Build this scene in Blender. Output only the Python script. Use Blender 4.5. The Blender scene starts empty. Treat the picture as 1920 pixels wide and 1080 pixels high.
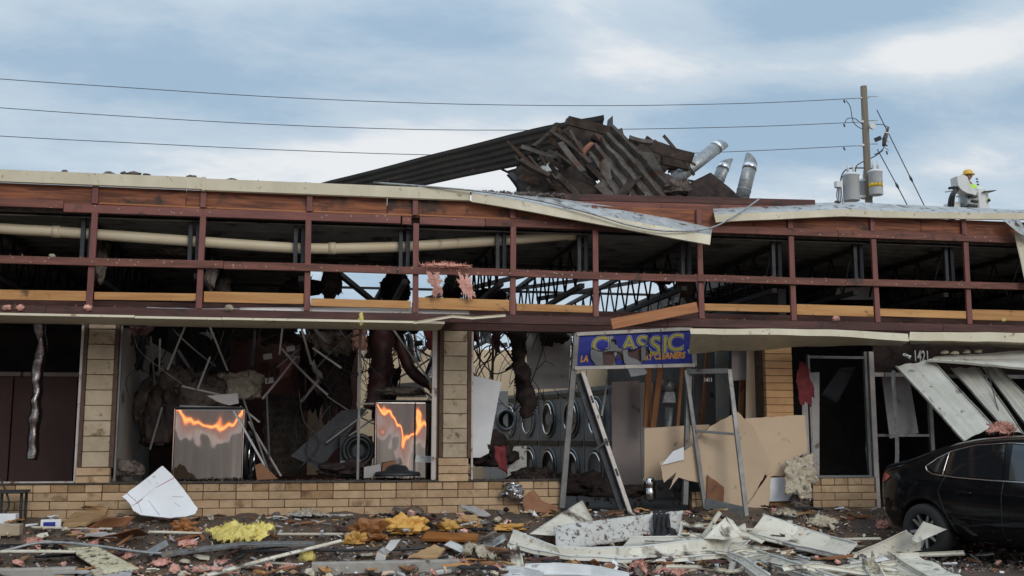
import bpy, bmesh, math, random
from math import sin, cos, tan, atan, radians, pi, exp
from mathutils import Vector, Matrix, noise, Euler
from mathutils.bvhtree import BVHTree

V = Vector
rnd = random.Random(11)
sc = bpy.context.scene
col = sc.collection

# ------------------------------------------------------------------ camera
YAW, F, CAM = radians(10.1), 2000.0, V((0, -14.2, 1.44))
TILT = atan(279 / F)
cd = bpy.data.cameras.new('camera')
cam = bpy.data.objects.new('camera', cd)
col.objects.link(cam)
cam.location = CAM
cam.rotation_euler = (pi / 2 + TILT, 0, -YAW)
cd.sensor_width = 36
cd.lens = F / 1920 * 36
cd.clip_start, cd.clip_end = 0.1, 3000
sc.camera = cam

# ------------------------------------------------------------------ world, sun, exposure
SUN_EL, SUN_AZ = radians(27), radians(163)      # compass angle, clockwise from +Y (behind the camera, to the right)
w = bpy.data.worlds.new('World')
sc.world = w
w.use_nodes = True
NT = w.node_tree
NT.nodes.clear()


def wn(t, **k):
    n = NT.nodes.new(t)
    for a, b in k.items():
        setattr(n, a, b)
    return n


def wmath(op, a, b=None, c=None, clamp=False):
    n = wn('ShaderNodeMath', operation=op, use_clamp=clamp)
    for i, x in enumerate((a, b, c)):
        if x is None:
            continue
        if isinstance(x, (int, float)):
            n.inputs[i].default_value = x
        else:
            NT.links.new(x, n.inputs[i])
    return n.outputs[0]


def wmix(f, a, b):
    n = wn('ShaderNodeMix', data_type='RGBA')
    for i, x in ((0, f), (6, a), (7, b)):
        if isinstance(x, (int, float)):
            n.inputs[i].default_value = x
        elif isinstance(x, tuple):
            n.inputs[i].default_value = x + (1,)
        else:
            NT.links.new(x, n.inputs[i])
    return n.outputs[2]


def pixdir(px, py):
    u, v = (px - 960) / F, (540 - py) / F
    f = V((sin(YAW) * cos(TILT), cos(YAW) * cos(TILT), sin(TILT)))
    r = V((cos(YAW), -sin(YAW), 0))
    up = V((-sin(YAW) * sin(TILT), -cos(YAW) * sin(TILT), cos(TILT)))
    return f + u * r + v * up


tc = wn('ShaderNodeTexCoord')
DIR = tc.outputs['Generated']
sep = wn('ShaderNodeSeparateXYZ')
NT.links.new(DIR, sep.inputs[0])
dz = wmath('MAXIMUM', sep.outputs[2], 0.0)
inv = wmath('DIVIDE', 1.0, wmath('ADD', dz, 0.22))
cb = wn('ShaderNodeCombineXYZ')
NT.links.new(wmath('MULTIPLY', sep.outputs[0], inv), cb.inputs[0])
NT.links.new(wmath('MULTIPLY', sep.outputs[1], inv), cb.inputs[1])


def wnoise(scale, detail, rough, off, dist=0.4):
    mp = wn('ShaderNodeMapping')
    mp.inputs['Location'].default_value = off
    mp.inputs['Scale'].default_value = (0.8, 1.25, 1)
    mp.inputs['Rotation'].default_value = (0, 0, radians(-24))
    NT.links.new(cb.outputs[0], mp.inputs[0])
    n = wn('ShaderNodeTexNoise')
    n.inputs['Scale'].default_value = scale
    n.inputs['Detail'].default_value = detail
    n.inputs['Roughness'].default_value = rough
    n.inputs['Distortion'].default_value = dist
    NT.links.new(mp.outputs[0], n.inputs['Vector'])
    return n.outputs[0]


def wramp(x, lo, hi):
    n = wn('ShaderNodeMapRange', interpolation_type='SMOOTHSTEP')
    n.inputs[1].default_value, n.inputs[2].default_value = lo, hi
    NT.links.new(x, n.inputs[0])
    return n.outputs[0]


def wblob(px, py, rx, ry):
    """soft bank of cloud round a direction of the sky (radii in degrees, wide and low)"""
    d = pixdir(px, py).normalized()
    az, el = math.atan2(d.x, d.y), math.asin(d.z)
    a = wmath('ARCTAN2', sep.outputs[0], sep.outputs[1])
    e = wmath('ARCSINE', sep.outputs[2])
    a2 = wmath('POWER', wmath('ABSOLUTE', wmath('DIVIDE', wmath('SUBTRACT', a, az), radians(rx))), 2.0)
    e2 = wmath('POWER', wmath('ABSOLUTE', wmath('DIVIDE', wmath('SUBTRACT', e, el), radians(ry))), 2.0)
    return wmath('EXPONENT', wmath('MULTIPLY', wmath('ADD', a2, e2), -1.0))


sky = wn('ShaderNodeTexSky', sky_type='NISHITA', sun_disc=False)
sky.sun_elevation, sky.sun_rotation = SUN_EL, SUN_AZ
sky.air_density, sky.dust_density, sky.ozone_density = 1.2, 1.5, 1.0
blue = wn('ShaderNodeVectorMath', operation='SCALE')
NT.links.new(sky.outputs[0], blue.inputs[0])
blue.inputs[3].default_value = 0.10
n1 = wnoise(0.8, 9, 0.56, (2.3, 0.4, 0.0), 0.5)
n2 = wnoise(3.1, 10, 0.60, (7.1, 3.2, 1.0), 0.2)
cover = wmath('ADD', wmath('MULTIPLY', n1, 0.55), wmath('MULTIPLY', n2, 0.45))
for px_, py_, rx_, ry_, k_ in ((1180, 150, 8, 2.0, .11), (1750, 100, 9, 1.7, .22), (900, 290, 10, 2.2, .15), (400, 330, 18, 1.8, .05), (1660, 345, 9, 1.4, .10),
                               (1480, 255, 8, 2.0, -.14), (250, 120, 12, 3.5, -.06), (1650, 20, 9, 1.8, -.10), (800, 40, 8, 1.5, -.05)):
    cover = wmath('ADD', cover, wmath('MULTIPLY', wblob(px_, py_, rx_, ry_), k_))
grey = wmix(wramp(cover, 0.38, 0.54), (0.39, 0.545, 0.71), (0.60, 0.715, 0.825))
white = wmix(wramp(cover, 0.52, 0.645), grey, (0.93, 0.95, 0.97))
lift = wmath('ADD', 0.92, wmath('MULTIPLY', wramp(sep.outputs[2], 0.30, 1.0), 0.85))   # an overcast dome is brightest overhead
lf = wn('ShaderNodeVectorMath', operation='SCALE')
NT.links.new(white, lf.inputs[0])
NT.links.new(lift, lf.inputs[3])
mixed = wmix(0.93, blue.outputs[0], lf.outputs[0])
# evening gap under the cloud deck on the sun's side of the horizon
az_d = wmath('ARCTAN2', sep.outputs[0], sep.outputs[1])
az_d = wmath('ABSOLUTE', wmath('SUBTRACT', wmath('WRAP', wmath('SUBTRACT', az_d, SUN_AZ), pi, -pi), 0.0))
g_az = wmath('SUBTRACT', 1.0, wramp(az_d, 0.5, 1.3))
el_ = wmath('ARCSINE', sep.outputs[2])
ge = wmath('POWER', wmath('ABSOLUTE', wmath('DIVIDE', wmath('SUBTRACT', el_, radians(0.85)), radians(0.10))), 2.0)
g_el = wmath('EXPONENT', wmath('MULTIPLY', ge, -1.0))
glow = wmath('MULTIPLY', g_az, g_el)
ge2 = wmath('EXPONENT', wmath('MULTIPLY', wmath('POWER', wmath('ABSOLUTE', wmath('DIVIDE', wmath('SUBTRACT', el_, radians(0.5)), radians(0.7))), 2.0), -1.0))
bank = wmath('MULTIPLY', g_az, wmath('MULTIPLY', wramp(el_, 0.0, radians(1.2)), wmath('SUBTRACT', 1.0, wramp(el_, radians(3.0), radians(8.0)))))
mixed = wmix(wmath('MULTIPLY', bank, 0.80), mixed, (0.16, 0.13, 0.13))       # dark cloud bank over the evening gap
mixed = wmix(wmath('MULTIPLY', wmath('MULTIPLY', g_az, ge2), 0.4), mixed, (0.8, 0.28, 0.14))
mixed = wmix(glow, mixed, (6.5, 1.9, 0.55))
bg = wn('ShaderNodeBackground')
bg.inputs[1].default_value = 1.0
NT.links.new(mixed, bg.inputs[0])
out = wn('ShaderNodeOutputWorld')
NT.links.new(bg.outputs[0], out.inputs[0])

sd = bpy.data.lights.new('sun', 'SUN')
sd.energy, sd.angle, sd.color = 1.2, radians(28), (1.0, 0.95, 0.88)
sun = bpy.data.objects.new('sun', sd)
col.objects.link(sun)
sdir = V((sin(SUN_AZ) * cos(SUN_EL), cos(SUN_AZ) * cos(SUN_EL), sin(SUN_EL)))
sun.rotation_euler = sdir.to_track_quat('Z', 'Y').to_euler()
sun.location = (0, -10, 30)

sc.view_settings.view_transform = 'Standard'
sc.view_settings.look = 'None'
sc.view_settings.exposure = 0.0
sc.view_settings.gamma = 1.0
sc.render.engine = 'CYCLES'
sc.cycles.use_denoising = True
sc.cycles.max_bounces = 8

# ------------------------------------------------------------------ measuring: a point of the photograph at a known depth Y
def at(px, py, Y):
    d = pixdir(px, py)
    return CAM + d * ((Y - CAM.y) / d.y)


FLOOR = 0.43


def gz(y):
    t = min(1, max(0, (y + 2.05) / 1.7))
    return 0.415 * t * t * (3 - 2 * t)


def on(px, py, h=0.0):
    """the point of the ground (h above it) seen at a pixel"""
    d = pixdir(px, py)
    lo, hi = -8.0, 0.3
    for k in range(600):
        Y = lo + (hi - lo) * k / 600
        p = CAM + d * ((Y - CAM.y) / d.y)
        if p.z <= gz(Y) + h:
            return p
    return CAM + d * ((-0.05 - CAM.y) / d.y)


# ------------------------------------------------------------------ materials
def mat(name, c, c2=None, scale=4.0, stretch=(1, 1, 1), rough=0.6, metal=0.0, bump=0.25, bscale=30, dirt=None, var=0.12, lo=.35, hi=.65, spec=0.5, detail=6,
        rvar=0.15, bdist=0.01):
    m = bpy.data.materials.new(name)
    m.use_nodes = True
    nt = m.node_tree
    b = nt.nodes['Principled BSDF']
    L = nt.links.new
    N = nt.nodes.new
    tcn, oi = N('ShaderNodeTexCoord'), N('ShaderNodeObjectInfo')
    mul = N('ShaderNodeMath'); mul.operation = 'MULTIPLY'; mul.inputs[1].default_value = 57.0
    L(oi.outputs['Random'], mul.inputs[0])
    add = N('ShaderNodeVectorMath'); add.operation = 'ADD'
    L(tcn.outputs['Object'], add.inputs[0]); L(mul.outputs[0], add.inputs[1])
    vec = N('ShaderNodeVectorMath'); vec.operation = 'MULTIPLY'
    L(add.outputs[0], vec.inputs[0]); vec.inputs[1].default_value = stretch

    def nz(s, d=detail, v=None, dist=0.0):
        n = N('ShaderNodeTexNoise')
        n.inputs['Scale'].default_value = s
        n.inputs['Detail'].default_value = d
        n.inputs['Roughness'].default_value = 0.6
        n.inputs['Distortion'].default_value = dist
        L(v or vec.outputs[0], n.inputs['Vector'])
        return n.outputs[0]

    def rp(x, a, bb):
        n = N('ShaderNodeMapRange')
        n.inputs[1].default_value, n.inputs[2].default_value = a, bb
        L(x, n.inputs[0])
        return n.outputs[0]

    def mx(f, a, bb):
        n = N('ShaderNodeMix'); n.data_type = 'RGBA'
        L(f, n.inputs[0])
        for i, x in ((6, a), (7, bb)):
            if isinstance(x, tuple):
                n.inputs[i].default_value = x + (1,)
            else:
                L(x, n.inputs[i])
        return n.outputs[2]
    base = nz(scale, dist=0.6)
    c2 = c2 or tuple(x * 0.72 for x in c)
    colr = mx(rp(base, lo, hi), c, c2)
    if dirt:
        for dc, amt, ds in (dirt if isinstance(dirt[0][0], tuple) else (dirt,)):
            dn = nz(ds, 8, add.outputs[0], 0.3)
            colr = mx(rp(dn, 0.72 - amt * 0.5, 0.80 - amt * 0.42), colr, dc)
    hs = N('ShaderNodeHueSaturation')
    vr = N('ShaderNodeMapRange')
    vr.inputs[3].default_value, vr.inputs[4].default_value = 1 - var, 1 + var
    L(oi.outputs['Random'], vr.inputs[0]); L(vr.outputs[0], hs.inputs['Value']); L(colr, hs.inputs['Color'])
    L(hs.outputs[0], b.inputs['Base Color'])
    rr = N('ShaderNodeMapRange')
    rr.inputs[3].default_value, rr.inputs[4].default_value = max(0, rough - rvar), min(1, rough + rvar)
    L(base, rr.inputs[0]); L(rr.outputs[0], b.inputs['Roughness'])
    b.inputs['Metallic'].default_value = metal
    b.inputs['Specular IOR Level'].default_value = spec
    if bump:
        bn = N('ShaderNodeBump')
        bn.inputs['Strength'].default_value = bump
        bn.inputs['Distance'].default_value = bdist
        L(nz(bscale, 6), bn.inputs['Height']); L(bn.outputs[0], b.inputs['Normal'])
    return m


def plain(name, c, rough=0.5, metal=0.0, spec=0.5, coat=0.0, emit=0):
    m = bpy.data.materials.new(name)
    m.use_nodes = True
    b = m.node_tree.nodes['Principled BSDF']
    b.inputs['Base Color'].default_value = c + (1,)
    b.inputs['Roughness'].default_value = rough
    b.inputs['Metallic'].default_value = metal
    b.inputs['Specular IOR Level'].default_value = spec
    b.inputs['Coat Weight'].default_value = coat
    return m


MUD, SOOT, RUST = (0.07, 0.045, 0.03), (0.035, 0.03, 0.027), (0.22, 0.10, 0.035)
M = dict(
    cream=mat('cream_metal', (0.60, 0.54, 0.40), (0.52, 0.46, 0.33), 3, (1, 1, .35), .45, 0, .05, 60, ((RUST, .20, 9), (MUD, .16, 5)), .04),
    weathered=mat('weathered_metal', (0.42, 0.43, 0.43), (0.30, 0.30, 0.29), 6, (1, 1, 1), .5, .3, .1, 50, ((MUD, .35, 7), (SOOT, .25, 18)), .05),
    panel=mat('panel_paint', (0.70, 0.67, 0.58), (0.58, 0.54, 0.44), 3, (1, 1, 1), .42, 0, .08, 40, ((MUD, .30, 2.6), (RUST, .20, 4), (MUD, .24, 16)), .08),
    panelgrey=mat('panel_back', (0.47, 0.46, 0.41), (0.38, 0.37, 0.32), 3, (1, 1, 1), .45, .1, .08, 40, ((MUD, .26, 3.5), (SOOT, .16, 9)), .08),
    redwood=mat('red_stained_wood', (0.22, 0.076, 0.05), (0.12, 0.042, 0.03), 7, (.25, 2.5, 2.5), .7, 0, .35, 20, ((0.06, 0.03, 0.022), .30, 4), .14),
    redpaint=mat('red_painted_wood', (0.20, 0.064, 0.05), (0.13, 0.042, 0.034), 5, (.25, 2, 2), .6, 0, .2, 25, ((0.055, 0.025, 0.02), .25, 4), .10),
    darkred=mat('dark_red_beam', (0.10, 0.036, 0.028), (0.055, 0.024, 0.02), 6, (.3, 2.5, 2.5), .75, 0, .3, 25, ((0.03, 0.02, 0.016), .3, 3), .1),
    plywood=mat('weathered_plywood', (0.30, 0.10, 0.042), (0.10, 0.034, 0.02), 4.5, (.35, 2.2, 4.2), .75, 0, .3, 25, ((0.05, 0.03, 0.022), .34, 3.0), .10, .38, .62),
    rawwood=mat('raw_wood', (0.48, 0.25, 0.085), (0.36, 0.165, 0.05), 6, (.22, 3, 3), .65, 0, .2, 30, ((0.10, 0.045, 0.02), .24, 4), .14),
    orangewood=mat('orange_wood', (0.40, 0.165, 0.06), (0.29, 0.105, 0.036), 6, (.22, 3, 3), .65, 0, .25, 30, ((0.09, 0.04, 0.02), .22, 5), .1),
    blacksteel=mat('black_steel', (0.030, 0.033, 0.04), (0.02, 0.02, 0.022), 8, rough=.5, metal=.3, bump=.1, dirt=((0.09, 0.07, 0.055), .15, 8), var=.2),
    joist=mat('joist_steel', (0.018, 0.017, 0.017), (0.03, 0.022, 0.018), 8, rough=.65, metal=.2, bump=.1),
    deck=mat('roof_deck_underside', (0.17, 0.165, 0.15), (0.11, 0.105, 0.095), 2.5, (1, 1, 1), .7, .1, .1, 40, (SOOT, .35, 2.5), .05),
    roofing=mat('gravel_roofing', (0.16, 0.13, 0.11), (0.08, 0.065, 0.06), 14, rough=.9, bump=.8, bscale=60, var=.15),
    pvc=mat('pvc_pipe', (0.66, 0.58, 0.42), (0.58, 0.48, 0.32), 2.5, (.4, 1, 1), .45, 0, .03, 40, (RUST, .16, 2.2), .03),
    brick=mat('tan_brick', (0.47, 0.325, 0.195), (0.37, 0.245, 0.14), 5, rough=.85, bump=.5, bscale=45, dirt=(((0.20, 0.125, 0.065), .28, 3.5), ((0.10, 0.07, 0.05), .14, 11)), var=.12),
    block=mat('cream_block', (0.43, 0.35, 0.25), (0.35, 0.275, 0.185), 5, rough=.88, bump=.6, bscale=35, dirt=((0.15, 0.095, 0.05), .30, 6), var=.10),
    pierbrick=mat('orange_brick', (0.47, 0.27, 0.125), (0.40, 0.22, 0.10), 5, rough=.85, bump=.4, bscale=45, var=.10),
    mortar=mat('stained_mortar', (0.13, 0.085, 0.05), (0.08, 0.05, 0.03), 12, rough=.95, bump=.6),
    browntrim=mat('brown_trim', (0.10, 0.055, 0.03), (0.07, 0.036, 0.022), 9, (2, 2, .3), .75, 0, .3),
    alu=mat('dull_aluminium', (0.22, 0.22, 0.215), (0.15, 0.15, 0.145), 5, rough=.45, metal=.45, bump=.05, dirt=(MUD, .2, 7), var=.08),
    whitealu=mat('pale_frame', (0.50, 0.46, 0.42), (0.42, 0.38, 0.35), 6, rough=.45, metal=.2, bump=.06, dirt=((0.14, 0.07, 0.05), .28, 9), var=.08),
    steel=mat('stainless_steel', (0.50, 0.44, 0.40), (0.42, 0.37, 0.34), 3, (3, 3, .3), .022, 1.0, 0, 14, None, .04, rvar=.012),
    galv=mat('galvanised_steel', (0.33, 0.345, 0.35), (0.22, 0.23, 0.235), 16, rough=.5, metal=.45, bump=.06, dirt=((0.12, 0.11, 0.10), .28, 5), var=.08),
    foil=mat('crumpled_foil', (0.75, 0.75, 0.76), (0.60, 0.6, 0.61), 4, rough=.18, metal=1, bump=.55, bscale=22, var=.05, rvar=.08),
    drywall=mat('beige_drywall', (0.56, 0.42, 0.29), (0.51, 0.38, 0.26), 2, rough=.9, bump=.08, bscale=60, dirt=((0.16, 0.10, 0.065), .17, 5), var=.06),
    greyboard=mat('grey_wallboard', (0.40, 0.38, 0.37), (0.33, 0.31, 0.30), 2.5, rough=.85, bump=.1, dirt=((0.12, 0.09, 0.075), .22, 4), var=.08),
    pinkboard=mat('pinkish_wallboard', (0.40, 0.34, 0.33), (0.35, 0.29, 0.28), 2.5, rough=.85, bump=.08, dirt=((0.14, 0.10, 0.09), .18, 5), var=.05),
    soffitwhite=mat('soffit_white', (0.84, 0.84, 0.82), (0.78, 0.78, 0.75), 2, rough=.6, bump=.05, dirt=((0.4, 0.36, 0.3), .12, 4), var=.02),
    whiteboard=mat('white_board', (0.74, 0.75, 0.77), (0.66, 0.67, 0.69), 3, rough=.55, bump=.25, bscale=7, dirt=((0.26, 0.25, 0.26), .14, 7), var=.04),
    speckled=mat('speckled_board', (0.52, 0.51, 0.49), (0.42, 0.41, 0.38), 4, rough=.9, bump=.4, dirt=((MUD, .34, 16), (SOOT, .30, 26)), var=.05),
    ceilingtile=mat('mouldy_board', (0.56, 0.51, 0.36), (0.46, 0.40, 0.26), 4, rough=.9, bump=.4, dirt=((MUD, .36, 9), (SOOT, .30, 22)), var=.05),
    hardboard=mat('brown_hardboard', (0.26, 0.115, 0.05), (0.20, 0.08, 0.035), 3, rough=.7, bump=.1, dirt=(MUD, .22, 5), var=.15),
    card=mat('tan_cardboard', (0.42, 0.27, 0.13), (0.34, 0.20, 0.09), 3, rough=.85, bump=.15, dirt=(MUD, .2, 6), var=.18),
    kraft=mat('kraft_paper', (0.30, 0.115, 0.025), (0.19, 0.065, 0.014), 4, rough=.5, bump=.2, dirt=(MUD, .24, 5), var=.15),
    gold=mat('golden_paper', (0.60, 0.34, 0.085), (0.50, 0.26, 0.055), 4, rough=.6, bump=.25, bscale=14, dirt=((0.2, 0.1, 0.03), .2, 6), var=.12),
    pink=mat('pink_insulation', (0.70, 0.40, 0.33), (0.54, 0.27, 0.21), 7, rough=1, bump=.9, bscale=38, dirt=((0.16, 0.10, 0.08), .22, 7), var=.2, spec=.05),
    yellow=mat('yellow_insulation', (0.80, 0.70, 0.27), (0.68, 0.56, 0.17), 7, rough=1, bump=.9, bscale=38, dirt=((0.25, 0.17, 0.06), .16, 7), var=.1, spec=.05),
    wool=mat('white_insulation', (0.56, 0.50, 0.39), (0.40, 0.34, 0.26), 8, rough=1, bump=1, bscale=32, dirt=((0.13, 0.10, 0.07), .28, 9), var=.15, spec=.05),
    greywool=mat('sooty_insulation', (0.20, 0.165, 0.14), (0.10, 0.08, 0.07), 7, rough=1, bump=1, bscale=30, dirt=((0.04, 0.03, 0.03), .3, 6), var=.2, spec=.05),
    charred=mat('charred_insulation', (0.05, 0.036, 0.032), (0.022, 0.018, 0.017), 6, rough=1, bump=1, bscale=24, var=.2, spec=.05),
    maroon=mat('maroon_jacket', (0.085, 0.026, 0.025), (0.04, 0.014, 0.014), 5, rough=.55, bump=.3, bscale=12, var=.15),
    redcloth=mat('red_cloth', (0.17, 0.022, 0.026), (0.09, 0.012, 0.015), 5, rough=.9, bump=.4, bscale=25, var=.1),
    brownwall=mat('brown_wall_panel', (0.105, 0.050, 0.042), (0.08, 0.038, 0.032), 2, (1, 1, .4), .6, 0, .1, 30, var=.12),
    maroonwall=mat('maroon_wall', (0.13, 0.05, 0.042), (0.10, 0.038, 0.03), 2, rough=.8, bump=.1, var=.05),
    beigewall=mat('beige_wall', (0.72, 0.56, 0.38), (0.66, 0.50, 0.33), 1.5, rough=.9, bump=.05, dirt=((0.35, 0.24, 0.15), .12, 3), var=.03),
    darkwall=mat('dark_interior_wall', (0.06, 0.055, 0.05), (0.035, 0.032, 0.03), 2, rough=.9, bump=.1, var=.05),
    palewall=mat('pale_partition', (0.36, 0.32, 0.28), (0.28, 0.24, 0.21), 1.5, (1, 1, .4), .85, 0, .1, 30, ((0.10, 0.07, 0.06), .22, 2.5), .03),
    floor=mat('sooty_floor', (0.06, 0.05, 0.043), (0.035, 0.03, 0.027), 3, rough=.7, bump=.3, var=0),
    concrete=mat('concrete', (0.34, 0.315, 0.28), (0.25, 0.23, 0.20), 6, rough=.9, bump=.4, bscale=50, dirt=(MUD, .26, 5), var=.08),
    mud=mat('muddy_asphalt', (0.125, 0.088, 0.064), (0.065, 0.05, 0.041), 2.2, rough=.62, bump=.9, bscale=28, dirt=((0.14, 0.085, 0.05), .34, 1.6), var=0, rvar=.25),
    blackplastic=mat('black_plastic', (0.016, 0.016, 0.017), (0.01, 0.01, 0.01), 8, rough=.45, bump=.1, var=.2),
    blackcloth=mat('black_cloth', (0.012, 0.012, 0.014), (0.02, 0.02, 0.024), 8, rough=.9, bump=.5, bscale=18, var=.1),
    enamel=mat('white_enamel', (0.62, 0.62, 0.61), (0.54, 0.54, 0.52), 4, rough=.35, bump=.03, dirt=((0.12, 0.10, 0.09), .18, 6), var=.05),
    greypaint=mat('transformer_grey', (0.66, 0.69, 0.70), (0.60, 0.63, 0.64), 3, rough=.45, bump=.02, dirt=((0.25, 0.24, 0.22), .1, 3), var=.05),
    polewood=mat('pole_wood', (0.20, 0.165, 0.12), (0.13, 0.105, 0.08), 5, (3, 3, .15), .9, 0, .4, 20, var=.05),
    wire=plain('wire_black', (0.025, 0.025, 0.027), .5), line=plain('line_metal', (0.06, 0.065, 0.075), .5, .3),
    chrome=plain('chrome_ring', (0.70, 0.70, 0.70), .12, 1.0), dullring=plain('dull_ring', (0.34, 0.35, 0.36), .22, 1.0), darkglass=plain('dark_glass', (0.012, 0.013, 0.014), .05, 0, .9), portglass=plain('sooty_port_glass', (0.012, 0.015, 0.014), .3, 0, .2),
    paint=mat('black_car_paint', (0.005, 0.005, 0.006), (0.008, 0.008, 0.009), 3, rough=.10, bump=0, spec=.22, rvar=.04, dirt=((0.03, 0.028, 0.025), .12, 14), var=0), tyre=mat('tyre_rubber', (0.018, 0.018, 0.018), (0.03, 0.028, 0.026), 9, rough=.85, bump=.2),
    rim=plain('alloy_rim', (0.42, 0.43, 0.44), .3, .9), taillight=plain('red_lens', (0.33, 0.012, 0.016), .12, 0, .6, .5),
    hardhat=plain('yellow_hard_hat', (0.72, 0.42, 0.05), .4), skin=plain('skin', (0.26, 0.14, 0.09), .6),
    hivis=mat('hi_vis_vest', (0.42, 0.72, 0.06), (0.34, 0.62, 0.05), 5, rough=.8, bump=.2), hivisgrey=plain('reflective_tape', (0.6, 0.62, 0.6), .4),
    denim=plain('dark_trousers', (0.03, 0.035, 0.05), .9), fibreglass=mat('white_fibreglass', (0.72, 0.72, 0.70), (0.64, 0.64, 0.62), 3, rough=.4, bump=.03, dirt=((0.2, 0.18, 0.16), .14, 6)),
    signblue=mat('blue_sign_print', (0.015, 0.018, 0.18), (0.035, 0.05, 0.30), 2.6, (1, 1, 1.5), .5, 0, .03, 30, var=0, spec=.2),
    signgrey=mat('sign_backing', (0.20, 0.205, 0.21), (0.15, 0.155, 0.16), 4, rough=.5, bump=.05, var=.1),
    ltyellow=plain('letter_yellow', (0.38, 0.33, 0.05), .5), ltblue=plain('letter_lilac', (0.42, 0.44, 0.66), .45), ltblack=plain('letter_black', (0.01, 0.01, 0.015), .5),
    ltorange=plain('letter_orange', (0.72, 0.22, 0.02), .45), ltwhite=plain('letter_white', (0.72, 0.72, 0.68), .5), warnyellow=plain('warning_yellow', (0.75, 0.50, 0.02), .5),
    ledge=mat('sooty_ledge', (0.075, 0.06, 0.048), (0.035, 0.03, 0.026), 9, rough=.9, bump=.7),
    darkfoil=mat('sooty_foil', (0.30, 0.27, 0.26), (0.16, 0.13, 0.125), 5, rough=.25, metal=1, bump=.5, bscale=22, var=.05, rvar=.08),
    stain=plain('faded_red_print', (0.42, 0.20, 0.22), .7), crease=plain('grey_crease', (0.30, 0.31, 0.34), .8),
    green=plain('dark_green_lining', (0.03, 0.06, 0.045), .5),
)


# window glass: clear, reflecting
gm = bpy.data.materials.new('window_glass'); gm.use_nodes = True
_n = gm.node_tree; _b = _n.nodes['Principled BSDF']
_b.inputs['Base Color'].default_value = (0.75, 0.8, 0.8, 1); _b.inputs['Roughness'].default_value = 0.03
_b.inputs['Transmission Weight'].default_value = 1.0; _b.inputs['IOR'].default_value = 1.45
M['glass'] = gm

# ------------------------------------------------------------------ mesh helpers
def tag(o, label=None, cat=None, group=None, kind=None):
    if cat and not kind:
        kind = 'thing'
    for k, x in (('label', label), ('category', cat), ('group', group), ('kind', kind)):
        if x:
            o[k] = x
    return o


def put(o, parent=None):
    col.objects.link(o)
    if parent is not None:
        o.parent = parent
        o.matrix_parent_inverse = PINV[parent.name]
    return o


PINV = {}


def empty(name, loc, label=None, cat=None, group=None, kind=None):
    o = bpy.data.objects.new(name, None)
    o.empty_display_size = 0.2
    col.objects.link(o)
    o.location = loc
    PINV[o.name] = Matrix.Translation(-V(loc))
    return tag(o, label, cat, group, kind)


def mk(name, verts, faces, m, parent=None, smooth=False, solid=0.0, bevel=0.0, mats=None, mi=None):
    """one mesh object with its origin at the base of its bounding box"""
    vs = [V(v) for v in verts]
    lo = V((min(v.x for v in vs), min(v.y for v in vs), min(v.z for v in vs)))
    hi = V((max(v.x for v in vs), max(v.y for v in vs), max(v.z for v in vs)))
    c = V(((lo.x + hi.x) / 2, (lo.y + hi.y) / 2, lo.z))
    me = bpy.data.meshes.new(name)
    me.from_pydata([v - c for v in vs], [], faces)
    for x in (mats or [m]):
        me.materials.append(M[x] if isinstance(x, str) else x)
    if mi:
        me.polygons.foreach_set('material_index', mi)
    me.update()
    if bevel:
        bm = bmesh.new(); bm.from_mesh(me)
        bmesh.ops.bevel(bm, geom=bm.edges[:], offset=bevel, segments=1, affect='EDGES', clamp_overlap=True)
        bm.to_mesh(me); bm.free()
    bm = bmesh.new(); bm.from_mesh(me); bmesh.ops.recalc_face_normals(bm, faces=bm.faces[:]); bm.to_mesh(me); bm.free()
    if smooth:
        me.polygons.foreach_set('use_smooth', [True] * len(me.polygons))
    o = bpy.data.objects.new(name, me)
    o.location = c
    if parent is not None and parent.type == 'MESH':
        col.objects.link(o)
        o.parent = parent
        o.matrix_parent_inverse = PINV[parent.name]
    else:
        put(o, parent)
    PINV[o.name] = Matrix.Translation(-c) if parent is None else (Matrix.Translation(-c))
    if solid:
        s = o.modifiers.new('thickness', 'SOLIDIFY'); s.thickness = solid; s.offset = 0
    return o


def boxv(lo, hi):
    (a, b, c), (d, e, f) = lo, hi
    v = [(a, b, c), (d, b, c), (d, e, c), (a, e, c), (a, b, f), (d, b, f), (d, e, f), (a, e, f)]
    return v, [(0, 3, 2, 1), (4, 5, 6, 7), (0, 1, 5, 4), (1, 2, 6, 5), (2, 3, 7, 6), (3, 0, 4, 7)]


def box(name, lo, hi, m, parent=None, bevel=0.0):
    v, f = boxv(lo, hi)
    return mk(name, v, f, m, parent, bevel=bevel)


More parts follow.
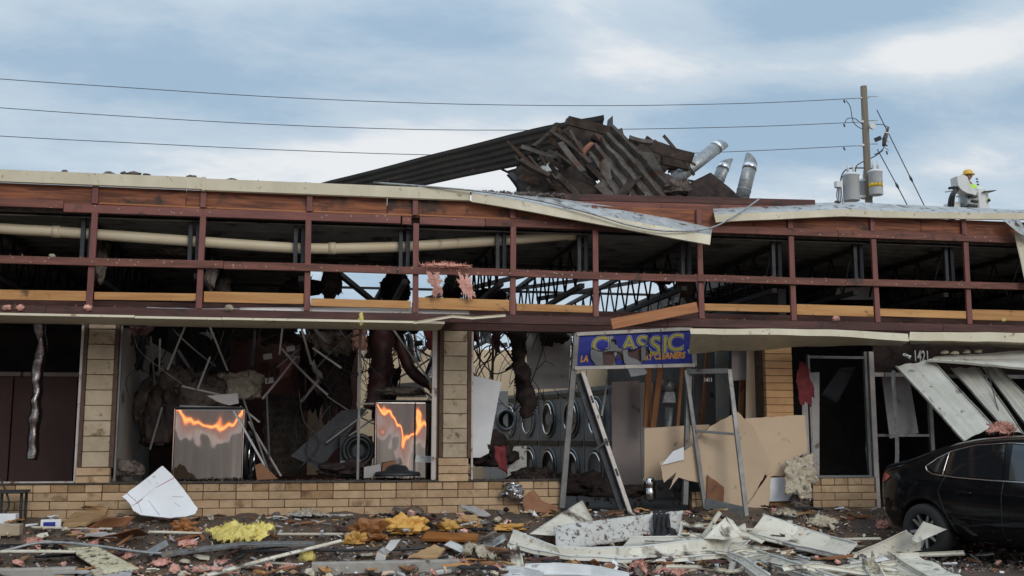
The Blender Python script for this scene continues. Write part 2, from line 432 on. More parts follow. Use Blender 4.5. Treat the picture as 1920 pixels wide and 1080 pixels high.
def beam(name, p, q, w, h, m, parent=None, up=(0, 0, 1), bevel=0.003, bow=0.0, roll=0.0):
    """timber, bar or plate from p to q; grain follows its own length"""
    p, q = V(p), V(q)
    d = q - p
    L = d.length
    x = d.normalized()
    u = V(up)
    if abs(x.dot(u)) > 0.95:
        u = V((0, 1, 0))
    y = u.cross(x).normalized()
    z = x.cross(y)
    if roll:
        R = Matrix.Rotation(roll, 3, x); y, z = R @ y, R @ z
    n = 6 if bow else 1
    vs, fs = [], []
    for i in range(n + 1):
        t = i / n
        b = bow * (1 - (2 * t - 1) ** 2)
        for yy, zz in ((-w / 2, -h / 2), (w / 2, -h / 2), (w / 2, h / 2), (-w / 2, h / 2)):
            vs.append((t * L, yy, zz + b))
    for i in range(n):
        for k in range(4):
            a, b2 = i * 4 + k, i * 4 + (k + 1) % 4
            fs.append((a, b2, b2 + 4, a + 4))
    fs += [(3, 2, 1, 0), tuple(n * 4 + k for k in range(4))]
    me = bpy.data.meshes.new(name)
    me.from_pydata(vs, [], fs)
    me.materials.append(M[m])
    bm = bmesh.new(); bm.from_mesh(me)
    if bevel:
        bmesh.ops.bevel(bm, geom=[e for e in bm.edges if len(e.link_faces) == 2 and e.calc_face_angle(0) > .5], offset=bevel, segments=1, affect='EDGES', clamp_overlap=True)
    bmesh.ops.recalc_face_normals(bm, faces=bm.faces[:])
    bm.to_mesh(me); bm.free()
    o = bpy.data.objects.new(name, me)
    mw = Matrix(((x.x, y.x, z.x, p.x), (x.y, y.y, z.y, p.y), (x.z, y.z, z.z, p.z), (0, 0, 0, 1)))
    col.objects.link(o)
    if parent is not None:
        o.parent = parent
        o.matrix_parent_inverse = PINV[parent.name]
    o.matrix_basis = mw
    PINV[o.name] = mw.inverted()
    return o


def smoothpath(pts, k=6):
    pts = [V(p) for p in pts]
    if len(pts) < 3:
        return pts
    o = []
    for i in range(len(pts) - 1):
        p0, p1, p2, p3 = pts[max(i - 1, 0)], pts[i], pts[i + 1], pts[min(i + 2, len(pts) - 1)]
        for j in range(k):
            t = j / k
            o.append(0.5 * ((2 * p1) + (p2 - p0) * t + (2 * p0 - 5 * p1 + 4 * p2 - p3) * t * t + (3 * p1 - p0 - 3 * p2 + p3) * t ** 3))
    o.append(pts[-1])
    return o


def tubev(pts, r, n=8, cap=True, off=0):
    pts = [V(p) for p in pts]
    vs, fs = [], []
    ref = None
    for i, p in enumerate(pts):
        t = (pts[min(i + 1, len(pts) - 1)] - pts[max(i - 1, 0)]).normalized()
        if ref is None:
            ref = t.cross(V((0, 0, 1)))
            if ref.length < .1:
                ref = t.cross(V((1, 0, 0)))
        a = (ref - t * ref.dot(t)).normalized()
        ref = a
        b = t.cross(a)
        rr = r[i] if isinstance(r, (list, tuple)) else r
        for k in range(n):
            an = 2 * pi * k / n
            vs.append(p + (a * cos(an) + b * sin(an)) * rr)
    for i in range(len(pts) - 1):
        for k in range(n):
            a, b = off + i * n + k, off + i * n + (k + 1) % n
            fs.append((a, b, b + n, a + n))
    if cap:
        fs += [tuple(off + k for k in range(n))[::-1], tuple(off + (len(pts) - 1) * n + k for k in range(n))]
    return vs, fs


def tube(name, pts, r, m, parent=None, n=8, curve=0, cap=True, solid=0):
    if curve:
        pts = smoothpath(pts, curve)
    v, f = tubev(pts, r, n, cap)
    o = mk(name, v, f, m, parent, smooth=True, solid=solid)
    return o


def ribbed(name, pts, r, m, parent=None, n=14, pitch=.035, amp=.12, crumple=.1, curve=8):
    """flexible duct: a tube with rings pressed into it, a little crushed"""
    pts = smoothpath(pts, curve) if curve else [V(p) for p in pts]
    L = sum((b - a).length for a, b in zip(pts, pts[1:]))
    N = max(6, int(L / pitch) * 2)
    o, acc, i = [], 0.0, 0
    seg = [(b - a).length for a, b in zip(pts, pts[1:])]
    for k in range(N + 1):
        s = L * k / N
        acc, i = 0.0, 0
        while i < len(seg) - 1 and acc + seg[i] < s:
            acc += seg[i]; i += 1
        o.append(pts[i].lerp(pts[i + 1], min(1, (s - acc) / max(seg[i], 1e-6))))
    rr = [r * (1 + amp * (1 if k % 2 else -1) * .5) for k in range(N + 1)]
    v, f = tubev(o, rr, n, True)
    sd_ = rnd.random() * 50
    v = [p + V((noise.noise(p * 6 + V((sd_, 0, 0))), noise.noise(p * 6 + V((0, sd_, 0))), noise.noise(p * 6 + V((0, 0, sd_))) * .3)) * r * crumple * 2 for p in v]
    return mk(name, v, f, m, parent, smooth=True)


def lathe(name, prof, m, parent=None, n=24, c=(0, 0, 0), axis='z', smooth=True):
    vs, fs = [], []
    c = V(c)
    for r, h in prof:
        for k in range(n):
            a = 2 * pi * k / n
            p = V((r * cos(a), r * sin(a), h))
            if axis == 'y':
                p = V((p.x, p.z, p.y))
            elif axis == 'x':
                p = V((p.z, p.x, p.y))
            vs.append(c + p)
    for i in range(len(prof) - 1):
        for k in range(n):
            a, b = i * n + k, i * n + (k + 1) % n
            fs.append((a, b, b + n, a + n))
    if prof[0][0] > 1e-4:
        fs.append(tuple(range(n))[::-1])
    if prof[-1][0] > 1e-4:
        fs.append(tuple((len(prof) - 1) * n + k for k in range(n)))
    o = mk(name, vs, fs, m, parent, smooth=False)
    if smooth:
        o.data.polygons.foreach_set('use_smooth', [len(p.vertices) == 4 for p in o.data.polygons])
    return o


def sheet(name, cs, m, th=.006, nu=10, nv=6, amp=.012, freq=1.6, jag=0.0, ribs=0, rdepth=.03, parent=None, smooth=True, curl=None, flange=0.0, sag=0.0, fold=None, round_=1.0):
    """a real sheet between four corners (a->b is its length), warped, torn, ribbed or flanged, with thickness.
    curl(u, v) -> extra offset along the normal; fold = list of (u, offset) bends along the length"""
    a, b, c, d = [V(x) for x in cs]
    nrm = (b - a + c - d).cross(d - a + c - b).normalized()
    if nrm.dot(CAM - a) < 0:
        nrm = -nrm
    if ribs:
        nv = ribs * 4
    sd_ = rnd.random() * 90
    rows = list(range(nv + 1))
    vv = [k / nv for k in rows]
    hh = [0.0] * (nv + 1)
    if ribs:
        hh = [(0, 0, 1, 1)[k % 4] * rdepth for k in rows]
    if flange:
        vv = [0.0] + vv + [1.0]
        hh = [flange] + hh + [flange]
    nvv = len(vv)
    pts = []
    wd = (d - a).length
    for i in range(nu + 1):
        u = i / nu
        fo = 0.0
        if fold:
            for (u0, o0), (u1, o1) in zip(fold, fold[1:]):
                if u0 <= u <= u1:
                    fo = o0 + (o1 - o0) * (u - u0) / max(u1 - u0, 1e-6)
        for k in range(nvv):
            v = vv[k]
            p = (a * (1 - u) + b * u) * (1 - v) + (d * (1 - u) + c * u) * v
            q = p * freq
            h = amp * (noise.noise(q + V((sd_, 0, 0))) + .5 * noise.noise(q * 2.7 + V((0, sd_, 0)))) * 1.6 + hh[k] + fo
            if curl:
                h += curl(u, v)
            h -= sag * 4 * u * (1 - u)
            e = V((0, 0, 0))
            if jag and i in (0, nu):
                e += (b - a).normalized() * jag * noise.noise(p * 9 + V((sd_, 3, 0))) * 1.6
            if jag and k in (0, nvv - 1):
                e += (d - a).normalized() * jag * noise.noise(p * 9 + V((3, sd_, 0))) * 1.6
            pts.append(p + nrm * h + e)
    fs = [(i * nvv + k, (i + 1) * nvv + k, (i + 1) * nvv + k + 1, i * nvv + k + 1) for i in range(nu) for k in range(nvv - 1)]
    o = mk(name, pts, fs, m, parent, smooth=smooth and not (ribs or flange), solid=th)
    if smooth and (ribs or flange):
        pass
    return o


def slab(name, pts, m, th=.012, parent=None, rough_edge=0.0, axis=None, warp=0.0):
    """a board with the given outline (points of one plane), with real thickness"""
    pts = [V(p) for p in pts]
    if rough_edge:
        o = []
        for i, p in enumerate(pts):
            q = pts[(i + 1) % len(pts)]
            n = max(1, int((q - p).length / .06))
            for k in range(n):
                x = p.lerp(q, k / n)
                if k:
                    x = x + V((rnd.uniform(-1, 1), 0, rnd.uniform(-1, 1))) * rough_edge
                o.append(x)
        pts = o
    n = len(pts)
    if axis is None:
        axis = V((0, 0, 0))
        for i in range(n):
            axis += pts[i].cross(pts[(i + 1) % n])
        axis.normalize()
    ax = V(axis) * th / 2
    vs = [p + ax for p in pts] + [p - ax for p in pts]
    bm = bmesh.new()
    bv = [bm.verts.new(v) for v in vs]
    bm.faces.new(bv[:n])
    bm.faces.new(bv[n:][::-1])
    for i in range(n):
        j = (i + 1) % n
        bm.faces.new((bv[i], bv[n + i], bv[n + j], bv[j]))
    bm.normal_update()
    bmesh.ops.triangulate(bm, faces=[f for f in bm.faces if len(f.verts) > 4], ngon_method='EAR_CLIP')
    bm.verts.index_update()
    vs = [v.co.copy() for v in bm.verts]
    fs = [tuple(v.index for v in f.verts) for f in bm.faces]
    bm.free()
    return mk(name, vs, fs, m, parent)


def pxslab(name, pp, Y, m, th=.012, parent=None, rough_edge=0.0, lean=0.0):
    """outline read off the photograph on an upright plane at depth Y; lean moves its top away from us"""
    ys = [p[1] for p in pp]
    y0, y1 = min(ys), max(ys)
    return slab(name, [at(x, y, Y + lean * (y1 - y) / max(1, y1 - y0)) for x, y in pp], m, th, parent, rough_edge)


_ico = {}


def icov(sub):
    if sub not in _ico:
        bm = bmesh.new()
        bmesh.ops.create_icosphere(bm, subdivisions=sub, radius=1)
        bm.verts.index_update()
        _ico[sub] = ([v.co.copy() for v in bm.verts], [tuple(v.index for v in f.verts) for f in bm.faces])
        bm.free()
    return _ico[sub]


def tuftv(c, r, sub=4, rag=.55, seed=None, flat=True):
    vs, fs = icov(sub)
    s = V((rnd.random() * 99, rnd.random() * 99, rnd.random() * 99)) if seed is None else V((seed, seed * 1.7, seed * .3))
    o = []
    for v in vs:
        h = noise.noise(v * 1.3 + s) * .6 + (1 - abs(noise.noise(v * 2.6 + s)) * 2) * .35 + noise.noise(v * 6 + s) * .3 + noise.noise(v * 13 + s) * .16
        k = 1 + rag * h
        p = V((v.x * r[0], v.y * r[1], v.z * r[2])) * k
        if flat and p.z < -r[2] * .35:
            p.z = -r[2] * .35 + (p.z + r[2] * .35) * .2
        o.append(p + V(c) + V((0, 0, r[2] * .35 if flat else 0)))
    return o, fs


def tuft(name, c, r, m, parent=None, sub=4, rag=.55, flat=True, fluff=None):
    if fluff is None:
        fluff = m in ('pink', 'yellow', 'wool', 'greywool', 'charred')
    v, f = tuftv(c, r, sub, rag, None, flat)
    nbase = len(v)
    if fluff and max(r) > .075:
        # torn lobes matted together
        v, f = tuftv(c, [x * .78 for x in r], sub, rag, None, flat)
        f = list(f)
        for _ in range(9 if max(r) < .2 else 16):
            a, e = rnd.random() * 2 * pi, rnd.uniform(-.5, 1)
            q = V((cos(a) * r[0] * .72 * (1 - abs(e) * .4), sin(a) * r[1] * .72 * (1 - abs(e) * .4), e * r[2] * .62 + (r[2] * .35 if flat else 0)))
            k_ = rnd.uniform(.22, .5)
            v2, f2 = tuftv(V(c) + q, [x * k_ * rnd.uniform(.7, 1.3) for x in r], 3, rag * 1.3, None, False)
            if flat:
                v2 = [V((p.x, p.y, max(p.z, c[2]))) for p in v2]
            f += [tuple(i + len(v) for i in t) for t in f2]
            v += v2
        nbase = len(v)
    if fluff:
        f = list(f)
        cc = sum(v, V()) / len(v)
        for _ in range(min(1800, int(len(v) * .7))):
            p = v[rnd.randrange(nbase)]
            d = (p - cc)
            L = min(.06 if m in ('yellow', 'pink') else .045, max(r) * .4) * rnd.uniform(.3, 1.0)
            d = (d.normalized() * .7 + V((rnd.gauss(0, .6), rnd.gauss(0, .6), rnd.gauss(0, .5)))).normalized()
            s = d.cross(V((rnd.random(), rnd.random(), rnd.random()))).normalized() * L * .12
            k = len(v)
            b = V((rnd.gauss(0, .3), rnd.gauss(0, .3), rnd.gauss(0, .3))) * L * .5
            v += [p - s - d * L * .15, p + s - d * L * .15, p + d * L * .55 + s * .6 + b * .5, p + d * L * .5 - s * .6 + b * .5, p + d * L + b]
            f += [(k, k + 1, k + 2, k + 3), (k + 3, k + 2, k + 4)]
    return mk(name, v, f, m, parent, smooth=True)


def paper(name, c, rx, ry, h, m, parent=None, rot=0.0, n=26, tilt=0.0, drop=True):
    """crumpled paper or foil lying on the ground"""
    sd_ = rnd.random() * 99
    vs = []
    R = Matrix.Rotation(rot, 3, 'Z')
    for i in range(n + 1):
        for k in range(n + 1):
            u, v = i / n * 2 - 1, k / n * 2 - 1
            e = 1 + .22 * noise.noise(V((u * 1.4, v * 1.4, sd_)))
            p = V((u * rx * e, v * ry * e, 0))
            q = V((u * 1.7, v * 1.7, sd_))
            z = .62 + .75 * noise.noise(q * .7) + .30 * (1 - 2.4 * abs(noise.noise(q * 1.6))) + .12 * (1 - 2.4 * abs(noise.noise(q * 4)))
            edge = max(abs(u), abs(v))
            z = z * h * (1.05 - .8 * edge ** 4) + tilt * v * ry
            p = R @ p
            x = V(c) + p
            vs.append(V((x.x, x.y, (gz(x.y) if drop else c[2]) + max(.006, z))))
    fs = [(i * (n + 1) + k, (i + 1) * (n + 1) + k, (i + 1) * (n + 1) + k + 1, i * (n + 1) + k + 1) for i in range(n) for k in range(n)]
    return mk(name, vs, fs, m, parent, smooth=False, solid=.004)


def matted(name, cs, m, label=None, amp=.05, fib=1600, n=44, th=.03, ragged=.35):
    """torn batt of insulation: a matted, ragged-edged sheet with loose fibres"""
    a, b, c, d = [V(x) for x in cs]
    nr = (b - a).cross(d - a).normalized()
    if nr.dot(CAM - a) < 0:
        nr = -nr
    s = rnd.random() * 77
    vs = []
    for i in range(n + 1):
        for k in range(n + 1):
            u, v = i / n, k / n
            p = (a * (1 - u) + b * u) * (1 - v) + (d * (1 - u) + c * u) * v
            q = p * 5 + V((s, s * .7, 0))
            dome = 1 - ((2 * u - 1) ** 2 + (2 * v - 1) ** 2) * .5
            h = amp * (1.2 * dome + noise.noise(q) * .9 + (.5 - 1.6 * abs(noise.noise(q * 2))) * .6 + .32 * noise.noise(q * 4.3) + .12 * noise.noise(q * 9))
            vs.append(p + nr * h + V((noise.noise(q * 3), 0, noise.noise(q * 3 + V((5, 0, 0))))) * amp * .35)
    fs = []
    for i in range(n):
        for k in range(n):
            u, v = (i + .5) / n * 2 - 1, (k + .5) / n * 2 - 1
            an = math.atan2(v, u)
            rr = (abs(u) ** 2.6 + abs(v) ** 2.6) ** (1 / 2.6)
            if rr < 1 - ragged * .5 + ragged * noise.noise(V((cos(an) * 2.2 + s, sin(an) * 2.2, s))) + ragged * .35 * noise.noise(V((u * 7, v * 7, s))):
                fs.append((i * (n + 1) + k, (i + 1) * (n + 1) + k, (i + 1) * (n + 1) + k + 1, i * (n + 1) + k + 1))
    used = sorted({i for f in fs for i in f})
    mp = {o_: k for k, o_ in enumerate(used)}
    vs = [vs[i] for i in used]
    fs = [tuple(mp[i] for i in f) for f in fs]
    nb_ = len(vs)
    edge_n = {}
    for f in fs:
        for e in zip(f, f[1:] + f[:1]):
            edge_n[tuple(sorted(e))] = edge_n.get(tuple(sorted(e)), 0) + 1
    rim_ = [e for f in fs for e in zip(f, f[1:] + f[:1]) if edge_n[tuple(sorted(e))] == 1]
    fs = fs + [tuple(i + nb_ for i in f[::-1]) for f in fs] + [(b_, a_, a_ + nb_, b_ + nb_) for a_, b_ in rim_]
    vs = vs + [v - nr * th for v in vs]
    for _ in range(fib):
        p = vs[rnd.randrange(nb_)]
        L = rnd.uniform(.012, .05)
        dd = (nr * .5 + V((rnd.gauss(0, .7), rnd.gauss(0, .4), rnd.gauss(-.3, .7)))).normalized()
        s_ = dd.cross(V((rnd.random(), rnd.random(), rnd.random()))).normalized() * L * .07
        k = len(vs)
        bb = V((rnd.gauss(0, .3), rnd.gauss(0, .3), rnd.gauss(-.2, .3))) * L
        vs += [p - s_, p + s_, p + dd * L * .6 + s_ * .6 + bb * .4, p + dd * L * .6 - s_ * .6 + bb * .4, p + dd * L + bb]
        fs += [(k, k + 1, k + 2, k + 3), (k + 3, k + 2, k + 4)]
    o = mk(name, vs, fs, m, smooth=True)
    return tag(o, label, 'insulation') if label else o


def heapmat(name, p, rx, ry, amp, m, label, fib=700, n=26, cat='insulation', group=None, rot=None):
    """torn batt lying on the ground"""
    an = rnd.uniform(-.5, .5) if rot is None else rot
    x, y = V((cos(an), sin(an), 0)), V((-sin(an), cos(an), 0))
    q = [p - x * rx - y * ry, p + x * rx - y * ry, p + x * rx + y * ry, p - x * rx + y * ry]
    q = [V((k.x, k.y, gz(k.y) + .012)) for k in q]
    o = matted(name, q, m, None, amp, fib, n, .012, .5)
    return tag(o, label, cat, group)


def crumple(name, c, r, m, parent=None, rag=.62, sub=4):
    """crumpled bag or wad of paper: hard facets"""
    vs, fs = icov(sub)
    s = V((rnd.random() * 99, rnd.random() * 99, rnd.random() * 99))
    o = []
    for v in vs:
        h = noise.noise(v * 1.1 + s) * .8 + (.45 - noise.voronoi(v * 1.6 + s)[0][0]) * 1.5 + (.4 - noise.voronoi(v * 3.6 + s)[0][0]) * .5
        p = V((v.x * r[0], v.y * r[1], v.z * r[2])) * (1 + rag * h)
        p.z = max(p.z, -r[2] * .4)
        o.append(p + V(c) + V((0, 0, r[2] * .4)))
    return mk(name, o, fs, m, parent)


def channel(name, path, side, prof, m, parent=None, th=.003, k=0, wob=.006):
    """bent sheet-metal pan: a folded profile (across, up) carried along a bent path; side = one vector or one per path point"""
    path = [V(p) for p in path]
    sides = [V(s) for s in side] if isinstance(side[0], (tuple, list, Vector)) else [V(side)] * len(path)
    if k:
        cnt = len(path)
        path2 = smoothpath(path, k)
        sides = [sides[min(cnt - 1, i // k)].lerp(sides[min(cnt - 1, i // k + 1)], (i % k) / k) for i in range(len(path2))]
        path = path2
    vs = []
    sd_ = rnd.random() * 50
    for i, p in enumerate(path):
        t = (path[min(i + 1, len(path) - 1)] - path[max(i - 1, 0)]).normalized()
        s = sides[i]
        s = (s - t * s.dot(t)).normalized()
        n = t.cross(s)
        if n.z < 0:
            n = -n
        for a, b in prof:
            q = p + s * a + n * b
            vs.append(q + n * noise.noise(q * 4 + V((sd_, 0, 0))) * wob + s * noise.noise(q * 3 + V((0, sd_, 0))) * wob)
    np_ = len(prof)
    fs = [(i * np_ + k2, (i + 1) * np_ + k2, (i + 1) * np_ + k2 + 1, i * np_ + k2 + 1) for i in range(len(path) - 1) for k2 in range(np_ - 1)]
    return mk(name, vs, fs, m, parent, solid=th)


def text(name, s, size, m, parent, origin, xdir, zdir, shear=0.0, offset=0.0, spacing=1.0, depth=.002, align='LEFT', sx=1.0, keep=None):
    cu = bpy.data.curves.new(name, 'FONT')
    cu.body, cu.size, cu.shear, cu.offset, cu.space_character, cu.extrude, cu.align_x = s, size, shear, offset, spacing, depth, align
    cu.resolution_u = 4
    tmp = bpy.data.objects.new(name + '_tmp', cu)
    col.objects.link(tmp)
    dg = bpy.context.evaluated_depsgraph_get()
    me = bpy.data.meshes.new_from_object(tmp.evaluated_get(dg))
    bpy.data.objects.remove(tmp)
    x, z = V(xdir).normalized(), V(zdir).normalized()
    n = x.cross(z)
    vs = [V(origin) + x * v.co.x * sx + z * v.co.y - n * v.co.z * -1 for v in me.vertices]
    fs = [tuple(p.vertices) for p in me.polygons]
    bpy.data.meshes.remove(me)
    if keep:
        bm = bmesh.new()
        bv_ = [bm.verts.new(v) for v in vs]
        for f in fs:
            try:
                bm.faces.new([bv_[i] for i in f])
            except ValueError:
                pass
        bmesh.ops.triangulate(bm, faces=bm.faces[:])
        for _ in range(3):
            bmesh.ops.subdivide_edges(bm, edges=[e for e in bm.edges if e.calc_length() > .012], cuts=1, use_grid_fill=True)
            bmesh.ops.triangulate(bm, faces=[f for f in bm.faces if len(f.verts) > 3])
        bmesh.ops.delete(bm, geom=[f for f in bm.faces if not keep(f.calc_center_median())], context='FACES')
        bmesh.ops.delete(bm, geom=[v for v in bm.verts if not v.link_faces], context='VERTS')
        if not bm.faces:
            bm.free()
            return None
        bm.verts.index_update()
        vs = [v.co.copy() for v in bm.verts]
        fs = [tuple(v.index for v in f.verts) for f in bm.faces]
        bm.free()
    return mk(name, vs, fs, m, parent)


def W(*pp):
    return [at(*p) for p in pp]

# ------------------------------------------------------------------ ground
xs = [-400, -120, -50, -22, -12, -8] + [-6.5 + i * .12 for i in range(167)] + [15, 19, 26, 50, 120, 400]
ys = [-400, -120, -50, -25, -14, -8, -6] + [-5 + i * .1 for i in range(52)] + [.6, 6, 14, 30, 60, 150, 400]
gv = []
for x in xs:
    for y in ys:
        z = gz(y)
        if -6.6 < x < 14.6 and -4.9 < y < 0.1:
            z += .016 * noise.noise(V((x * 2.2, y * 2.2, 0))) + .008 * noise.noise(V((x * 7, y * 7, 3)))
        gv.append((x, y, z - .004))
ny = len(ys)
gf = [(i * ny + k, (i + 1) * ny + k, (i + 1) * ny + k + 1, i * ny + k + 1) for i in range(len(xs) - 1) for k in range(ny - 1)]
tag(mk('ground', gv, gf, 'mud', smooth=True), 'muddy littered paving rising to the shop front', None, None, 'structure')

# ------------------------------------------------------------------ the building
B = empty('strip_mall_building', (3, 4, FLOOR), 'storm-wrecked single-storey row of shops with tan brick base and stripped red timber fascia', 'building')
XL, XR, YB = -9.0, 15.0, 10.0
box('interior_floor', (XL, 0.22, .2), (XR, YB, FLOOR), 'floor', B)

# bricks: three shared shapes
def brickmesh(L, H, D, s):
    v, f = boxv((0, 0, 0), (L, D, H))
    me = bpy.data.meshes.new('brick')
    me.from_pydata(v, [], f)
    bm = bmesh.new(); bm.from_mesh(me)
    bmesh.ops.bevel(bm, geom=bm.edges[:], offset=.006, segments=1, affect='EDGES')
    for q in bm.verts:
        q.co += V((noise.noise(q.co * 9 + V((s, 0, 0))), noise.noise(q.co * 9 + V((0, s, 0))), noise.noise(q.co * 9 + V((0, 0, s))))) * .004
    bmesh.ops.recalc_face_normals(bm, faces=bm.faces[:])
    bm.to_mesh(me); bm.free()
    return me


_bm = {}
M['darkbrick'] = mat('dark_brick', (0.33, 0.205, 0.105), (0.24, 0.14, 0.07), 5, rough=.85, bump=.5, bscale=45, dirt=((0.12, 0.07, 0.035), .3, 5), var=.15)  # darker brick: many in the top course, few below


def brick(x, y, z, L, H, m, parent, D=.09, name='brick'):
    key = (round(L, 2), round(H, 3), m, rnd.randrange(3))
    if key not in _bm:
        me = brickmesh(L, H, D, rnd.random() * 99)
        me.materials.append(M[m])
        _bm[key] = me
    o = bpy.data.objects.new(name, _bm[key])
    col.objects.link(o)
    o.parent = parent
    o.matrix_parent_inverse = PINV[parent.name]
    o.location = (x + rnd.uniform(-.001, .001), y + rnd.uniform(-.004, .003), z)
    return o


CO, BL, J = .1035, .406, .009


def brickwall(x0, x1, ztop, courses, m='brick', topshort=True, y=0.0, seed=0):
    core = box('low_brick_wall', (x0 + .004, y + .014, ztop - courses * CO), (x1 - .004, y + .2, ztop - .006), 'mortar', B)
    for c in range(courses):
        z = ztop - (c + 1) * CO
        L = BL / 2 if (c == 0 and topshort) else BL
        x = x0 - (BL / 2 if c % 2 else 0) - (seed % 3) * .07
        while x < x1:
            a, b = max(x, x0), min(x + L, x1)
            if b - a > .05:
                brick(a + J / 2, y, z + J / 2, b - a - J, CO - J, ('darkbrick' if m == 'brick' and rnd.random() < (.42 if c == 0 else .03) else m), core)
            x += L
    return core


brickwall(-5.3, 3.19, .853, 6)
box('low_wall_end', (XL, .01, .2), (-5.304, .2, .85), 'brick', B)
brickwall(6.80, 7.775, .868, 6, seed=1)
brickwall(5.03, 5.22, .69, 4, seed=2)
sill = mk('sill_ledge', *boxv((-5.3, -.015, .853), (3.195, .24, .876)), 'ledge', B, bevel=.004)
box('sill_strip', (-3.86 - 1.4, -.022, .873), (-2.99, .06, .893), 'whitealu', B, .003)
box('sill_strip', (6.86, -.015, .868), (7.74, .08, .888), 'alu', B, .003)

# block pillars with brick foot
def pillar(x0, x1, ztop, foot, trim=True):
    core = box('block_pillar', (x0 + .012, .05, .853), (x1 - .012, .33, ztop), 'mortar', B)
    zf = .853 + foot * CO
    for c in range(foot):
        brick(x0 - .055, -.012, .853 + c * CO + J / 2, x1 - x0 + .075, CO - J, 'brick', core, .12)
    z = zf
    while z < ztop - .05:
        h = min(.193, ztop - z)
        brick(x0 + .004, .03, z + .004, x1 - x0 - .008, h - .008, 'block', core, .12, 'block')
        z += .193
    if trim:
        for a, b in ((x0 - .05, x0 - .002), (x1 + .002, x1 + .05)):
            beam('trim_board', ((a + b) / 2, .065, zf if a > x0 else .87), ((a + b) / 2, .065, ztop), .048, .09, 'browntrim', core, up=(0, 1, 0))
    return core


pillar(-2.93, -2.60, 2.86, 2)
pillar(1.60, 1.93, 2.86, 3)
# slim window jambs of pale aluminium
for x0, x1, z0, z1, mm in ((-3.02, -2.985, .875, 2.86, 'whitealu'), (1.455, 1.52, .875, 2.86, 'whitealu'), (1.52, 1.548, .875, 2.86, 'browntrim'), (1.985, 2.012, .875, 2.86, 'whitealu'),
                           (.478, .512, .88, 2.86, 'alu'), (-2.545, -2.52, .875, 2.86, 'alu')):
    box('window_jamb', (x0, .06, z0), (x1, .12, z1), mm, B, .003)

# orange brick pier beside the entrance
core = box('brick_pier', (6.165, .02, .44), (6.56, .4, 2.86), 'mortar', B)
z = .44
while z < 2.8:
    brick(6.16, 0, z + .004, .405, .097, 'pierbrick', core)
    z += .103

# right hand shop front frame
R = B
def frame(x0, x1, z0, z1, m='alu', y=.05, d=.06, name='window_mullion'):
    return box(name, (x0, y, z0), (x1, y + d, z1), m, R, .003)


frame(6.83, 6.86, .868, 2.60); frame(7.70, 7.742, .868, 2.66); frame(6.862, 7.698, .868, .9, d=.05); frame(6.862, 7.698, 2.55, 2.59, d=.05)
for pp_ in ([(1628, 660), (1633, 660), (1634, 890), (1627, 892), (1622, 840), (1629, 790), (1624, 730)], [(1540, 894), (1628, 893), (1626, 884), (1600, 889), (1585, 880), (1560, 890)]):
    pxslab('glass_shard', pp_, .08, 'glass', .006, B)
frame(7.776, 7.85, .44, 2.66, 'whitealu'); frame(7.852, 8.68, 2.30, 2.36, 'whitealu'); frame(8.682, 8.74, .44, 2.30); frame(7.852, 8.68, 1.44, 1.48, y=.07, d=.03, name='push_bar')
frame(8.742, 13.5, 2.29, 2.35, d=.05); frame(10.3, 10.36, .44, 2.29); frame(12.3, 12.36, .44, 2.29)
box('transom_board', (7.856, .078, 2.362), (10.29, .09, 2.85), 'charred', R)
box('threshold', (7.776, .02, .40), (13.5, .2, .44), 'alu', R, .003)

# header over the openings and dim store interiors
box('header_board', (XL, .02, 2.865), (XR, .07, 3.16), 'darkred', B)
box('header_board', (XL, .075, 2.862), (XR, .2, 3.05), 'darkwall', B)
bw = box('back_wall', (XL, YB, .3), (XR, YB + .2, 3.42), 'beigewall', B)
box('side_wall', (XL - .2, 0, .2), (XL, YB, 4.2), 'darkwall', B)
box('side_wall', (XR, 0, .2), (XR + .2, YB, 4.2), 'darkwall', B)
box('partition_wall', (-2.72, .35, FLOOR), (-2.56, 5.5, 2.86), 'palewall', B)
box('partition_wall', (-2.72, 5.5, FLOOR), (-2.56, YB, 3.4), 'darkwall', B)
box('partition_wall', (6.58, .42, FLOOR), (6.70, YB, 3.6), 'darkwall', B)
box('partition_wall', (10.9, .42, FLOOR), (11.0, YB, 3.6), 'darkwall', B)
# left shop: brown panelled partition with pale cap
for k in range(5):
    x = -6.4 + k * .92
    box('wall_panel', (x, 3.0, FLOOR), (x + .9, 3.06, 2.34), 'brownwall', B, .004)
for k in range(4):
    box('panel_cap', (-6.4 + k * .98, 2.97, 2.345), (-5.45 + k * .98, 3.08, 2.41), 'pinkboard', B, .004)
# closed stockrooms behind the left and right shops
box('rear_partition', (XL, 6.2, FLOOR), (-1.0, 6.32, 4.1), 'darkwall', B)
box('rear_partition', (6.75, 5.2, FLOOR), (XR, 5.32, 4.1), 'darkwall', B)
# maroon stud wall between laundry rows
box('partition_wall', (-1.55, 4.6, FLOOR), (.62, 4.7, 3.2), 'maroonwall', B)
# dark red panel line seen through the fascia
box('ceiling_edge_beam', (XL, .9, 3.0), (XR, .98, 3.13), 'darkred', B)

# roof deck: folded steel, ribs across the joists; torn open over the laundry
def deck(name, x0, x1, y0, y1, z=4.06, torn=None):
    n = int((y1 - y0) / .076)
    vs, fs = [], []
    nx = max(2, int((x1 - x0) / .25))
    for i in range(n + 1):
        h = (0, 0, .038, .038)[i % 4]
        for k in range(nx + 1):
            x = x0 + (x1 - x0) * k / nx
            y = y0 + (y1 - y0) * i / n
            if torn and i == n:
                y += torn * (noise.noise(V((x * 1.7, 2, 0))) + .6 * noise.noise(V((x * 5, 7, 0))))
            vs.append((x, y, z + h))
    fs = [(i * (nx + 1) + k, i * (nx + 1) + k + 1, (i + 1) * (nx + 1) + k + 1, (i + 1) * (nx + 1) + k) for i in range(n) for k in range(nx)]
    return mk(name, vs, fs, 'deck', B, solid=.003)


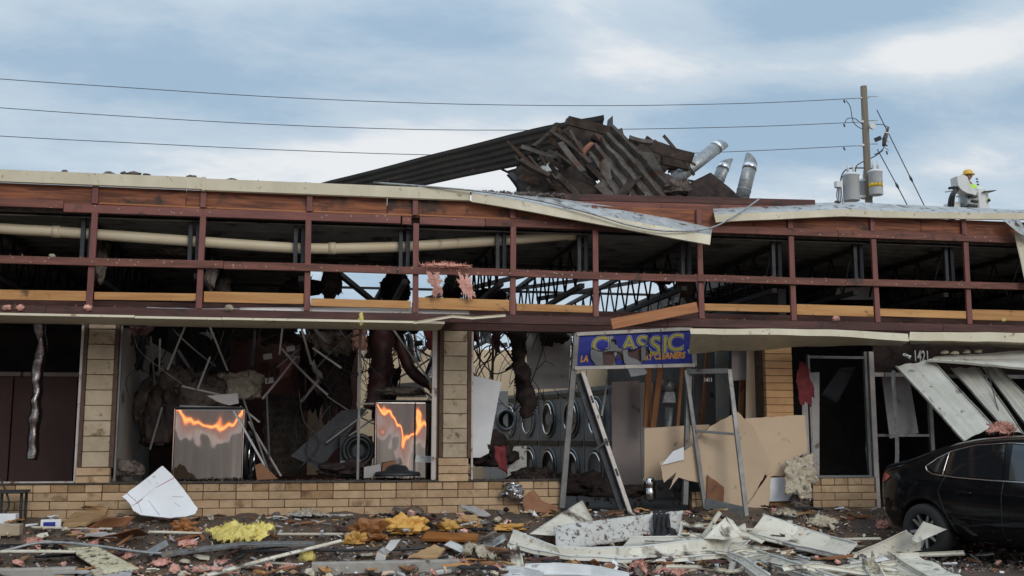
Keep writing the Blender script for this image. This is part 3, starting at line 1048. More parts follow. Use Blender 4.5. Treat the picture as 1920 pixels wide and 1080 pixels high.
HX0, HX1 = -.35, 6.95
deck('roof_deck', XL, HX0, -.9, YB)
deck('roof_deck', HX1, XR, -.9, YB)
deck('roof_deck', HX0 + .004, HX1 - .004, -.9, 2.6, torn=.5)
for x0, x1, y1 in ((XL, HX0, YB), (HX1, XR, YB), (HX0 + .004, HX1 - .004, 2.3)):
    nx, nyy = int((x1 - x0) / .3) + 1, int((y1 + .85) / .3) + 1
    vs = []
    for zz in (0, 1):
        for i in range(nx + 1):
            for k in range(nyy + 1):
                x, y = x0 + (x1 - x0) * i / nx, -.85 + (y1 + .85) * k / nyy
                vs.append((x, y, 4.105 if zz == 0 else 4.35 + .03 * noise.noise(V((x * 2, y * 2, 0)))))
    n2 = (nx + 1) * (nyy + 1)
    fs = []
    for i in range(nx):
        for k in range(nyy):
            a = i * (nyy + 1) + k
            q = (a, a + nyy + 1, a + nyy + 2, a + 1)
            fs += [q[::-1], tuple(n2 + j for j in q)]
    edge = [i * (nyy + 1) for i in range(nx + 1)] + [nx * (nyy + 1) + k for k in range(1, nyy + 1)] + [i * (nyy + 1) + nyy for i in range(nx - 1, -1, -1)] + [k for k in range(nyy - 1, 0, -1)]
    for i, a in enumerate(edge):
        b = edge[(i + 1) % len(edge)]
        fs.append((a, b, n2 + b, n2 + a))
    mk('roof_covering', vs, fs, 'roofing', B)

# open-web joists running back from the fascia
STUDS = [-2.721, -1.467, -.195, 1.117, 2.365, 3.449, 4.865, 6.151, 7.346, 8.714]
ALLX = [-5.22, -3.97] + STUDS + [9.96, 11.2, 12.45]
for x in ALLX:
    xj = x - .09
    for zz in (4.025, 3.42):
        beam('joist_chord', (xj, -.62, zz), (xj, YB - .05, zz), .07, .06, 'joist', B, bevel=0)
    pts = []
    y, up_ = -.55, True
    while y < YB - .1:
        pts.append((xj, y, 4.0 if up_ else 3.44))
        y += .31
        up_ = not up_
    tube('joist_web', pts, .016, 'joist', B, n=5)
for y in (1.4, 4.2, 7.0):
    beam('joist_bridging', (XL, y, 3.985), (XR, y, 3.985), .04, .04, 'joist', B, bevel=0)
# more chords hung low over the laundry where the roof sank
for (a, b) in (((940, 545, 3.2), (1240, 505, 7)), ((1010, 560, 3), (1290, 512, 8)), ((690, 590, 5), (760, 470, 2.2)), ((800, 560, 6.5), (1000, 512, 4)), ((1190, 470, 2.5), (1260, 560, 4.0)), ((620, 500, 3), (700, 565, 4))):
    beam('sunken_joist_chord', at(*a), at(*b), .09, .07, 'joist', B, bevel=0)
# paired black steel posts that carry the fascia
for x in ALLX:
    for dx in (-.165, -.075):
        box('steel_post', (x + dx - .025, -.80, 3.53), (x + dx + .025, -.74, 4.15), 'blacksteel', B, .003)

# timber fascia frame
YF = -1.0
def rim_run(x0, x1):
    x = x0
    while x < x1 - .01:
        e = min(x + 2.44, x1)
        beam('rim_board', (x + .003, YF + .055, 4.305), (e - .003, YF + .055, 4.305), .05, .24, 'plywood', B)
        x = e
rim_run(XL, XR)
for a, b, m_, dz_ in ((XL, -3.08, 'redwood', .03), (-3.075, .93, 'redpaint', -.012), (.95, 1.065, 'redwood', -.02), (1.17, 2.0, 'redpaint', -.012), (2.005, 4.86, 'redwood', -.005), (4.865, 6.83, 'redwood', .012), (6.835, XR, 'redwood', .012)):
    beam('upper_rail', (a, YF + .015, 4.155 + dz_), (b, YF + .015, 4.155 + dz_), .04, .10, m_, B)
for a, b in ((-2.68, -1.5), (-1.43, -.23), (-.15, 1.08), (1.16, 2.33)):
    beam('batten', (a, YF + .02, 4.215 + rnd.uniform(-.008, .006)), (b, YF + .02, 4.205), .03, .022, 'orangewood', B)
xx = XL
for e in (-4.7, -1.2, .9, 2.31, 4.8, 6.9, 9.6, XR):
    beam('middle_rail', (xx + .002, YF - .042, 3.495 + rnd.uniform(-.006, .006)), (e - .002, YF - .042, 3.495 + rnd.uniform(-.006, .006)), .04, .092, 'redwood', B, bow=rnd.uniform(-.012, .008))
    xx = e
mids = [(-6.5, .0)]
lowz = {0: (.045, 3.085), 1: (.035, 3.10), 2: (.05, 3.115), 3: (.037, 3.075), 4: (.055, 3.09), 5: (.036, 3.07), 6: None, 7: (.036, 3.125), 8: (.055, 3.115), 9: (.04, 3.10), 10: (.056, 3.10)}
edges = [-3.97] + STUDS + [9.96]
for k in range(len(edges) - 1):
    hw = lowz.get(k)
    if hw:
        beam('lower_rail_block', (edges[k] + .045, YF + .02, hw[1] + rnd.uniform(-.006, .006)), (edges[k + 1] - .045, YF + .02, hw[1] + rnd.uniform(-.01, .006)), .04, hw[0] * 2.6, 'rawwood', B)
for a, b in ((-9, -3.97 - .05), (10.0, XR)):
    beam('lower_rail_block', (a, YF + .02, 3.1), (b, YF + .02, 3.1), .04, .12, 'rawwood', B)
for x in ALLX:
    beam('stud', (x + rnd.uniform(-.012, .012), YF - .0, 2.965), (x + rnd.uniform(-.012, .012), YF, 4.10), .072, .042, 'redpaint', B, up=(0, 1, 0), roll=pi / 2 * 0)
    beam('stud_head', (x - .005, YF + .004, 4.205), (x - .005, YF + .004, 4.425), .07, .04, 'redpaint', B, up=(0, 1, 0))
xx = XL
for e in (-3.2, 1.55, 4.4, 8.3, XR):
    beam('bottom_beam', (xx + .002, YF + .03, 2.908), (e - .002, YF + .03, 2.908), .10, .105, 'darkred', B)
    xx = e

vs, fs = [], []
for k in range(120):
    x, zz, yy = rnd.uniform(-4.5, 10), 3.495 + rnd.uniform(-.03, .03), YF - .0635
    if rnd.random() < .35:
        zz, yy = 4.155 + rnd.uniform(-.03, .03), YF - .0065
    v, f = boxv((x - .006, yy, zz - .005), (x + .006, yy + .006, zz + .005))
    fs += [tuple(i + len(vs) for i in q) for q in f]
    vs += v
tag(mk('nail_heads', vs, fs, 'whitealu', B), None, None, None, 'stuff')
# splinters torn up along the rails
vs, fs = [], []
for k in range(260):
    x = rnd.uniform(-4.5, 10)
    zz, yy = rnd.choice(((3.54, YF - .045), (3.54, YF - .045), (2.962, YF + .0), (4.2, YF + .01)))
    L_ = rnd.uniform(.01, .05)
    d = V((rnd.gauss(0, .8), rnd.gauss(0, .3), rnd.uniform(.1, .8))).normalized() * L_
    s = d.cross(V((0, 1, 0))).normalized() * L_ * .12
    p = V((x, yy + rnd.uniform(-.015, .015), zz - .004))
    k0 = len(vs)
    vs += [p - s, p + s, p + V((0, .006, 0)), p + d]
    fs += [(k0, k0 + 1, k0 + 3), (k0 + 1, k0 + 2, k0 + 3), (k0 + 2, k0, k0 + 3), (k0, k0 + 2, k0 + 1)]
tag(mk('rail_splinters', vs, fs, 'orangewood', B), None, None, None, 'stuff')
# cream gutter fascia still fixed on the left
def fascia(x0, x1, zt, zb, m='cream', y=YF - .06):
    """folded sheet: front face, top return and drip edge"""
    prof = [(x, yy, zz) for x in (x0, x1) for yy, zz in ((y + .22, zt + .004), (y, zt), (y, zb), (y + .02, zb - .012))]
    vs = prof
    fs = [(k, k + 4, k + 5, k + 1) for k in range(3)]
    return mk('fascia_trim', vs, fs, m, B, solid=.004)


fascia(XL, -1.475, 4.565, 4.425)
fascia(-1.47, 1.80, 4.555, 4.415)
fascia(-1.49, -1.45, 4.572, 4.410, y=YF - .066)
# soffit strip under the left shops, and white panel edge over the left windows
for a, b, zz in ((XL, -4.9, 2.84), (-4.895, -2.2, 2.838), (-2.195, -1.2, 2.83), (-1.195, 1.49, 2.832)):
    sh = [(x, yy, z2 + zz - 2.84) for x in (a, b) for yy, z2 in ((YF - .05, 2.868), (YF - .055, 2.842), (YF + .35, 2.815), (-.05, 2.85))]
    mk('soffit_trim', sh, [(k, k + 4, k + 5, k + 1) for k in range(3)], 'cream', B, solid=.004)
sheet('soffit_panel', [(-2.1, YF + .16, 2.972), (1.82, YF + .16, 3.0), (1.82, -.1, 3.05), (-2.1, -.1, 3.02)], 'whiteboard', .02, 20, 3, .02, parent=B)
sheet('soffit_panel', [(-1.0, YF + .085, 2.962), (1.82, YF + .085, 2.962), (1.82, YF + .11, 3.06), (-1.0, YF + .10, 3.0)], 'soffitwhite', .01, 20, 3, .006, parent=B)

# ------------------------------------------------------------------ loose and bent metal along the roof edge
def tr(p, dx=0, dy=0, dz_=0):
    return V((p.x + dx, p.y + dy, p.z + dz_))


def foldstrip(name, fr_top, fr_bot, back, m='cream', parent=None, topmat='weathered'):
    """bent fascia: list of front-top, front-bottom and back-top points"""
    n = len(fr_top)
    vs = list(back) + list(fr_top) + list(fr_bot) + [tr(p, 0, .03, -.004) for p in fr_bot]
    fs = [(r * n + i, r * n + i + 1, (r + 1) * n + i + 1, (r + 1) * n + i) for r in range(3) for i in range(n - 1)]
    return mk(name, vs, fs, None, parent, solid=.004, mats=[m, topmat], mi=[1] * (n - 1) + [0] * (2 * (n - 1)))


Yd = YF - .10
def lerpl(pts, n):
    o = []
    for i in range(len(pts) - 1):
        for k in range(n):
            o.append(V(pts[i]).lerp(V(pts[i + 1]), k / n))
    return o + [V(pts[-1])]


ft = lerpl(W((884, 361, Yd), (1000, 381, Yd - .04), (1160, 410, Yd - .10), (1333, 441, Yd - .2)), 4)
fb = lerpl(W((884, 378, Yd), (1000, 398, Yd - .05), (1160, 427, Yd - .12), (1331, 459, Yd - .22)), 4)
bk = lerpl(W((884, 356, Yd + .25), (1000, 366, Yd + .25), (1160, 389, Yd + .2), (1336, 427, Yd + .05)), 4)
wob = lambda L, a: [p + V((0, noise.noise(p * 3) * a, noise.noise(p * 2.3 + V((5, 0, 0))) * a)) for p in L]
tag(foldstrip('drooping_fascia_strip', wob(ft, .008), wob(fb, .008), wob(bk, .01)), 'long cream fascia strip hanging loose and drooping from the roof edge', 'metal strip')
ft = lerpl(W((1339, 402, Yd), (1460, 397, Yd - .02), (1590, 392, Yd), (1730, 398, Yd), (1925, 399, Yd), (2150, 408, Yd)), 4)
fb = lerpl(W((1342, 416, Yd), (1460, 410, Yd - .03), (1580, 405, Yd), (1730, 409, Yd), (1925, 411, Yd), (2150, 419, Yd)), 4)
bk = lerpl(W((1336, 389, Yd + .3), (1460, 384, Yd + .3), (1600, 379, Yd + .3), (1740, 386, Yd + .28), (1925, 394, Yd + .25), (2150, 404, Yd + .25)), 4)
tag(foldstrip('bent_fascia_strip', wob(ft, .008), wob(fb, .008), wob(bk, .01)), 'cream fascia strip with exposed grey top buckled above the right shop', 'metal strip')
# dark roof edge plate where the fascia came off
beam('roof_edge_plate', at(1040, 371, -.8), at(1525, 383, -.8), .12, .10, 'darkred', B)
beam('roof_edge_board', at(1040, 385, -.84), at(1530, 397, -.84), .04, .16, 'redwood', B)
tag(tube('loose_roof_cable', W((700, 342, -1.0), (885, 357, -1.13), (1000, 374, -1.17), (1100, 398, -1.24), (1180, 422, -1.28), (1250, 433, -1.32), (1330, 428, -1.3), (1385, 400, -1.2), (1425, 372, -1.0)), .012, 'galv', n=6, curve=6),
    'grey cable draped along the drooping fascia strip and rising at its end', 'cable')
# torn flap at the far right
tag(sheet('torn_metal_flap', W((1878, 412, -1.15), (1912, 411, -1.12), (1945, 452, -1.2), (1915, 440, -1.25)), 'weathered', .004, 8, 6, .03), 'grey torn metal flap curling off the right end of the fascia', 'metal strip')
tag(sheet('hanging_cream_strip', W((1904, 436, -1.12), (1928, 442, -1.1), (1945, 545, -1.15), (1921, 535, -1.16)), 'cream', .004, 4, 8, .015), 'narrow cream metal strip hanging upright at the right end of the fascia', 'metal strip')

# sagging soffit over the right shops
def sagsoffit(name, tops, bots, unders, label):
    n = 5
    t, b, u_ = lerpl(tops, n), lerpl(bots, n), lerpl(unders, n)
    k = len(t)
    back = [tr(p, 0, .03, .05) for p in u_]
    vs = wob(t, .01) + wob(b, .012) + wob(u_, .03) + back
    fs = [(r * k + i, r * k + i + 1, (r + 1) * k + i + 1, (r + 1) * k + i) for r in range(3) for i in range(k - 1)]
    return tag(mk(name, vs, fs, 'cream', solid=.004), label, 'metal panel')


sagsoffit('sagging_soffit_panel', W((1293, 617, -1.05), (1440, 616, -1.06), (1560, 618, -1.06), (1702, 626, -1.06)), W((1295, 627, -1.06), (1440, 627, -1.07), (1560, 630, -1.08), (1704, 640, -1.1)),
          W((1291, 662, -.35), (1440, 655, -.3), (1560, 646, -.25), (1650, 656, -.3), (1703, 638, -.6))[:3] + [at(1690, 648, -.45)], 'cream soffit panel sagging over the doorway, buckled down at its middle')
sagsoffit('straight_soffit_panel', W((1706, 622, -1.05), (1800, 623, -1.05), (1925, 624, -1.05), (2150, 630, -1.05)), W((1704, 638, -1.06), (1800, 639, -1.06), (1925, 642, -1.06), (2150, 648, -1.06)),
          W((1710, 646, -.4), (1800, 648, -.3), (1925, 652, -.3), (2150, 660, -.3)), 'straight cream soffit panel at the far right above the fallen ribbed panels')
# crumpled foil scrap under the joint
tag(paper('foil_scrap', at(1700, 664, -1.02), .06, .02, .05, 'foil', n=6, drop=False), 'small shiny foil scrap hanging where the two soffit panels meet', 'foil')
bpy.data.objects['foil_scrap'].rotation_euler = (radians(70), radians(25), 0)
bpy.data.objects['foil_scrap'].location = at(1700, 668, -1.05)

# loose cream trim strip lifted off the bottom edge
tag(channel('lifted_trim_strip', W((776, 606, -1.1), (848, 594, -1.14), (886, 597, -1.12), (948, 592, -1.1)), (0, .3, 1), [(-.012, 0), (.016, 0), (.016, .012)], 'cream', wob=.002), 'thin cream trim strip bent up off the bottom beam', 'metal strip')
# orange plank hanging over the sign
tag(beam('loose_plank', at(1146, 608, -1.16), at(1307, 576, -1.14), .045, .135, 'orangewood', bevel=.004), 'orange timber plank hanging slantwise over the blue sign', 'plank')
# drain pipe behind the fascia
pp = W((-420, 398, -.66), (0, 428, -.66), (103, 434, -.66), (360, 452, -.66), (520, 463, -.66), (600, 466, -.66), (700, 464, -.66), (780, 461, -.66), (950, 450, -.66), (1078, 439, -.66))
pipe = empty('drain_pipe', pp[5], 'cream plastic drain pipe running slack behind the timber fascia', 'pipe')
tube('pipe', pp, .067, 'pvc', pipe, n=16, curve=5)
for a, b in ((0.0, 105), (0, 622), (0, 1072)):
    x = b
    ks = [(103, 434), (360, 452), (520, 463), (600, 466), (700, 464), (780, 461), (950, 450), (1078, 439)]
    y0 = next(p0[1] + (p1[1] - p0[1]) * (x - p0[0]) / (p1[0] - p0[0]) for p0, p1 in zip(ks, ks[1:]) if p0[0] <= x <= p1[0])
    y1 = next(p0[1] + (p1[1] - p0[1]) * (x + 6 - p0[0]) / (p1[0] - p0[0]) for p0, p1 in zip(ks, ks[1:]) if p0[0] <= x + 6 <= p1[0] or p1[0] == 1078)
    c0, c1 = at(x - 6, y0 - (y1 - y0), -.66), at(x + 8, y1, -.66)
    tube('pipe_coupling', [c0, c1], .076, 'pvc', pipe, n=16)
# insulation caught in the fascia
def pinkdrape(name, px0, px1, py, ln, label, Y=-1.02):
    a, b = at(px0, py, Y - .06), at(px1, py, Y - .06)
    n, k = 26, 26
    vs = []
    sd_ = rnd.random() * 50
    for i in range(n + 1):
        u = i / n
        fl = max(.08, .55 + 1.1 * noise.noise(V((u * 3.1, sd_, 0))))
        for j in range(k + 1):
            v = j / k
            p = a.lerp(b, u)
            q = V((u * 5, v * 4, sd_))
            if v < .3:
                p = p + V((0, .12 * (1 - v / .3) + .0, .03 * noise.noise(q * 2) + .012))
            else:
                p = p + V((0, .02 + .08 * noise.noise(q), -(v - .3) * ln * fl))
            vs.append(p + V((noise.noise(q * 2.2), noise.noise(q * 2 + V((9, 0, 0))), noise.noise(q * 2.5 + V((0, 9, 0))))) * .025)
    fs = [(i * (k + 1) + j, (i + 1) * (k + 1) + j, (i + 1) * (k + 1) + j + 1, i * (k + 1) + j + 1) for i in range(n) for j in range(k)]
    return tag(mk(name, vs, fs, 'pink', smooth=True, solid=.008), label, 'insulation')


matted('draped_insulation', W((794, 505, -1.07), (840, 507, -1.07), (832, 566, -1.09), (812, 566, -1.09)), 'pink', 'torn pink insulation flap hanging left on the middle rail of the fascia', .016, 160, 30, .006, .6)
matted('draped_insulation', W((842, 506, -1.07), (884, 508, -1.07), (896, 566, -1.09), (872, 568, -1.09)), 'pink', 'torn pink insulation flap hanging right on the middle rail of the fascia', .016, 160, 30, .006, .6)
tag(tuft('flat_insulation_strip', at(838, 502, -1.03), (.30, .07, .035), 'pink', sub=4, rag=.7), 'flat pink insulation strip lying on top of the middle rail', 'insulation')
for px, py, rr, mm, lb in ((165, 577, .05, 'pink', 'pink insulation wisp on the bottom beam above the left pillar'), (38, 577, .05, 'pink', 'pink insulation wisp on the bottom beam at the far left'), (12, 577, .045, 'pink', 'small pink insulation scrap at the far left end of the beam'),
                           (677, 598, .03, 'yellow', 'yellow insulation wisp hanging from the soffit trim'), (1568, 597, .05, 'pink', 'pink insulation scrap on the bottom beam at the right'), (1882, 600, .03, 'yellow', 'yellow chip on the bottom beam near the right end'),
                           (430, 577, .05, 'wool', 'pale insulation scrap on the bottom beam over the window'), (98, 480, .035, 'wool', 'small pale scrap on the middle rail at the left')):
    tag(tuft('insulation_wisp', at(px, py, -1.04), (rr * .75, rr * .3, rr * (.5 if px != 677 else 1.7)), mm, sub=4, rag=1.2, flat=False), lb, 'insulation')
# hanging insulation above the ceiling
ORD4 = 'first second third fourth fifth sixth seventh eighth ninth tenth eleventh'.split()
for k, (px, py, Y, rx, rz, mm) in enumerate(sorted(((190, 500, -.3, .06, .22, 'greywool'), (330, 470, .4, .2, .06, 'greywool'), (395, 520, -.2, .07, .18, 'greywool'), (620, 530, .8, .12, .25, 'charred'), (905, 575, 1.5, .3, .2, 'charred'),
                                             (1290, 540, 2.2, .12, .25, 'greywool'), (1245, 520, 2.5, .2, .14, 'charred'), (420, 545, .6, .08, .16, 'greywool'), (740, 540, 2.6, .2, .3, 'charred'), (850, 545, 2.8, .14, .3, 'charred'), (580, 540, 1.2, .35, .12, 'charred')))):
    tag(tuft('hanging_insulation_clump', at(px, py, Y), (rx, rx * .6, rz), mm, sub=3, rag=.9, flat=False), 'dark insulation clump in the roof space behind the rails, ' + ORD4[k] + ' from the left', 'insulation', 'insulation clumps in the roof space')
tag(sheet('hanging_deck_scrap', W((635, 478, 3.5), (668, 474, 3.5), (678, 498, 3.4), (650, 505, 3.4)), 'galv', .004, ribs=4, rdepth=.04), 'small ribbed metal scrap hanging in the roof opening beside the second stud', 'metal scrap')
tag(pxslab('hanging_board_scrap', [(1570, 540), (1640, 538), (1645, 562), (1563, 562)], 1.5, 'greyboard', .012), 'pale board scrap lying in the dark roof space on the right', 'board')

# ------------------------------------------------------------------ wreckage on the roof
def ylen(a, b):
    return (V(a) - V(b)).length


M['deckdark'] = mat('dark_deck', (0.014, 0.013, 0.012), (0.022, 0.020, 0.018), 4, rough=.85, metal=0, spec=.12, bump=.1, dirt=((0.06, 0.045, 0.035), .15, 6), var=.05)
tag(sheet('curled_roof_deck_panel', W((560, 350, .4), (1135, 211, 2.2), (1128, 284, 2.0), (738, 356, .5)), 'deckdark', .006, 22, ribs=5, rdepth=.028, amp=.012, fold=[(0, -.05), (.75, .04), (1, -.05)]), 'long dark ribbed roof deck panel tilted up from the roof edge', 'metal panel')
WR = mat('torn_roof_wood', (0.060, 0.044, 0.035), (0.028, 0.021, 0.018), 5, (1, 1, 1), .85, 0, .5, 30, ((0.13, 0.065, 0.035), .2, 6), .3, spec=.15)
WG = mat('torn_roof_grey', (0.115, 0.102, 0.09), (0.055, 0.047, 0.041), 5, (1, 1, 1), .85, .0, .4, 30, ((0.085, 0.046, 0.03), .34, 5), .2, spec=.15)
M['wreck'], M['wreckgrey'] = WR, WG
M['wreckbrown'] = mat('torn_roof_brown', (0.11, 0.058, 0.036), (0.05, 0.028, 0.02), 6, (.5, 2, 2), .85, 0, .4, 30, (SOOT, .25, 5), .25)
tag(sheet('ribbed_deck_slab', W((1162, 240, 1.1), (1288, 372, .6), (1150, 378, .6), (1098, 290, 1.2)), 'wreckgrey', .02, 14, ribs=5, rdepth=.09, amp=.05, jag=.09), 'grey ribbed roof slab standing on edge in the rooftop wreckage', 'roof wreckage')
tag(sheet('dark_roof_slab', W((1060, 222, 2.0), (1145, 250, 1.8), (1120, 330, 1.4), (990, 300, 1.6)), 'wreck', .05, 12, 8, .06, jag=.07), 'dark broken slab under the high end of the tilted deck panel', 'roof wreckage')
tag(sheet('dark_roof_slab', W((958, 322, 1.4), (1050, 250, 1.9), (1135, 372, .9), (978, 372, .8)), 'wreck', .04, 12, 10, .09, jag=.08, freq=3), 'dark crumpled slab at the left foot of the rooftop wreckage', 'roof wreckage')
tag(sheet('dark_roof_slab', W((1172, 256, 2.4), (1226, 266, 2.4), (1306, 296, 2.2), (1232, 330, 1.8)), 'wreck', .06, 14, 8, .05, jag=.07), 'brown broken slab behind the ribbed rooftop slab', 'roof wreckage')
tag(sheet('roofing_felt_flap', W((1294, 344, .5), (1332, 325, .6), (1400, 378, .3), (1286, 378, .3)), 'charred', .02, 10, 8, .03), 'black roofing felt flap beside the vent pipes', 'roofing')
tag(sheet('roof_bracket', W((1139, 226, 1.6), (1149, 217, 1.6), (1150, 252, 1.5), (1136, 252, 1.5)), 'blacksteel', .01, 4, 6, .004), 'small upright dark bracket at the top of the rooftop wreckage', 'bracket')
tag(tuft('layered_roof_insulation', at(1277, 364, .6), (.22, .2, .17), 'greywool', sub=4, rag=.5), 'grey layered insulation heap below the slanting vent pipe', 'insulation')
planks = [((1065, 226), (1142, 246), 'wreck'), ((1000, 275), (1048, 232), 'wreck'), ((1050, 268), (1093, 322), 'wreckgrey'), ((1085, 290), (1145, 340), 'wreckgrey'), ((955, 325), (985, 372), 'blacksteel'), ((1046, 330), (1090, 372), 'wreckgrey'), ((1010, 300), (1048, 296), 'wreckgrey'),
          ((1180, 258), (1224, 267), 'wreckgrey'), ((1225, 275), (1300, 296), 'wreck'), ((1240, 300), (1292, 312), 'wreck'), ((1030, 262), (1100, 300), 'wreck'), ((975, 300), (1030, 330), 'wreck'), ((1130, 255), (1145, 285), 'blacksteel'), ((1092, 290), (1112, 268), 'plywood'),
          ((1160, 372), (1195, 330), 'wreck'), ((1210, 262), (1250, 290), 'wreckgrey'), ((1000, 340), (1075, 360), 'wreck'), ((1120, 345), (1150, 372), 'wreckgrey')]
for k, (a, b, mm) in enumerate(planks):
    Y = 1.4 - .5 * (k % 3)
    tag(beam('splintered_roof_board', at(*a, Y), at(*b, Y + rnd.uniform(-.4, .4)), rnd.uniform(.05, .16), rnd.uniform(.02, .07), mm, up=(rnd.uniform(-1, 1), -1, rnd.uniform(-.4, 1)), bow=rnd.uniform(-.03, .03)), 'splintered board sticking out of the rooftop wreckage', 'board', 'boards in the rooftop wreckage')
for k in range(70):
    # slats and laths of the broken deck, most of them lying one way
    px = rnd.uniform(965, 1290)
    top_ = 225 + abs(px - 1100) * .28 + (15 if px < 1050 else 0)
    py = rnd.uniform(top_ + 15, 366)
    c = at(px, py, rnd.uniform(.7, 2.1))
    an = rnd.gauss(-.8, .2) if rnd.random() < .8 else rnd.uniform(-1.2, .8)
    if 1110 < px < 1260 and rnd.random() < .7:
        continue
    L_ = rnd.uniform(.12, .42)
    d = V((cos(an), rnd.gauss(0, .25), sin(an))) * L_
    tag(beam('wreckage_lath', c - d, c + d, rnd.uniform(.03, .11), rnd.uniform(.012, .035), rnd.choice(('wreck', 'wreck', 'wreck', 'wreckgrey', 'wreckbrown')), up=(rnd.gauss(0, .6), -1, rnd.gauss(0, .6)), bow=rnd.uniform(-.03, .03)), 'splintered lath sticking out of the rooftop wreckage', 'lath', 'laths in the rooftop wreckage')
tag(sheet('wreckage_tatter', W((1128, 298, .9), (1142, 296, .9), (1148, 352, .7), (1126, 350, .7)), 'wreckgrey', .008, 6, 8, .03, jag=.03), 'torn grey felt tatter hanging on the ribbed slab', 'roof wreckage')
tag(sheet('pale_metal_scrap', W((1012, 312, .9), (1030, 305, .9), (1048, 318, .9), (1018, 326, .9)), 'galv', .005, 6, 5, .03), 'small pale metal scrap low in the rooftop wreckage', 'metal scrap')

def vent(a, b, r, label, tilt):
    a, b = V(a), V(b)
    t = empty('vent_pipe', a, label, 'vent pipe')
    n = 20
    d = (b - a).normalized()
    s = d.cross(V((0, 1, 0))).normalized()
    f = d.cross(s)
    vs = []
    for base_, cut in ((a, 0), (b, tilt)):
        for k in range(n):
            an = 2 * pi * k / n
            e = s * cos(an) * r + f * sin(an) * r
            vs.append(base_ + e + d * cut * (e.dot(s)))
    o = mk('pipe', vs, [(k, (k + 1) % n, n + (k + 1) % n, n + k) for k in range(n)], 'galv', t, smooth=True, solid=.004)
    c = b - d * (.05 + abs(tilt) * r)
    tube('tape_band', [c - d * .045, c + d * .045], r + .006, 'foil', t, n=20, cap=False, solid=.003)
    tube('seam_band', [a + d * .25, a + d * .27], r + .005, 'galv', t, n=20, cap=False, solid=.003)


vent(at(1255, 345, 1.6), at(1352, 270, 1.9), .105, 'longest galvanised vent pipe slanting up to the right from the wreckage', -.6)
vent(at(1338, 360, 2.0), at(1361, 302, 2.1), .098, 'short galvanised vent pipe between the two longer ones', -.9)
vent(at(1388, 385, 1.3), at(1409, 300, 1.4), .108, 'upright galvanised vent pipe nearest the utility pole', .8)
for px, py in ((122, 322), (232, 325), (250, 325), (275, 327), (205, 325), (360, 331), (435, 335), (1570, 377), (1900, 395)):
    tag(tuft('roof_gravel_clump', at(px, py + 3, -.8), (rnd.uniform(.03, .07), .05, rnd.uniform(.012, .028)), 'roofing', sub=2, rag=.8), 'brown lump of roofing on the roof edge', 'roofing', 'roofing lumps on the roof edge')
vs, fs = [], []
for k in range(1500):
    px = rnd.choice((rnd.uniform(490, 885), rnd.uniform(885, 1060), rnd.uniform(0, 500)))
    py0 = 322 + (px / 880) * 35 if px < 880 else 357 + (px - 880) * .03
    p = at(px, py0, -.85) + V((0, rnd.uniform(-.05, .1), 0)); p.z = 4.56 + rnd.uniform(-.01, .025)
    v, f = boxv((-1, -1, -1), (1, 1, 1))
    R_ = Euler((rnd.random() * 6, rnd.random() * 6, rnd.random() * 6)).to_matrix()
    s = rnd.uniform(.003, .016)
    fs += [tuple(i + len(vs) for i in q) for q in f]
    vs += [p + R_ @ V(x) * s for x in v]
tag(mk('roof_edge_gravel', vs, fs, 'roofing'), 'loose brown gravel along the roof edge', 'gravel', None, 'stuff')

# ------------------------------------------------------------------ the entrance: sign, posts, doors
SY = -.12
TL, TR_, BR, BL_ = W((1084, 630, SY), (1297, 620, SY), (1299, 681, SY), (1081, 687, SY))
sx_, sz_ = (TR_ - TL), (BL_ - TL)
def sp(u, v, off=0.0):
    p = (TL * (1 - u) + TR_ * u) * (1 - v) + (BL_ * (1 - u) + BR * u) * v
    return p + V((0, -off, 0))


sg = empty('shop_sign', sp(.5, 1), 'broken blue shop sign reading CLASSIC and dry cleaners in a grey frame', 'sign')
fw = .035
for nm, a, b, ww in (('sign_frame_rail', sp(-.02, -.06), sp(1.0, -.06), .05), ('sign_frame_rail', sp(-.02, 1.06), sp(1.01, 1.06), .05), ('sign_frame_stile', sp(-.018, -.1), sp(-.018, 1.1), .04), ('sign_frame_stile', sp(1.012, -.02), sp(1.012, 1.1), .03)):
    beam(nm, a, b, .07, ww if 'rail' in nm else .04, 'alu' if nm == 'sign_frame_stile' else 'whitealu', sg, up=(0, 0, 1) if 'rail' in nm else (0, 1, 0))
def signpoly(name, uv, m, off, th=.004):
    return slab(name, [sp(u, v, off) for u, v in uv], m, th, sg)


signpoly('sign_backing', [(0, 0), (1, 0), (1, 1), (.0, 1)], 'signgrey', -.05)
FACE_UV = [(0, 0), (1, 0), (1, 1), (.553, 1), (.565, .95), (.588, .85), (.635, .70), (.635, .61), (.60, .43), (.637, .06), (.622, .06), (.588, .27), (.582, .42), (.54, .44), (.506, .51), (.47, .53), (.388, .47), (.34, .39), (.33, .19), (.288, .14), (.276, .36), (.27, .45), (.218, .50), (.165, .51), (.135, .42), (.12, .42), (.106, .61), (.118, .79), (.159, 1), (0, 1)]
signpoly('sign_face', FACE_UV, 'signblue', .0)
signpoly('sign_shard', [(.335, .62), (.375, .84), (.42, .85), (.42, .98), (.34, .98)], 'signblue', -.02)
for uv in ([(.115, .44), (.165, .53), (.21, .56), (.222, .98), (.16, .98), (.12, .78), (.108, .62)], [(.385, .50), (.43, .52), (.43, .72), (.52, .86), (.60, 1.25), (.58, 1.32), (.46, 1.38), (.43, 1.1), (.40, .9)], [(.545, .45), (.585, .44), (.585, .80), (.55, .90)], [(.285, .30), (.335, .36), (.345, .44), (.38, .48), (.38, .54), (.22, .54), (.275, .46)]):
    signpoly('sign_shard', uv, 'signgrey', .025)
signpoly('sign_void', [(.222, .56), (.385, .56), (.40, .82), (.33, .84), (.315, .98), (.23, .98)], 'brownwall', -.04)
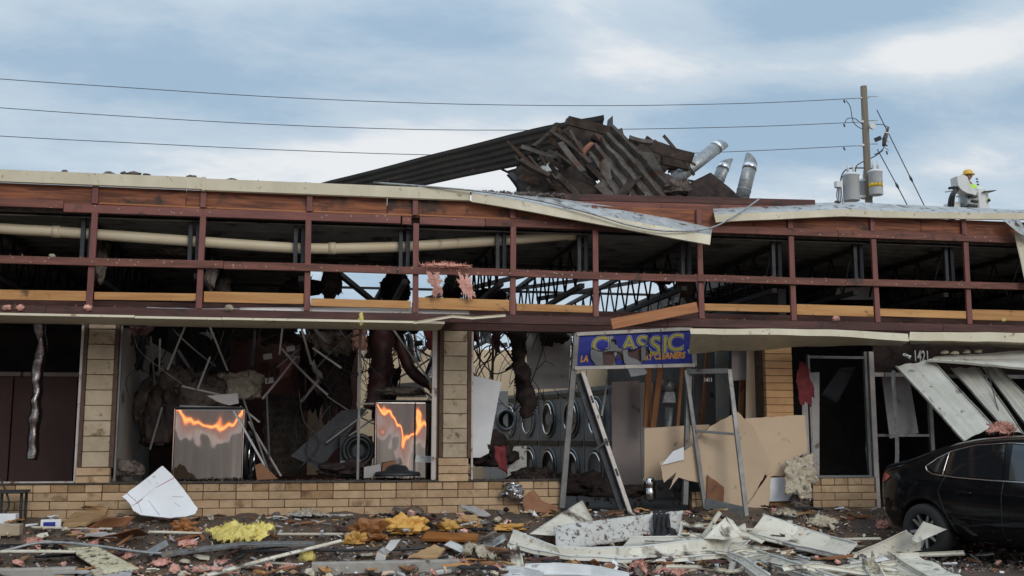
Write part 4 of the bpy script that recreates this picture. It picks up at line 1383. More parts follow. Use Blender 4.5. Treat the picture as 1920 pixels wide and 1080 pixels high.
signpoly('sign_void', [(.44, .52), (.55, .44), (.64, .58), (.57, .85), (.55, .86), (.46, .76)], 'brownwall', -.04)
signpoly('sign_streak', [(.32, .58), (.345, .58), (.35, .72), (.335, .74)], 'whiteboard', -.035)
xd, zd = (TR_ - TL).normalized(), (TL - BL_).normalized()
hgt = (TL - BL_).length
wid = (TR_ - TL).length
def onface(p):
    e1, e2, q = TR_ - TL, BL_ - TL, p - TL
    a11, a12, a22, b1, b2 = e1.dot(e1), e1.dot(e2), e2.dot(e2), q.dot(e1), q.dot(e2)
    dt = a11 * a22 - a12 * a12
    u, v = (b1 * a22 - b2 * a12) / dt, (b2 * a11 - b1 * a12) / dt
    ins = False
    for (x0, y0), (x1, y1) in zip(FACE_UV, FACE_UV[1:] + FACE_UV[:1]):
        if (y0 > v) != (y1 > v) and u < (x1 - x0) * (v - y0) / (y1 - y0) + x0:
            ins = not ins
    return ins


for ch, u, v, sz in (('C', .115, .60, .62), ('L', .262, .50, .48), ('A', .383, .53, .52), ('S', .503, .64, .65), ('S', .618, .70, .67), ('I', .728, .66, .63), ('C', .77, .60, .63)):
    s = sz * hgt * 1.28
    text('letter_shadow', ch, s, 'ltblue', sg, sp(u, v, .0035), xd, zd, offset=.016, depth=.0008, sx=1.05, keep=onface)
    text('letter_outline', ch, s, 'ltblack', sg, sp(u, v, .006), xd, zd, offset=.010, depth=.0008, sx=1.05, keep=onface)
    text('letter_fill', ch, s, 'ltyellow', sg, sp(u, v, .0085), xd, zd, offset=.002, depth=.0008, sx=1.05, keep=onface)
for s_, u0 in (('DRY CLEANERS', .535), ('LA', .03)):
    text('lettering_outline', s_, .118, 'ltyellow', sg, sp(u0 - .002, .86, .0035), xd, zd, shear=.12, offset=.006, depth=.0008, sx=.80, keep=onface)
    text('lettering', s_, .118, 'ltorange', sg, sp(u0 - .002, .86, .006), xd, zd, shear=.12, offset=.001, depth=.0008, sx=.80, keep=onface)
nb = empty('house_number', at(1728, 680, .06), 'white number 1421 on the dark glass over the right door', 'house number')
for k, ch in enumerate('1421'):
    text('digit', ch, .16 * 1.4, 'ltwhite', nb, at(1713 + k * 7.6, 677 + k * .3, .066), (1, 0, 0), (0, 0, 1), offset=.004, depth=.001, sx=.58)

tag(beam('leaning_door_post', at(1053, 952, -.05), at(1081, 626, -.10), .075, .07, 'alu', up=(0, 1, 0)), 'grey aluminium post left of the sign, leaning under its frame', 'post')
tag(beam('entrance_post', at(1284, 946, -.02), at(1292, 690, -.05), .07, .07, 'alu', up=(0, 1, 0)), 'grey aluminium post below the right end of the sign', 'post')
# fallen door seen edge-on
dr = empty('fallen_narrow_door', at(1180, 966, -.3), 'narrow glass door leaning edge-on under the sign, bright silver edge', 'door')
beam('door_stile', at(1183, 966, -.32), at(1092, 697, -.18), .055, .045, 'whitealu', dr, up=(0, 1, 0))
beam('door_face', at(1172, 967, -.24), at(1083, 701, -.10), .12, .035, 'blacksteel', dr, up=(0, 1, 0))
beam('door_stile', at(1163, 962, -.16), at(1078, 706, -.04), .02, .04, 'alu', dr, up=(0, 1, 0))
for t_ in (.27, .48, .78):
    p = V(at(1183, 966, -.32)).lerp(V(at(1092, 697, -.18)), t_) + V((0, -.028, 0))
    q = V(at(1183, 966, -.32)).lerp(V(at(1092, 697, -.18)), t_ + .05) + V((0, -.028, 0))
    beam('latch_plate', p, q, .026, .012, 'blackplastic', dr, up=(0, 1, 0))
beam('push_bar', at(1119, 842, -.18), at(1140, 826, -.34), .03, .03, 'alu', dr)
# open door frame without glass
d2 = empty('glassless_door', at(1362, 966, -.4), 'grey aluminium door standing ajar with its glass gone and a mid push bar', 'door')
c0, c1, c2, c3 = at(1286, 694, -.10), at(1367, 692, -.32), at(1400, 972, -.55), at(1322, 953, -.14)
def dq(u, v):
    return (c0 * (1 - u) + c1 * u) * (1 - v) + (c3 * (1 - u) + c2 * u) * v
beam('door_stile', dq(0, 0), dq(0, 1), .055, .04, 'alu', d2, up=(0, 1, 0)); beam('door_stile', dq(1, 0), dq(1, 1), .06, .04, 'alu', d2, up=(0, 1, 0))
beam('top_rail', dq(.03, .012), dq(.97, .012), .045, .07, 'alu', d2); beam('bottom_rail', dq(.03, .965), dq(.97, .965), .045, .15, 'alu', d2); beam('push_bar', dq(.04, .445), dq(.97, .445), .05, .035, 'alu', d2)
text('door_number', '1411', .085, 'ltwhite', d2, dq(.38, .088), dq(1, .05) - dq(0, .05), (0, 0, 1), depth=.001, sx=.7)

# boards round the entrance
def bd(name, pp, Y, m, label, th=.014, rough=.0, lean=.0, cat='board'):
    return tag(pxslab(name, pp, Y, m, th, None, rough, lean), label, cat)


bd('wallboard_panel', [(1147, 716), (1198, 714), (1202, 908), (1148, 910)], 1.6, 'pinkboard', 'tall pinkish wallboard panel behind the fallen narrow door')
bd('wallboard_panel', [(1199, 717), (1224, 717), (1222, 908), (1203, 908)], 1.7, 'greyboard', 'narrow grey wallboard strip beside the pinkish panel')
bd('tan_board', [(1208, 803), (1300, 797), (1330, 796), (1322, 870), (1262, 898), (1208, 902)], .3, 'drywall', 'flat beige board behind the door post with small dark stains')
bd('torn_drywall_sheet', [(1236, 866), (1300, 835), (1330, 800), (1382, 772), (1412, 800), (1446, 870), (1410, 934), (1385, 968), (1330, 962), (1310, 905), (1272, 895), (1255, 918), (1268, 885), (1245, 905)], -.075, 'drywall', 'large torn beige drywall sheet seen through the glassless door', .014, .01)
bd('square_drywall_sheet', [(1396, 785), (1508, 778), (1514, 848), (1478, 866), (1468, 892), (1436, 892), (1420, 830)], -.04, 'drywall', 'squarish beige drywall sheet in front of the orange brick pier', .016, .008)
bd('brown_scrap_board', [(1326, 890), (1357, 913), (1357, 956), (1326, 950)], -.11, 'hardboard', 'brown scrap of board behind the lower opening of the glassless door', .012, .006)
bd('low_drywall_piece', [(1410, 935), (1440, 890), (1446, 885), (1440, 966), (1385, 968)], -.12, 'drywall', 'tan drywall corner standing below the torn sheet', .014, .006)
bd('pale_shelf_board', [(1442, 896), (1520, 892), (1520, 938), (1442, 940)], -.06, 'whiteboard', 'pale board under the insulation bundle', .02)
bd('grey_wall_strip', [(1503, 700), (1536, 698), (1536, 900), (1505, 900)], .3, 'greyboard', 'upright grey board strip beside the dark window')
bd('small_pale_board', [(1240, 872), (1282, 862), (1282, 838), (1262, 846)], -.10, 'whiteboard', 'thin pale edge strip on the torn drywall', .008)
matted('insulation_bundle', W((1466, 846, -.16), (1538, 850, -.18), (1532, 946, -.36), (1462, 938, -.34)), 'wool', 'big matted white insulation bundle hanging beside the low brick wall', .045)
tag(tuft('insulation_tail', at(1500, 950, -.25), (.13, .1, .12), 'greywool', sub=4, rag=.6), 'grey insulation heap below the white bundle', 'insulation')
for x0, y0, x1, y1, Y, wd_, lb in ((1216, 690, 1212, 800, 1.2, .09, 'short orange stud left of the leaning one behind the sign'), (1238, 690, 1224, 802, 1.1, .09, 'orange timber stud leaning behind the sign beside the vent duct'), (1279, 685, 1270, 800, 1.2, .05, 'slim orange stud right of the silver vent duct'),
                                (1326, 660, 1316, 800, 2.4, .05, 'far slim orange stud behind the glassless door'), (1392, 700, 1388, 790, .8, .07, 'orange stud beside the beige column')):
    tag(beam('timber_stud', at(x1, y1, Y), at(x0, y0, Y), wd_, .04, 'orangewood', up=(0, 1, 0)), lb, 'stud')
bd('back_wallboard', [(1300, 655), (1372, 655), (1372, 795), (1300, 800)], 2.8, 'greyboard', 'grey wallboard far behind the glassless door')
bd('pale_upright_panel', [(1341, 660), (1366, 658), (1368, 790), (1343, 792)], 2.2, 'enamel', 'pale blue-grey upright panel behind the glassless door')
bd('beige_upright_panel', [(1372, 655), (1404, 655), (1402, 712), (1372, 714)], .6, 'pinkboard', 'short beige panel hanging beside the beige column')
bd('beige_column_board', [(1400, 655), (1434, 655), (1432, 785), (1398, 785)], .4, 'drywall', 'beige board face left of the orange brick pier')
vd = empty('vent_duct_boot', at(1255, 800, 1.4), 'silver tapering vent duct between the orange studs', 'duct')
tube('duct_hood', W((1252, 712, 1.4), (1253, 735, 1.4)), [.10, .13], 'galv', vd, n=16); slab('duct_taper', W((1241, 755, 1.3), (1266, 755, 1.3), (1262, 735, 1.3), (1246, 735, 1.3)), 'galv', .1, vd)
tube('duct_pipe', W((1250, 830, 1.35), (1257, 765, 1.35)), .07, 'galv', vd, n=16)
tag(lathe('steel_canister', [(.06, 0), (.085, .02), (.085, .15), (.07, .17), (.085, .19), (.085, .30), (.02, .34)], 'chrome', c=at(1218, 938, .35), n=18), 'small shiny canister on the doorway floor below the beige board', 'canister')
# wires over the sign
tag(tube('sign_wire', W((1239, 617, -.35), (1239, 655, -.3), (1243, 690, -.25), (1245, 705, -.22)), .007, 'wire', n=5, curve=4), 'thin dark wire hanging down across the sign', 'wire')

# red cloth and dark sheet in the right doorway
tag(matted('red_cloth', W((1488, 674, -.02), (1514, 672, -.02), (1536, 764, -.03), (1494, 768, -.03)), 'redcloth', None, .02, 0, 36, .006, .3), 'torn red cloth hanging beside the orange brick pier', 'cloth')
tag(sheet('dark_flap', W((1575, 690, .3), (1605, 688, .35), (1570, 756, .3), (1541, 740, .25)), 'blackcloth', .006, 8, 8, .02), 'dark flap hanging behind the right window', 'sheet')
tag(channel('hanging_foil_strip', W((1675, 695, -.05), (1677, 760, -.06), (1681, 815, -.06), (1682, 850, -.05), (1680, 878, -.04)), (1, 0, 0), [(-.03, 0), (0, .01), (.03, 0)], 'galv', k=5, wob=.02), 'crinkled metal strip hanging in the right doorway', 'metal strip')
bd('grey_door_board', [(1652, 696), (1702, 694), (1722, 812), (1668, 822)], .4, 'greyboard', 'grey board slanting in the right doorway')

# ------------------------------------------------------------------ ribbed cream panels fallen at the right
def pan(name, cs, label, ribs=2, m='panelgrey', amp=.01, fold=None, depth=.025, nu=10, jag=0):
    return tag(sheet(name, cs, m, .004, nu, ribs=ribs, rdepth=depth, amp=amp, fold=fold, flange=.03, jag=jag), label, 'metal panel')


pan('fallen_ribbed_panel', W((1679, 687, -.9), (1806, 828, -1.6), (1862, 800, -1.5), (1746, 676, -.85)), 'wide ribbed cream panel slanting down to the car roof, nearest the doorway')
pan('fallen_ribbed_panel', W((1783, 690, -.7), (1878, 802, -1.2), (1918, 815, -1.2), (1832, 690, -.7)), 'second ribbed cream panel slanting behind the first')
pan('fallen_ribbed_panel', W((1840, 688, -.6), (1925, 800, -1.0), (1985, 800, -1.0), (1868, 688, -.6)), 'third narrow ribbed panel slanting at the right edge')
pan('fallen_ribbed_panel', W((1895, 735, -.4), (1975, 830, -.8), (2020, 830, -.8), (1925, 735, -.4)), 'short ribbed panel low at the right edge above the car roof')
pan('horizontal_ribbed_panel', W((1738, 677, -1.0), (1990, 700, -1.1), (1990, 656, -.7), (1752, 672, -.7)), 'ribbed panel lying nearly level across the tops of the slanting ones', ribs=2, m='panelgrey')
tag(tube('dark_hanging_wire', W((1852, 692, -.9), (1866, 750, -1.0), (1880, 795, -1.1)), .006, 'wire', n=5, curve=4), 'thin wire hanging across the slanting ribbed panels', 'wire')
for k, (px, py) in enumerate(((1772, 663), (1790, 664), (1812, 662), (1835, 661))):
    tag(tuft('panel_top_scrap', at(px, py, -.75), (.05, .03, .03), 'wool', sub=2, rag=.9), 'small pale scrap lying on the level ribbed panel', 'scrap', 'scraps on the level ribbed panel')

# ------------------------------------------------------------------ laundry interior
def ring(c, nrm, r, parent, m='chrome', th=.03, name='door_ring', glass=True):
    c, nrm = V(c), V(nrm).normalized()
    s = nrm.cross(V((0, 0, 1))).normalized()
    u = s.cross(nrm)
    n, k = 28, 8
    vs, fs = [], []
    for i in range(n):
        a = 2 * pi * i / n
        e = s * cos(a) + u * sin(a)
        for j in range(k):
            b = 2 * pi * j / k
            vs.append(c + e * (r + th * cos(b)) + nrm * th * .8 * sin(b))
    for i in range(n):
        for j in range(k):
            fs.append((i * k + j, ((i + 1) % n) * k + j, ((i + 1) % n) * k + (j + 1) % k, i * k + (j + 1) % k))
    o = mk(name, vs, fs, m, parent, smooth=True)
    if glass:
        vs, fs = [c + nrm * .0], []
        prof = ((.35, -.05), (.75, -.03), (.97, 0))
        for q, h in prof:
            for i in range(n):
                a = 2 * pi * i / n
                vs.append(c + (s * cos(a) + u * sin(a)) * r * q + nrm * h)
        vs[0] = c - nrm * .055
        for i in range(n):
            fs.append((0, 1 + i, 1 + (i + 1) % n))
            for q in range(2):
                a, b = 1 + q * n + i, 1 + q * n + (i + 1) % n
                fs.append((a, b, b + n, a + n))
        mk('door_glass', vs, fs, 'portglass', parent, smooth=True)
    return o


M['dryergrey'] = mat('dryer_grey', (0.21, 0.215, 0.22), (0.16, 0.165, 0.17), 3, rough=.5, bump=.03, dirt=(SOOT, .25, 4), var=.1)
# bank of stacked dryers along a slanting line to the back
DA, DB = at(1172, 868, 3.6), at(958, 868, 9.2)
dirn = V((DB.x - DA.x, DB.y - DA.y, 0)).normalized()
face = V((-dirn.y, dirn.x, 0))
if face.x > 0:
    face = -face
ND = 6
ord_ = ('first', 'second', 'third', 'fourth', 'fifth', 'farthest')
for k in range(ND):
    c = V((DA.x, DA.y, 0)).lerp(V((DB.x, DB.y, 0)), k / (ND - 1))
    t = empty('stacked_dryer', (c.x, c.y, FLOOR), ('nearest' if k == 0 else ord_[k]) + (' of the stacked grey laundry dryers with chrome porthole doors' if k in (0, 5) else ' from the entrance of the stacked dryers with chrome porthole doors'), 'dryer', 'stacked dryers along the wall')
    h = (DB - DA).length / (ND - 1) * .49
    b = c - face * .75
    q = [c - dirn * h, c + dirn * h, b + dirn * h, b - dirn * h]
    vs = [V((p.x, p.y, zz)) for zz in (FLOOR, 2.35) for p in q]
    mk('cabinet', vs, [(0, 1, 5, 4), (1, 2, 6, 5), (2, 3, 7, 6), (3, 0, 4, 7), (4, 5, 6, 7), (3, 2, 1, 0)], 'dryergrey', t)
    for zz in (.86, 1.80):
        cc = V((c.x, c.y, zz + rnd.uniform(-.02, .02))) + face * .05 + dirn * rnd.uniform(-.04, .04)
        fc = (face + dirn * rnd.uniform(-.12, .12)).normalized()
        beam('door_handle', cc - dirn * .36 + face * .03 + V((0, 0, -.09)), cc - dirn * .36 + face * .03 + V((0, 0, .09)), .03, .04, 'dullring', t, up=(0, 1, 0))
        o = ring(cc, fc, .30, t, 'chrome', .02, glass=rnd.random() < .8)
        ring(cc - face * .03, face, .36, t, 'galv', .018, 'door_rim', False)
    for zz in (1.32, 2.24):
        p0 = V((c.x, c.y, zz)) + face * .012
        beam('control_strip', p0 - dirn * h * .9, p0 + dirn * h * .9, .02, .09, 'blackplastic', t)


def stainless(name, x0, x1, y0, y1, Y, label, seed, amp, dent):
    """stainless cabinet with a buckled front sheet"""
    a, b = at(x0, y1, Y), at(x1, y1, Y)
    zt = at((x0 + x1) / 2, y0, Y).z
    z0 = min(a.z, FLOOR + .02)
    t = empty(name, ((a.x + b.x) / 2, Y + .4, FLOOR), label, 'dryer')
    box('cabinet', (a.x + .006, Y + .03, FLOOR), (b.x - .006, Y + .75, zt - .01), 'galv', t)
    n, k = 60, 60
    vs = []
    for i in range(n + 1):
        for j in range(k + 1):
            u, v = i / n, j / k
            x, z = a.x + (b.x - a.x) * u, FLOOR + .05 + (zt - FLOOR - .05) * v
            # each strip of the sheet leans a little back or forward, shaped to bend the reflected orange glow line
            xp = x0 + (x1 - x0) * u
            k0 = next((q for q in range(len(dent) - 1) if dent[q][0] <= xp <= dent[q + 1][0]), 0 if xp < dent[0][0] else len(dent) - 2)
            tt = min(1, max(0, (xp - dent[k0][0]) / (dent[k0 + 1][0] - dent[k0][0])))
            lean = dent[k0][1] + (dent[k0 + 1][1] - dent[k0][1]) * tt * tt * (3 - 2 * tt)
            h = lean * (z - zt) + amp * (noise.noise(V((x * 6, z * 2.2, seed))) + .5 * noise.noise(V((x * 13, z * 4, seed * 2))))
            vs.append((x, Y + h, z))
    fs = [(i * (k + 1) + j, (i + 1) * (k + 1) + j, (i + 1) * (k + 1) + j + 1, i * (k + 1) + j + 1) for i in range(n) for j in range(k)]
    mk('front_sheet', vs, fs, 'steel', t, smooth=True, solid=.002)
    box('top_trim', (a.x - .004, Y - .03, zt - .002), (b.x + .004, Y + .76, zt + .02), 'blacksteel', t, .003)
    for xx in (a.x - .012, b.x + .004):
        box('edge_trim', (xx, Y - .012, FLOOR), (xx + .01, Y + .02, zt - .006), 'chrome', t)
    for f in (.42, .72):
        x = a.x + (b.x - a.x) * f
    return t, a.x, b.x, zt


t, xa, xb, zt = stainless('stainless_dryer', 323, 452, 766, 904, .55, 'buckled stainless dryer with orange sunset reflection behind the left part of the big window', 3.1, .0009, [(325, -.0042), (338, -.002), (352, .0005), (372, .0025), (392, .0015), (412, .0028), (432, .0018), (443, -.002), (452, -.0042)])
ring((xb + .06, .95, 1.18), (1, -.1, 0), .30, t, 'blackplastic', .05, 'drum_ring'); ring((xb + .10, .95, 1.18), (1, -.1, 0), .22, t, 'chrome', .02, 'inner_ring', False)
t, xa, xb, zt = stainless('stainless_dryer', 704, 820, 753, 890, .50, 'buckled stainless dryer with orange sunset reflection beside the second pillar', 9.4, .0013, [(704, -.0050), (714, -.002), (732, .0004), (746, .003), (757, .0110), (764, .0105), (772, .004), (784, .0), (798, .0012), (810, -.0025), (820, -.001)])
box('panel_seam', (xa + (xb - xa) * .62, .425, FLOOR + .05), (xa + (xb - xa) * .62 + .012, .44, zt - .01), 'blacksteel', t)
# dark washer with round door left of it
ws = empty('dark_washer', at(665, 900, .75), 'dark front-loading washer with round door left of the second stainless dryer', 'washer')
w0, w1 = at(635, 900, .75), at(697, 900, .75)
box('cabinet', (w0.x, .78, FLOOR), (w1.x, 1.5, 1.45), 'blacksteel', ws, .01)
ring((w0.x + .26, .74, 1.26), (0, -1, 0),   .15, ws, 'blacksteel', .02); ring((w0.x + .26, .75, 1.26), (0, -1, 0), .2, ws, 'blackplastic', .03, 'door_rim', False)
wc = empty('white_washer', at(940, 820, 5.0), 'white washer with round door at the back beside the leaning white panel', 'washer')
w0, w1 = at(918, 820, 5.5), at(953, 820, 5.5)
box('cabinet', (w0.x, 5.5, FLOOR), (w1.x, 6.2, 2.3), 'enamel', wc, .015)
ring((w1.x - .05, 5.46, 1.75), (.3, -1, 0), .18, wc, 'galv', .03)
for zz in (.95, 1.35, 2.05):
    box('panel_groove', (w0.x + .04, 5.492, zz), (w0.x + .26, 5.499, zz + .02), 'greyboard', wc)
# folding table of white tops at the back, boxes
bd('leaning_white_panel', [(884, 704), (940, 716), (926, 790), (916, 850), (900, 858), (884, 858)], .6, 'whiteboard', 'white panel leaning behind the second pillar', .02)
bd('white_box_panel', [(950, 838), (987, 836), (987, 892), (950, 893)], .9, 'speckled', 'scuffed white panel standing on the sill behind the red cloth', .04)
bd('hanging_grey_board', [(984, 614), (1072, 614), (1066, 728), (992, 730)], .9, 'greyboard', 'large grey board hanging behind the sign post')
tag(sheet('red_rag', W((924, 838, .3), (945, 836, .3), (952, 888, .25), (934, 880, .25)), 'redcloth', .006, 10, 10, .03, freq=5, jag=.02), 'crumpled red rag on the sill behind the low brick wall', 'cloth')
for px, y0, y1, wd_, Y, lb in ((932, 614, 662, .05, 2.0, 'dark red tatter hanging over the beige back wall'), (888, 622, 642, .05, 1.5, 'small red tatter hanging right of the second pillar')):
    tag(sheet('red_tatter', W((px - 7, y0, Y), (px + 5, y0, Y), (px + 6, y1, Y), (px - 5, y1 - 4, Y)), 'redcloth', .01, 8, 8, .04, freq=6, jag=.03), lb, 'cloth')
for (x0, y0), (x1, y1), wd_, lb in (((790, 612), (826, 655), .05, 'dark red tatter hanging beside the second pillar'),):
    tag(sheet('red_tatter', W((x0, y0, .8), (x1, y0, .8), (x1 - 4, y1, .8), (x0 + 14, y1, .8)), 'redcloth', .02, 10, 10, .06, freq=6, jag=.04), lb, 'cloth')
tag(ribbed('hanging_flex_duct', W((712, 600, 1.2), (716, 660, 1.2), (712, 720, 1.15), (706, 768, 1.1)), .165, 'maroon', pitch=.05, amp=.10, crumple=.16), 'thick dark maroon flexible duct hanging straight behind the mullion', 'duct')
tag(ribbed('hanging_flex_duct', W((742, 612, 1.4), (752, 650, 1.4), (768, 690, 1.35), (790, 712, 1.3), (812, 722, 1.3)), .085, 'maroon', pitch=.03, amp=.14, crumple=.1), 'curved maroon flexible duct sweeping toward the second pillar', 'duct')
tag(ribbed('silver_flex_duct', W((818, 612, 1.7), (822, 650, 1.7), (812, 690, 1.7), (800, 715, 1.7)), .085, 'foil', pitch=.035, amp=.12, crumple=.1), 'silver flexible duct hanging beside the second pillar', 'duct')
tag(ribbed('silver_flex_duct', W((770, 625, 2.2), (775, 660, 2.2), (780, 680, 2.2)), .08, 'foil', pitch=.035, amp=.12, crumple=.1), 'short silver flexible duct behind the curved maroon one', 'duct')
tag(ribbed('foil_flex_duct', W((70, 600, .55), (78, 640, .55), (71, 700, .55), (66, 780, .55), (60, 862, .55)), .07, 'darkfoil', pitch=.03, amp=.10, crumple=.22), 'crinkled foil duct hanging in the dark far left window', 'duct')
tag(ribbed('charred_flex_duct', W((975, 612, .7), (972, 660, .7), (980, 700, .7), (986, 745, .7), (993, 782, .7)), .11, 'charred', pitch=.04, amp=.2, crumple=.4), 'charred flexible duct hanging ragged in front of the dryers', 'duct')
tag(tuft('yellow_wool_wad', at(815, 720, 1.2), (.09, .06, .1), 'yellow', sub=3, rag=.7, flat=False), 'yellow insulation wad beside the second pillar in the window', 'insulation')


def rag(name, x0, x1, y0, y1, Y, m, label, wav=.05, cat='insulation'):
    """ragged sheet of insulation hanging from above, its lower edge torn"""
    a, b = at(x0, y0, Y), at(x1, y0, Y)
    zb = at((x0 + x1) / 2, y1, Y).z
    n, k = 18, 22
    sd_ = rnd.random() * 60
    vs = []
    for i in range(n + 1):
        u = i / n
        ln = (a.z - zb) * (1 - .35 * abs(noise.noise(V((u * 2.3, sd_, 0)))) - .25 * abs(noise.noise(V((u * 7, sd_, 4)))))
        for j in range(k + 1):
            v = j / k
            q = V((u * 3, v * 3, sd_))
            p = a.lerp(b, .5 + (u - .5) * (1 - .35 * v * (1 + noise.noise(V((v * 3, sd_, 1)))))) - V((0, 0, v * ln))
            vs.append(p + V((noise.noise(q), noise.noise(q + V((7, 0, 0))) * 1.6, 0)) * wav + V((noise.noise(q * 4), noise.noise(q * 4 + V((0, 5, 0))), noise.noise(q * 4 + V((0, 0, 5))))) * wav * .5)
    fs = [(i * (k + 1) + j, (i + 1) * (k + 1) + j, (i + 1) * (k + 1) + j + 1, i * (k + 1) + j + 1) for i in range(n) for j in range(k)]
    return tag(mk(name, vs, fs, m, smooth=True, solid=.03), label, cat)


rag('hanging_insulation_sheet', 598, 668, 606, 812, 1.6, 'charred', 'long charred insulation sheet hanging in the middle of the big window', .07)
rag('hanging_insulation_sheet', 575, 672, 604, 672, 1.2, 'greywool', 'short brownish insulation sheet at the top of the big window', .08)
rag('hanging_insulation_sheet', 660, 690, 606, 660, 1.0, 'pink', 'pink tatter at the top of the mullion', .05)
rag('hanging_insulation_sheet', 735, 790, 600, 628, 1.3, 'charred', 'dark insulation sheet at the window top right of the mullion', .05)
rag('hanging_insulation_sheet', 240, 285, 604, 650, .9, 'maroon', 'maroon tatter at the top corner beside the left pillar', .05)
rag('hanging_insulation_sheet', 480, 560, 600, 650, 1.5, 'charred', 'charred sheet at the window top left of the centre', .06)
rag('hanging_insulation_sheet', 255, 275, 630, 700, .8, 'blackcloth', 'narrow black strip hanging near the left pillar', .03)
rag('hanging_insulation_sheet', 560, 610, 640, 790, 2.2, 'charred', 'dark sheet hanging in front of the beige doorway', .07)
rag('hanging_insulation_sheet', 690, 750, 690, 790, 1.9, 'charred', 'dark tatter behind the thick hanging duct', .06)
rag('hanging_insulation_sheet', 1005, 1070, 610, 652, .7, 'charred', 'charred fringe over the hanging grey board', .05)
rag('hanging_insulation_sheet', 430, 500, 604, 640, 2.0, 'charred', 'dark fringe at the window top left of the big window', .06)
bd('ornate_panel_board', [(486, 680), (575, 684), (566, 742), (480, 738)], 2.6, 'maroonwall', 'maroon board behind the bars in the big window', .02)
# scrollwork screen
scr = empty('scrollwork_screen', at(535, 890, 2.4), 'black ornamental screen with ring scrollwork in the big window', 'screen')
pxslab('screen_board', [(495, 742), (570, 742), (566, 892), (498, 892)], 2.45, 'darkwall', .02, scr)
vs, fs = [], []
for i in range(5):
    for j in range(10):
        c = at(503 + i * 14 + (7 if j % 2 else 0), 748 + j * 15, 2.42)
        for r_ in (.075, .04):
            v, f = tubev([c + V((r_ * cos(2 * pi * k / 14), 0, r_ * sin(2 * pi * k / 14))) for k in range(15)], .007, 4, False)
            fs += [tuple(x + len(vs) for x in q) for q in f]
            vs += v
tag(mk('scroll_rings', vs, fs, 'greywool', scr), None, None, None, 'stuff')
bd('beige_partition_board', [(580, 640), (612, 640), (606, 890), (575, 890)], 3.4, 'beigewall', 'narrow beige wall strip in the middle of the big window', .05)
bd('beige_low_board', [(575, 800), (640, 780), (650, 830), (600, 860)], 3.0, 'beigewall', 'beige board leaning low in the middle of the big window', .03)
bd('dark_leaning_board', [(545, 855), (640, 770), (690, 765), (600, 880)], 1.0, 'blacksteel', 'black shelf board leaning in the big window left of the mullion', .05)
for a, b, lb in (((612, 830), (690, 772), 'upper pale edge strip on the black leaning shelf'), ((640, 828), (700, 785), 'lower pale edge strip on the black leaning shelf')):
    tag(beam('shelf_edge_strip', at(*a, .9), at(*b, .9), .02, .025, 'alu'), lb, 'metal strip')
bd('white_back_panel', [(735, 720), (790, 716), (800, 745), (730, 745)], 2.5, 'enamel', 'white appliance panel behind the second stainless dryer', .1)
bd('torn_white_plate', [(388, 742), (446, 737), (448, 756), (430, 760), (405, 752)], .5, 'greyboard', 'torn white plate lying on top of the left stainless dryer', .01, .004)
tag(tuft('sooty_wool_heap', at(345, 790, 1.3), (.55, .3, .62), 'greywool', sub=5, rag=.5), 'big sooty insulation heap behind the left stainless dryer', 'insulation')
tag(tuft('sooty_wool_heap', at(440, 745, 1.4), (.34, .25, .26), 'wool', sub=4, rag=.6), 'paler insulation heap above the left stainless dryer', 'insulation')
tag(tuft('sooty_wool_heap', at(300, 830, .8), (.25, .2, .55), 'charred', sub=4, rag=.7), 'dark insulation heap left of the left stainless dryer', 'insulation')
for k, (px, py, Y, rx, rz, mm, lb) in enumerate(((750, 740, .8, .3, .08, 'greywool', 'grey heap lying on the second stainless dryer'), (1005, 905, .45, .3, .16, 'charred', 'charred heap on the sill at the entrance end'), (1090, 925, .9, .45, .22, 'charred', 'charred rubble heap in front of the lower dryers'),
                                               (920, 870, .8, .3, .3, 'charred', 'charred heap beside the red rag'), (850, 892, .3, .2, .05, 'charred', 'low dark heap at the foot of the second pillar'), (240, 890, .35, .2, .12, 'greywool', 'grey heap at the foot of the left pillar inside the window'), (640, 890, .5, .3, .12, 'charred', 'dark heap left of the mullion foot'), (1150, 930, .5, .4, .12, 'charred', 'dark rubble heap on the entrance floor'))):
    tag(tuft('rubble_heap', at(px, py, Y), (rx, rx * .7, rz), mm, sub=4, rag=.7), lb, 'rubble')
# fallen ceiling grid bars
bars = [((349, 607), (314, 694)), ((394, 669), (370, 731)), ((370, 731), (306, 760)), ((340, 724), (412, 740)), ((272, 760), (450, 765)), ((304, 764), (281, 843)), ((391, 607), (427, 695)), ((450, 762), (487, 792)), ((455, 745), (506, 893)), ((466, 790), (527, 893)), ((438, 770), (500, 880)), ((500, 740), (505, 860)),
        ((300, 635), (298, 720)), ((733, 612), (828, 745)), ((282, 630), (292, 740)), ((668, 758), (702, 757)), ((770, 870), (720, 892)), ((560, 655), (518, 690)), ((787, 728), (815, 750)), ((1138, 720), (1128, 780)), ((1142, 695), (1130, 760)), ((530, 610), (524, 665)), ((640, 690), (586, 652))]
for k, (a, b) in enumerate(bars):
    Y = .35 + (k * .37) % .9
    tag(beam('ceiling_grid_bar', at(*a, Y), at(*b, Y + rnd.uniform(-.05, .2)), .024, .02, ('whitealu', 'enamel', 'alu')[k % 3], up=(rnd.random(), 1, rnd.random())), 'thin pale ceiling grid bar tangled in the wrecked laundry', 'metal bar', 'ceiling grid bars in the laundry')
# wires and conduits hanging everywhere
def wirething(pts, r=.006, m='wire'):
    return tag(tube('dangling_wire', pts, r, m, n=5, curve=5), 'thin dark wire dangling in the wrecked laundry', 'wire', 'wires dangling in the laundry')


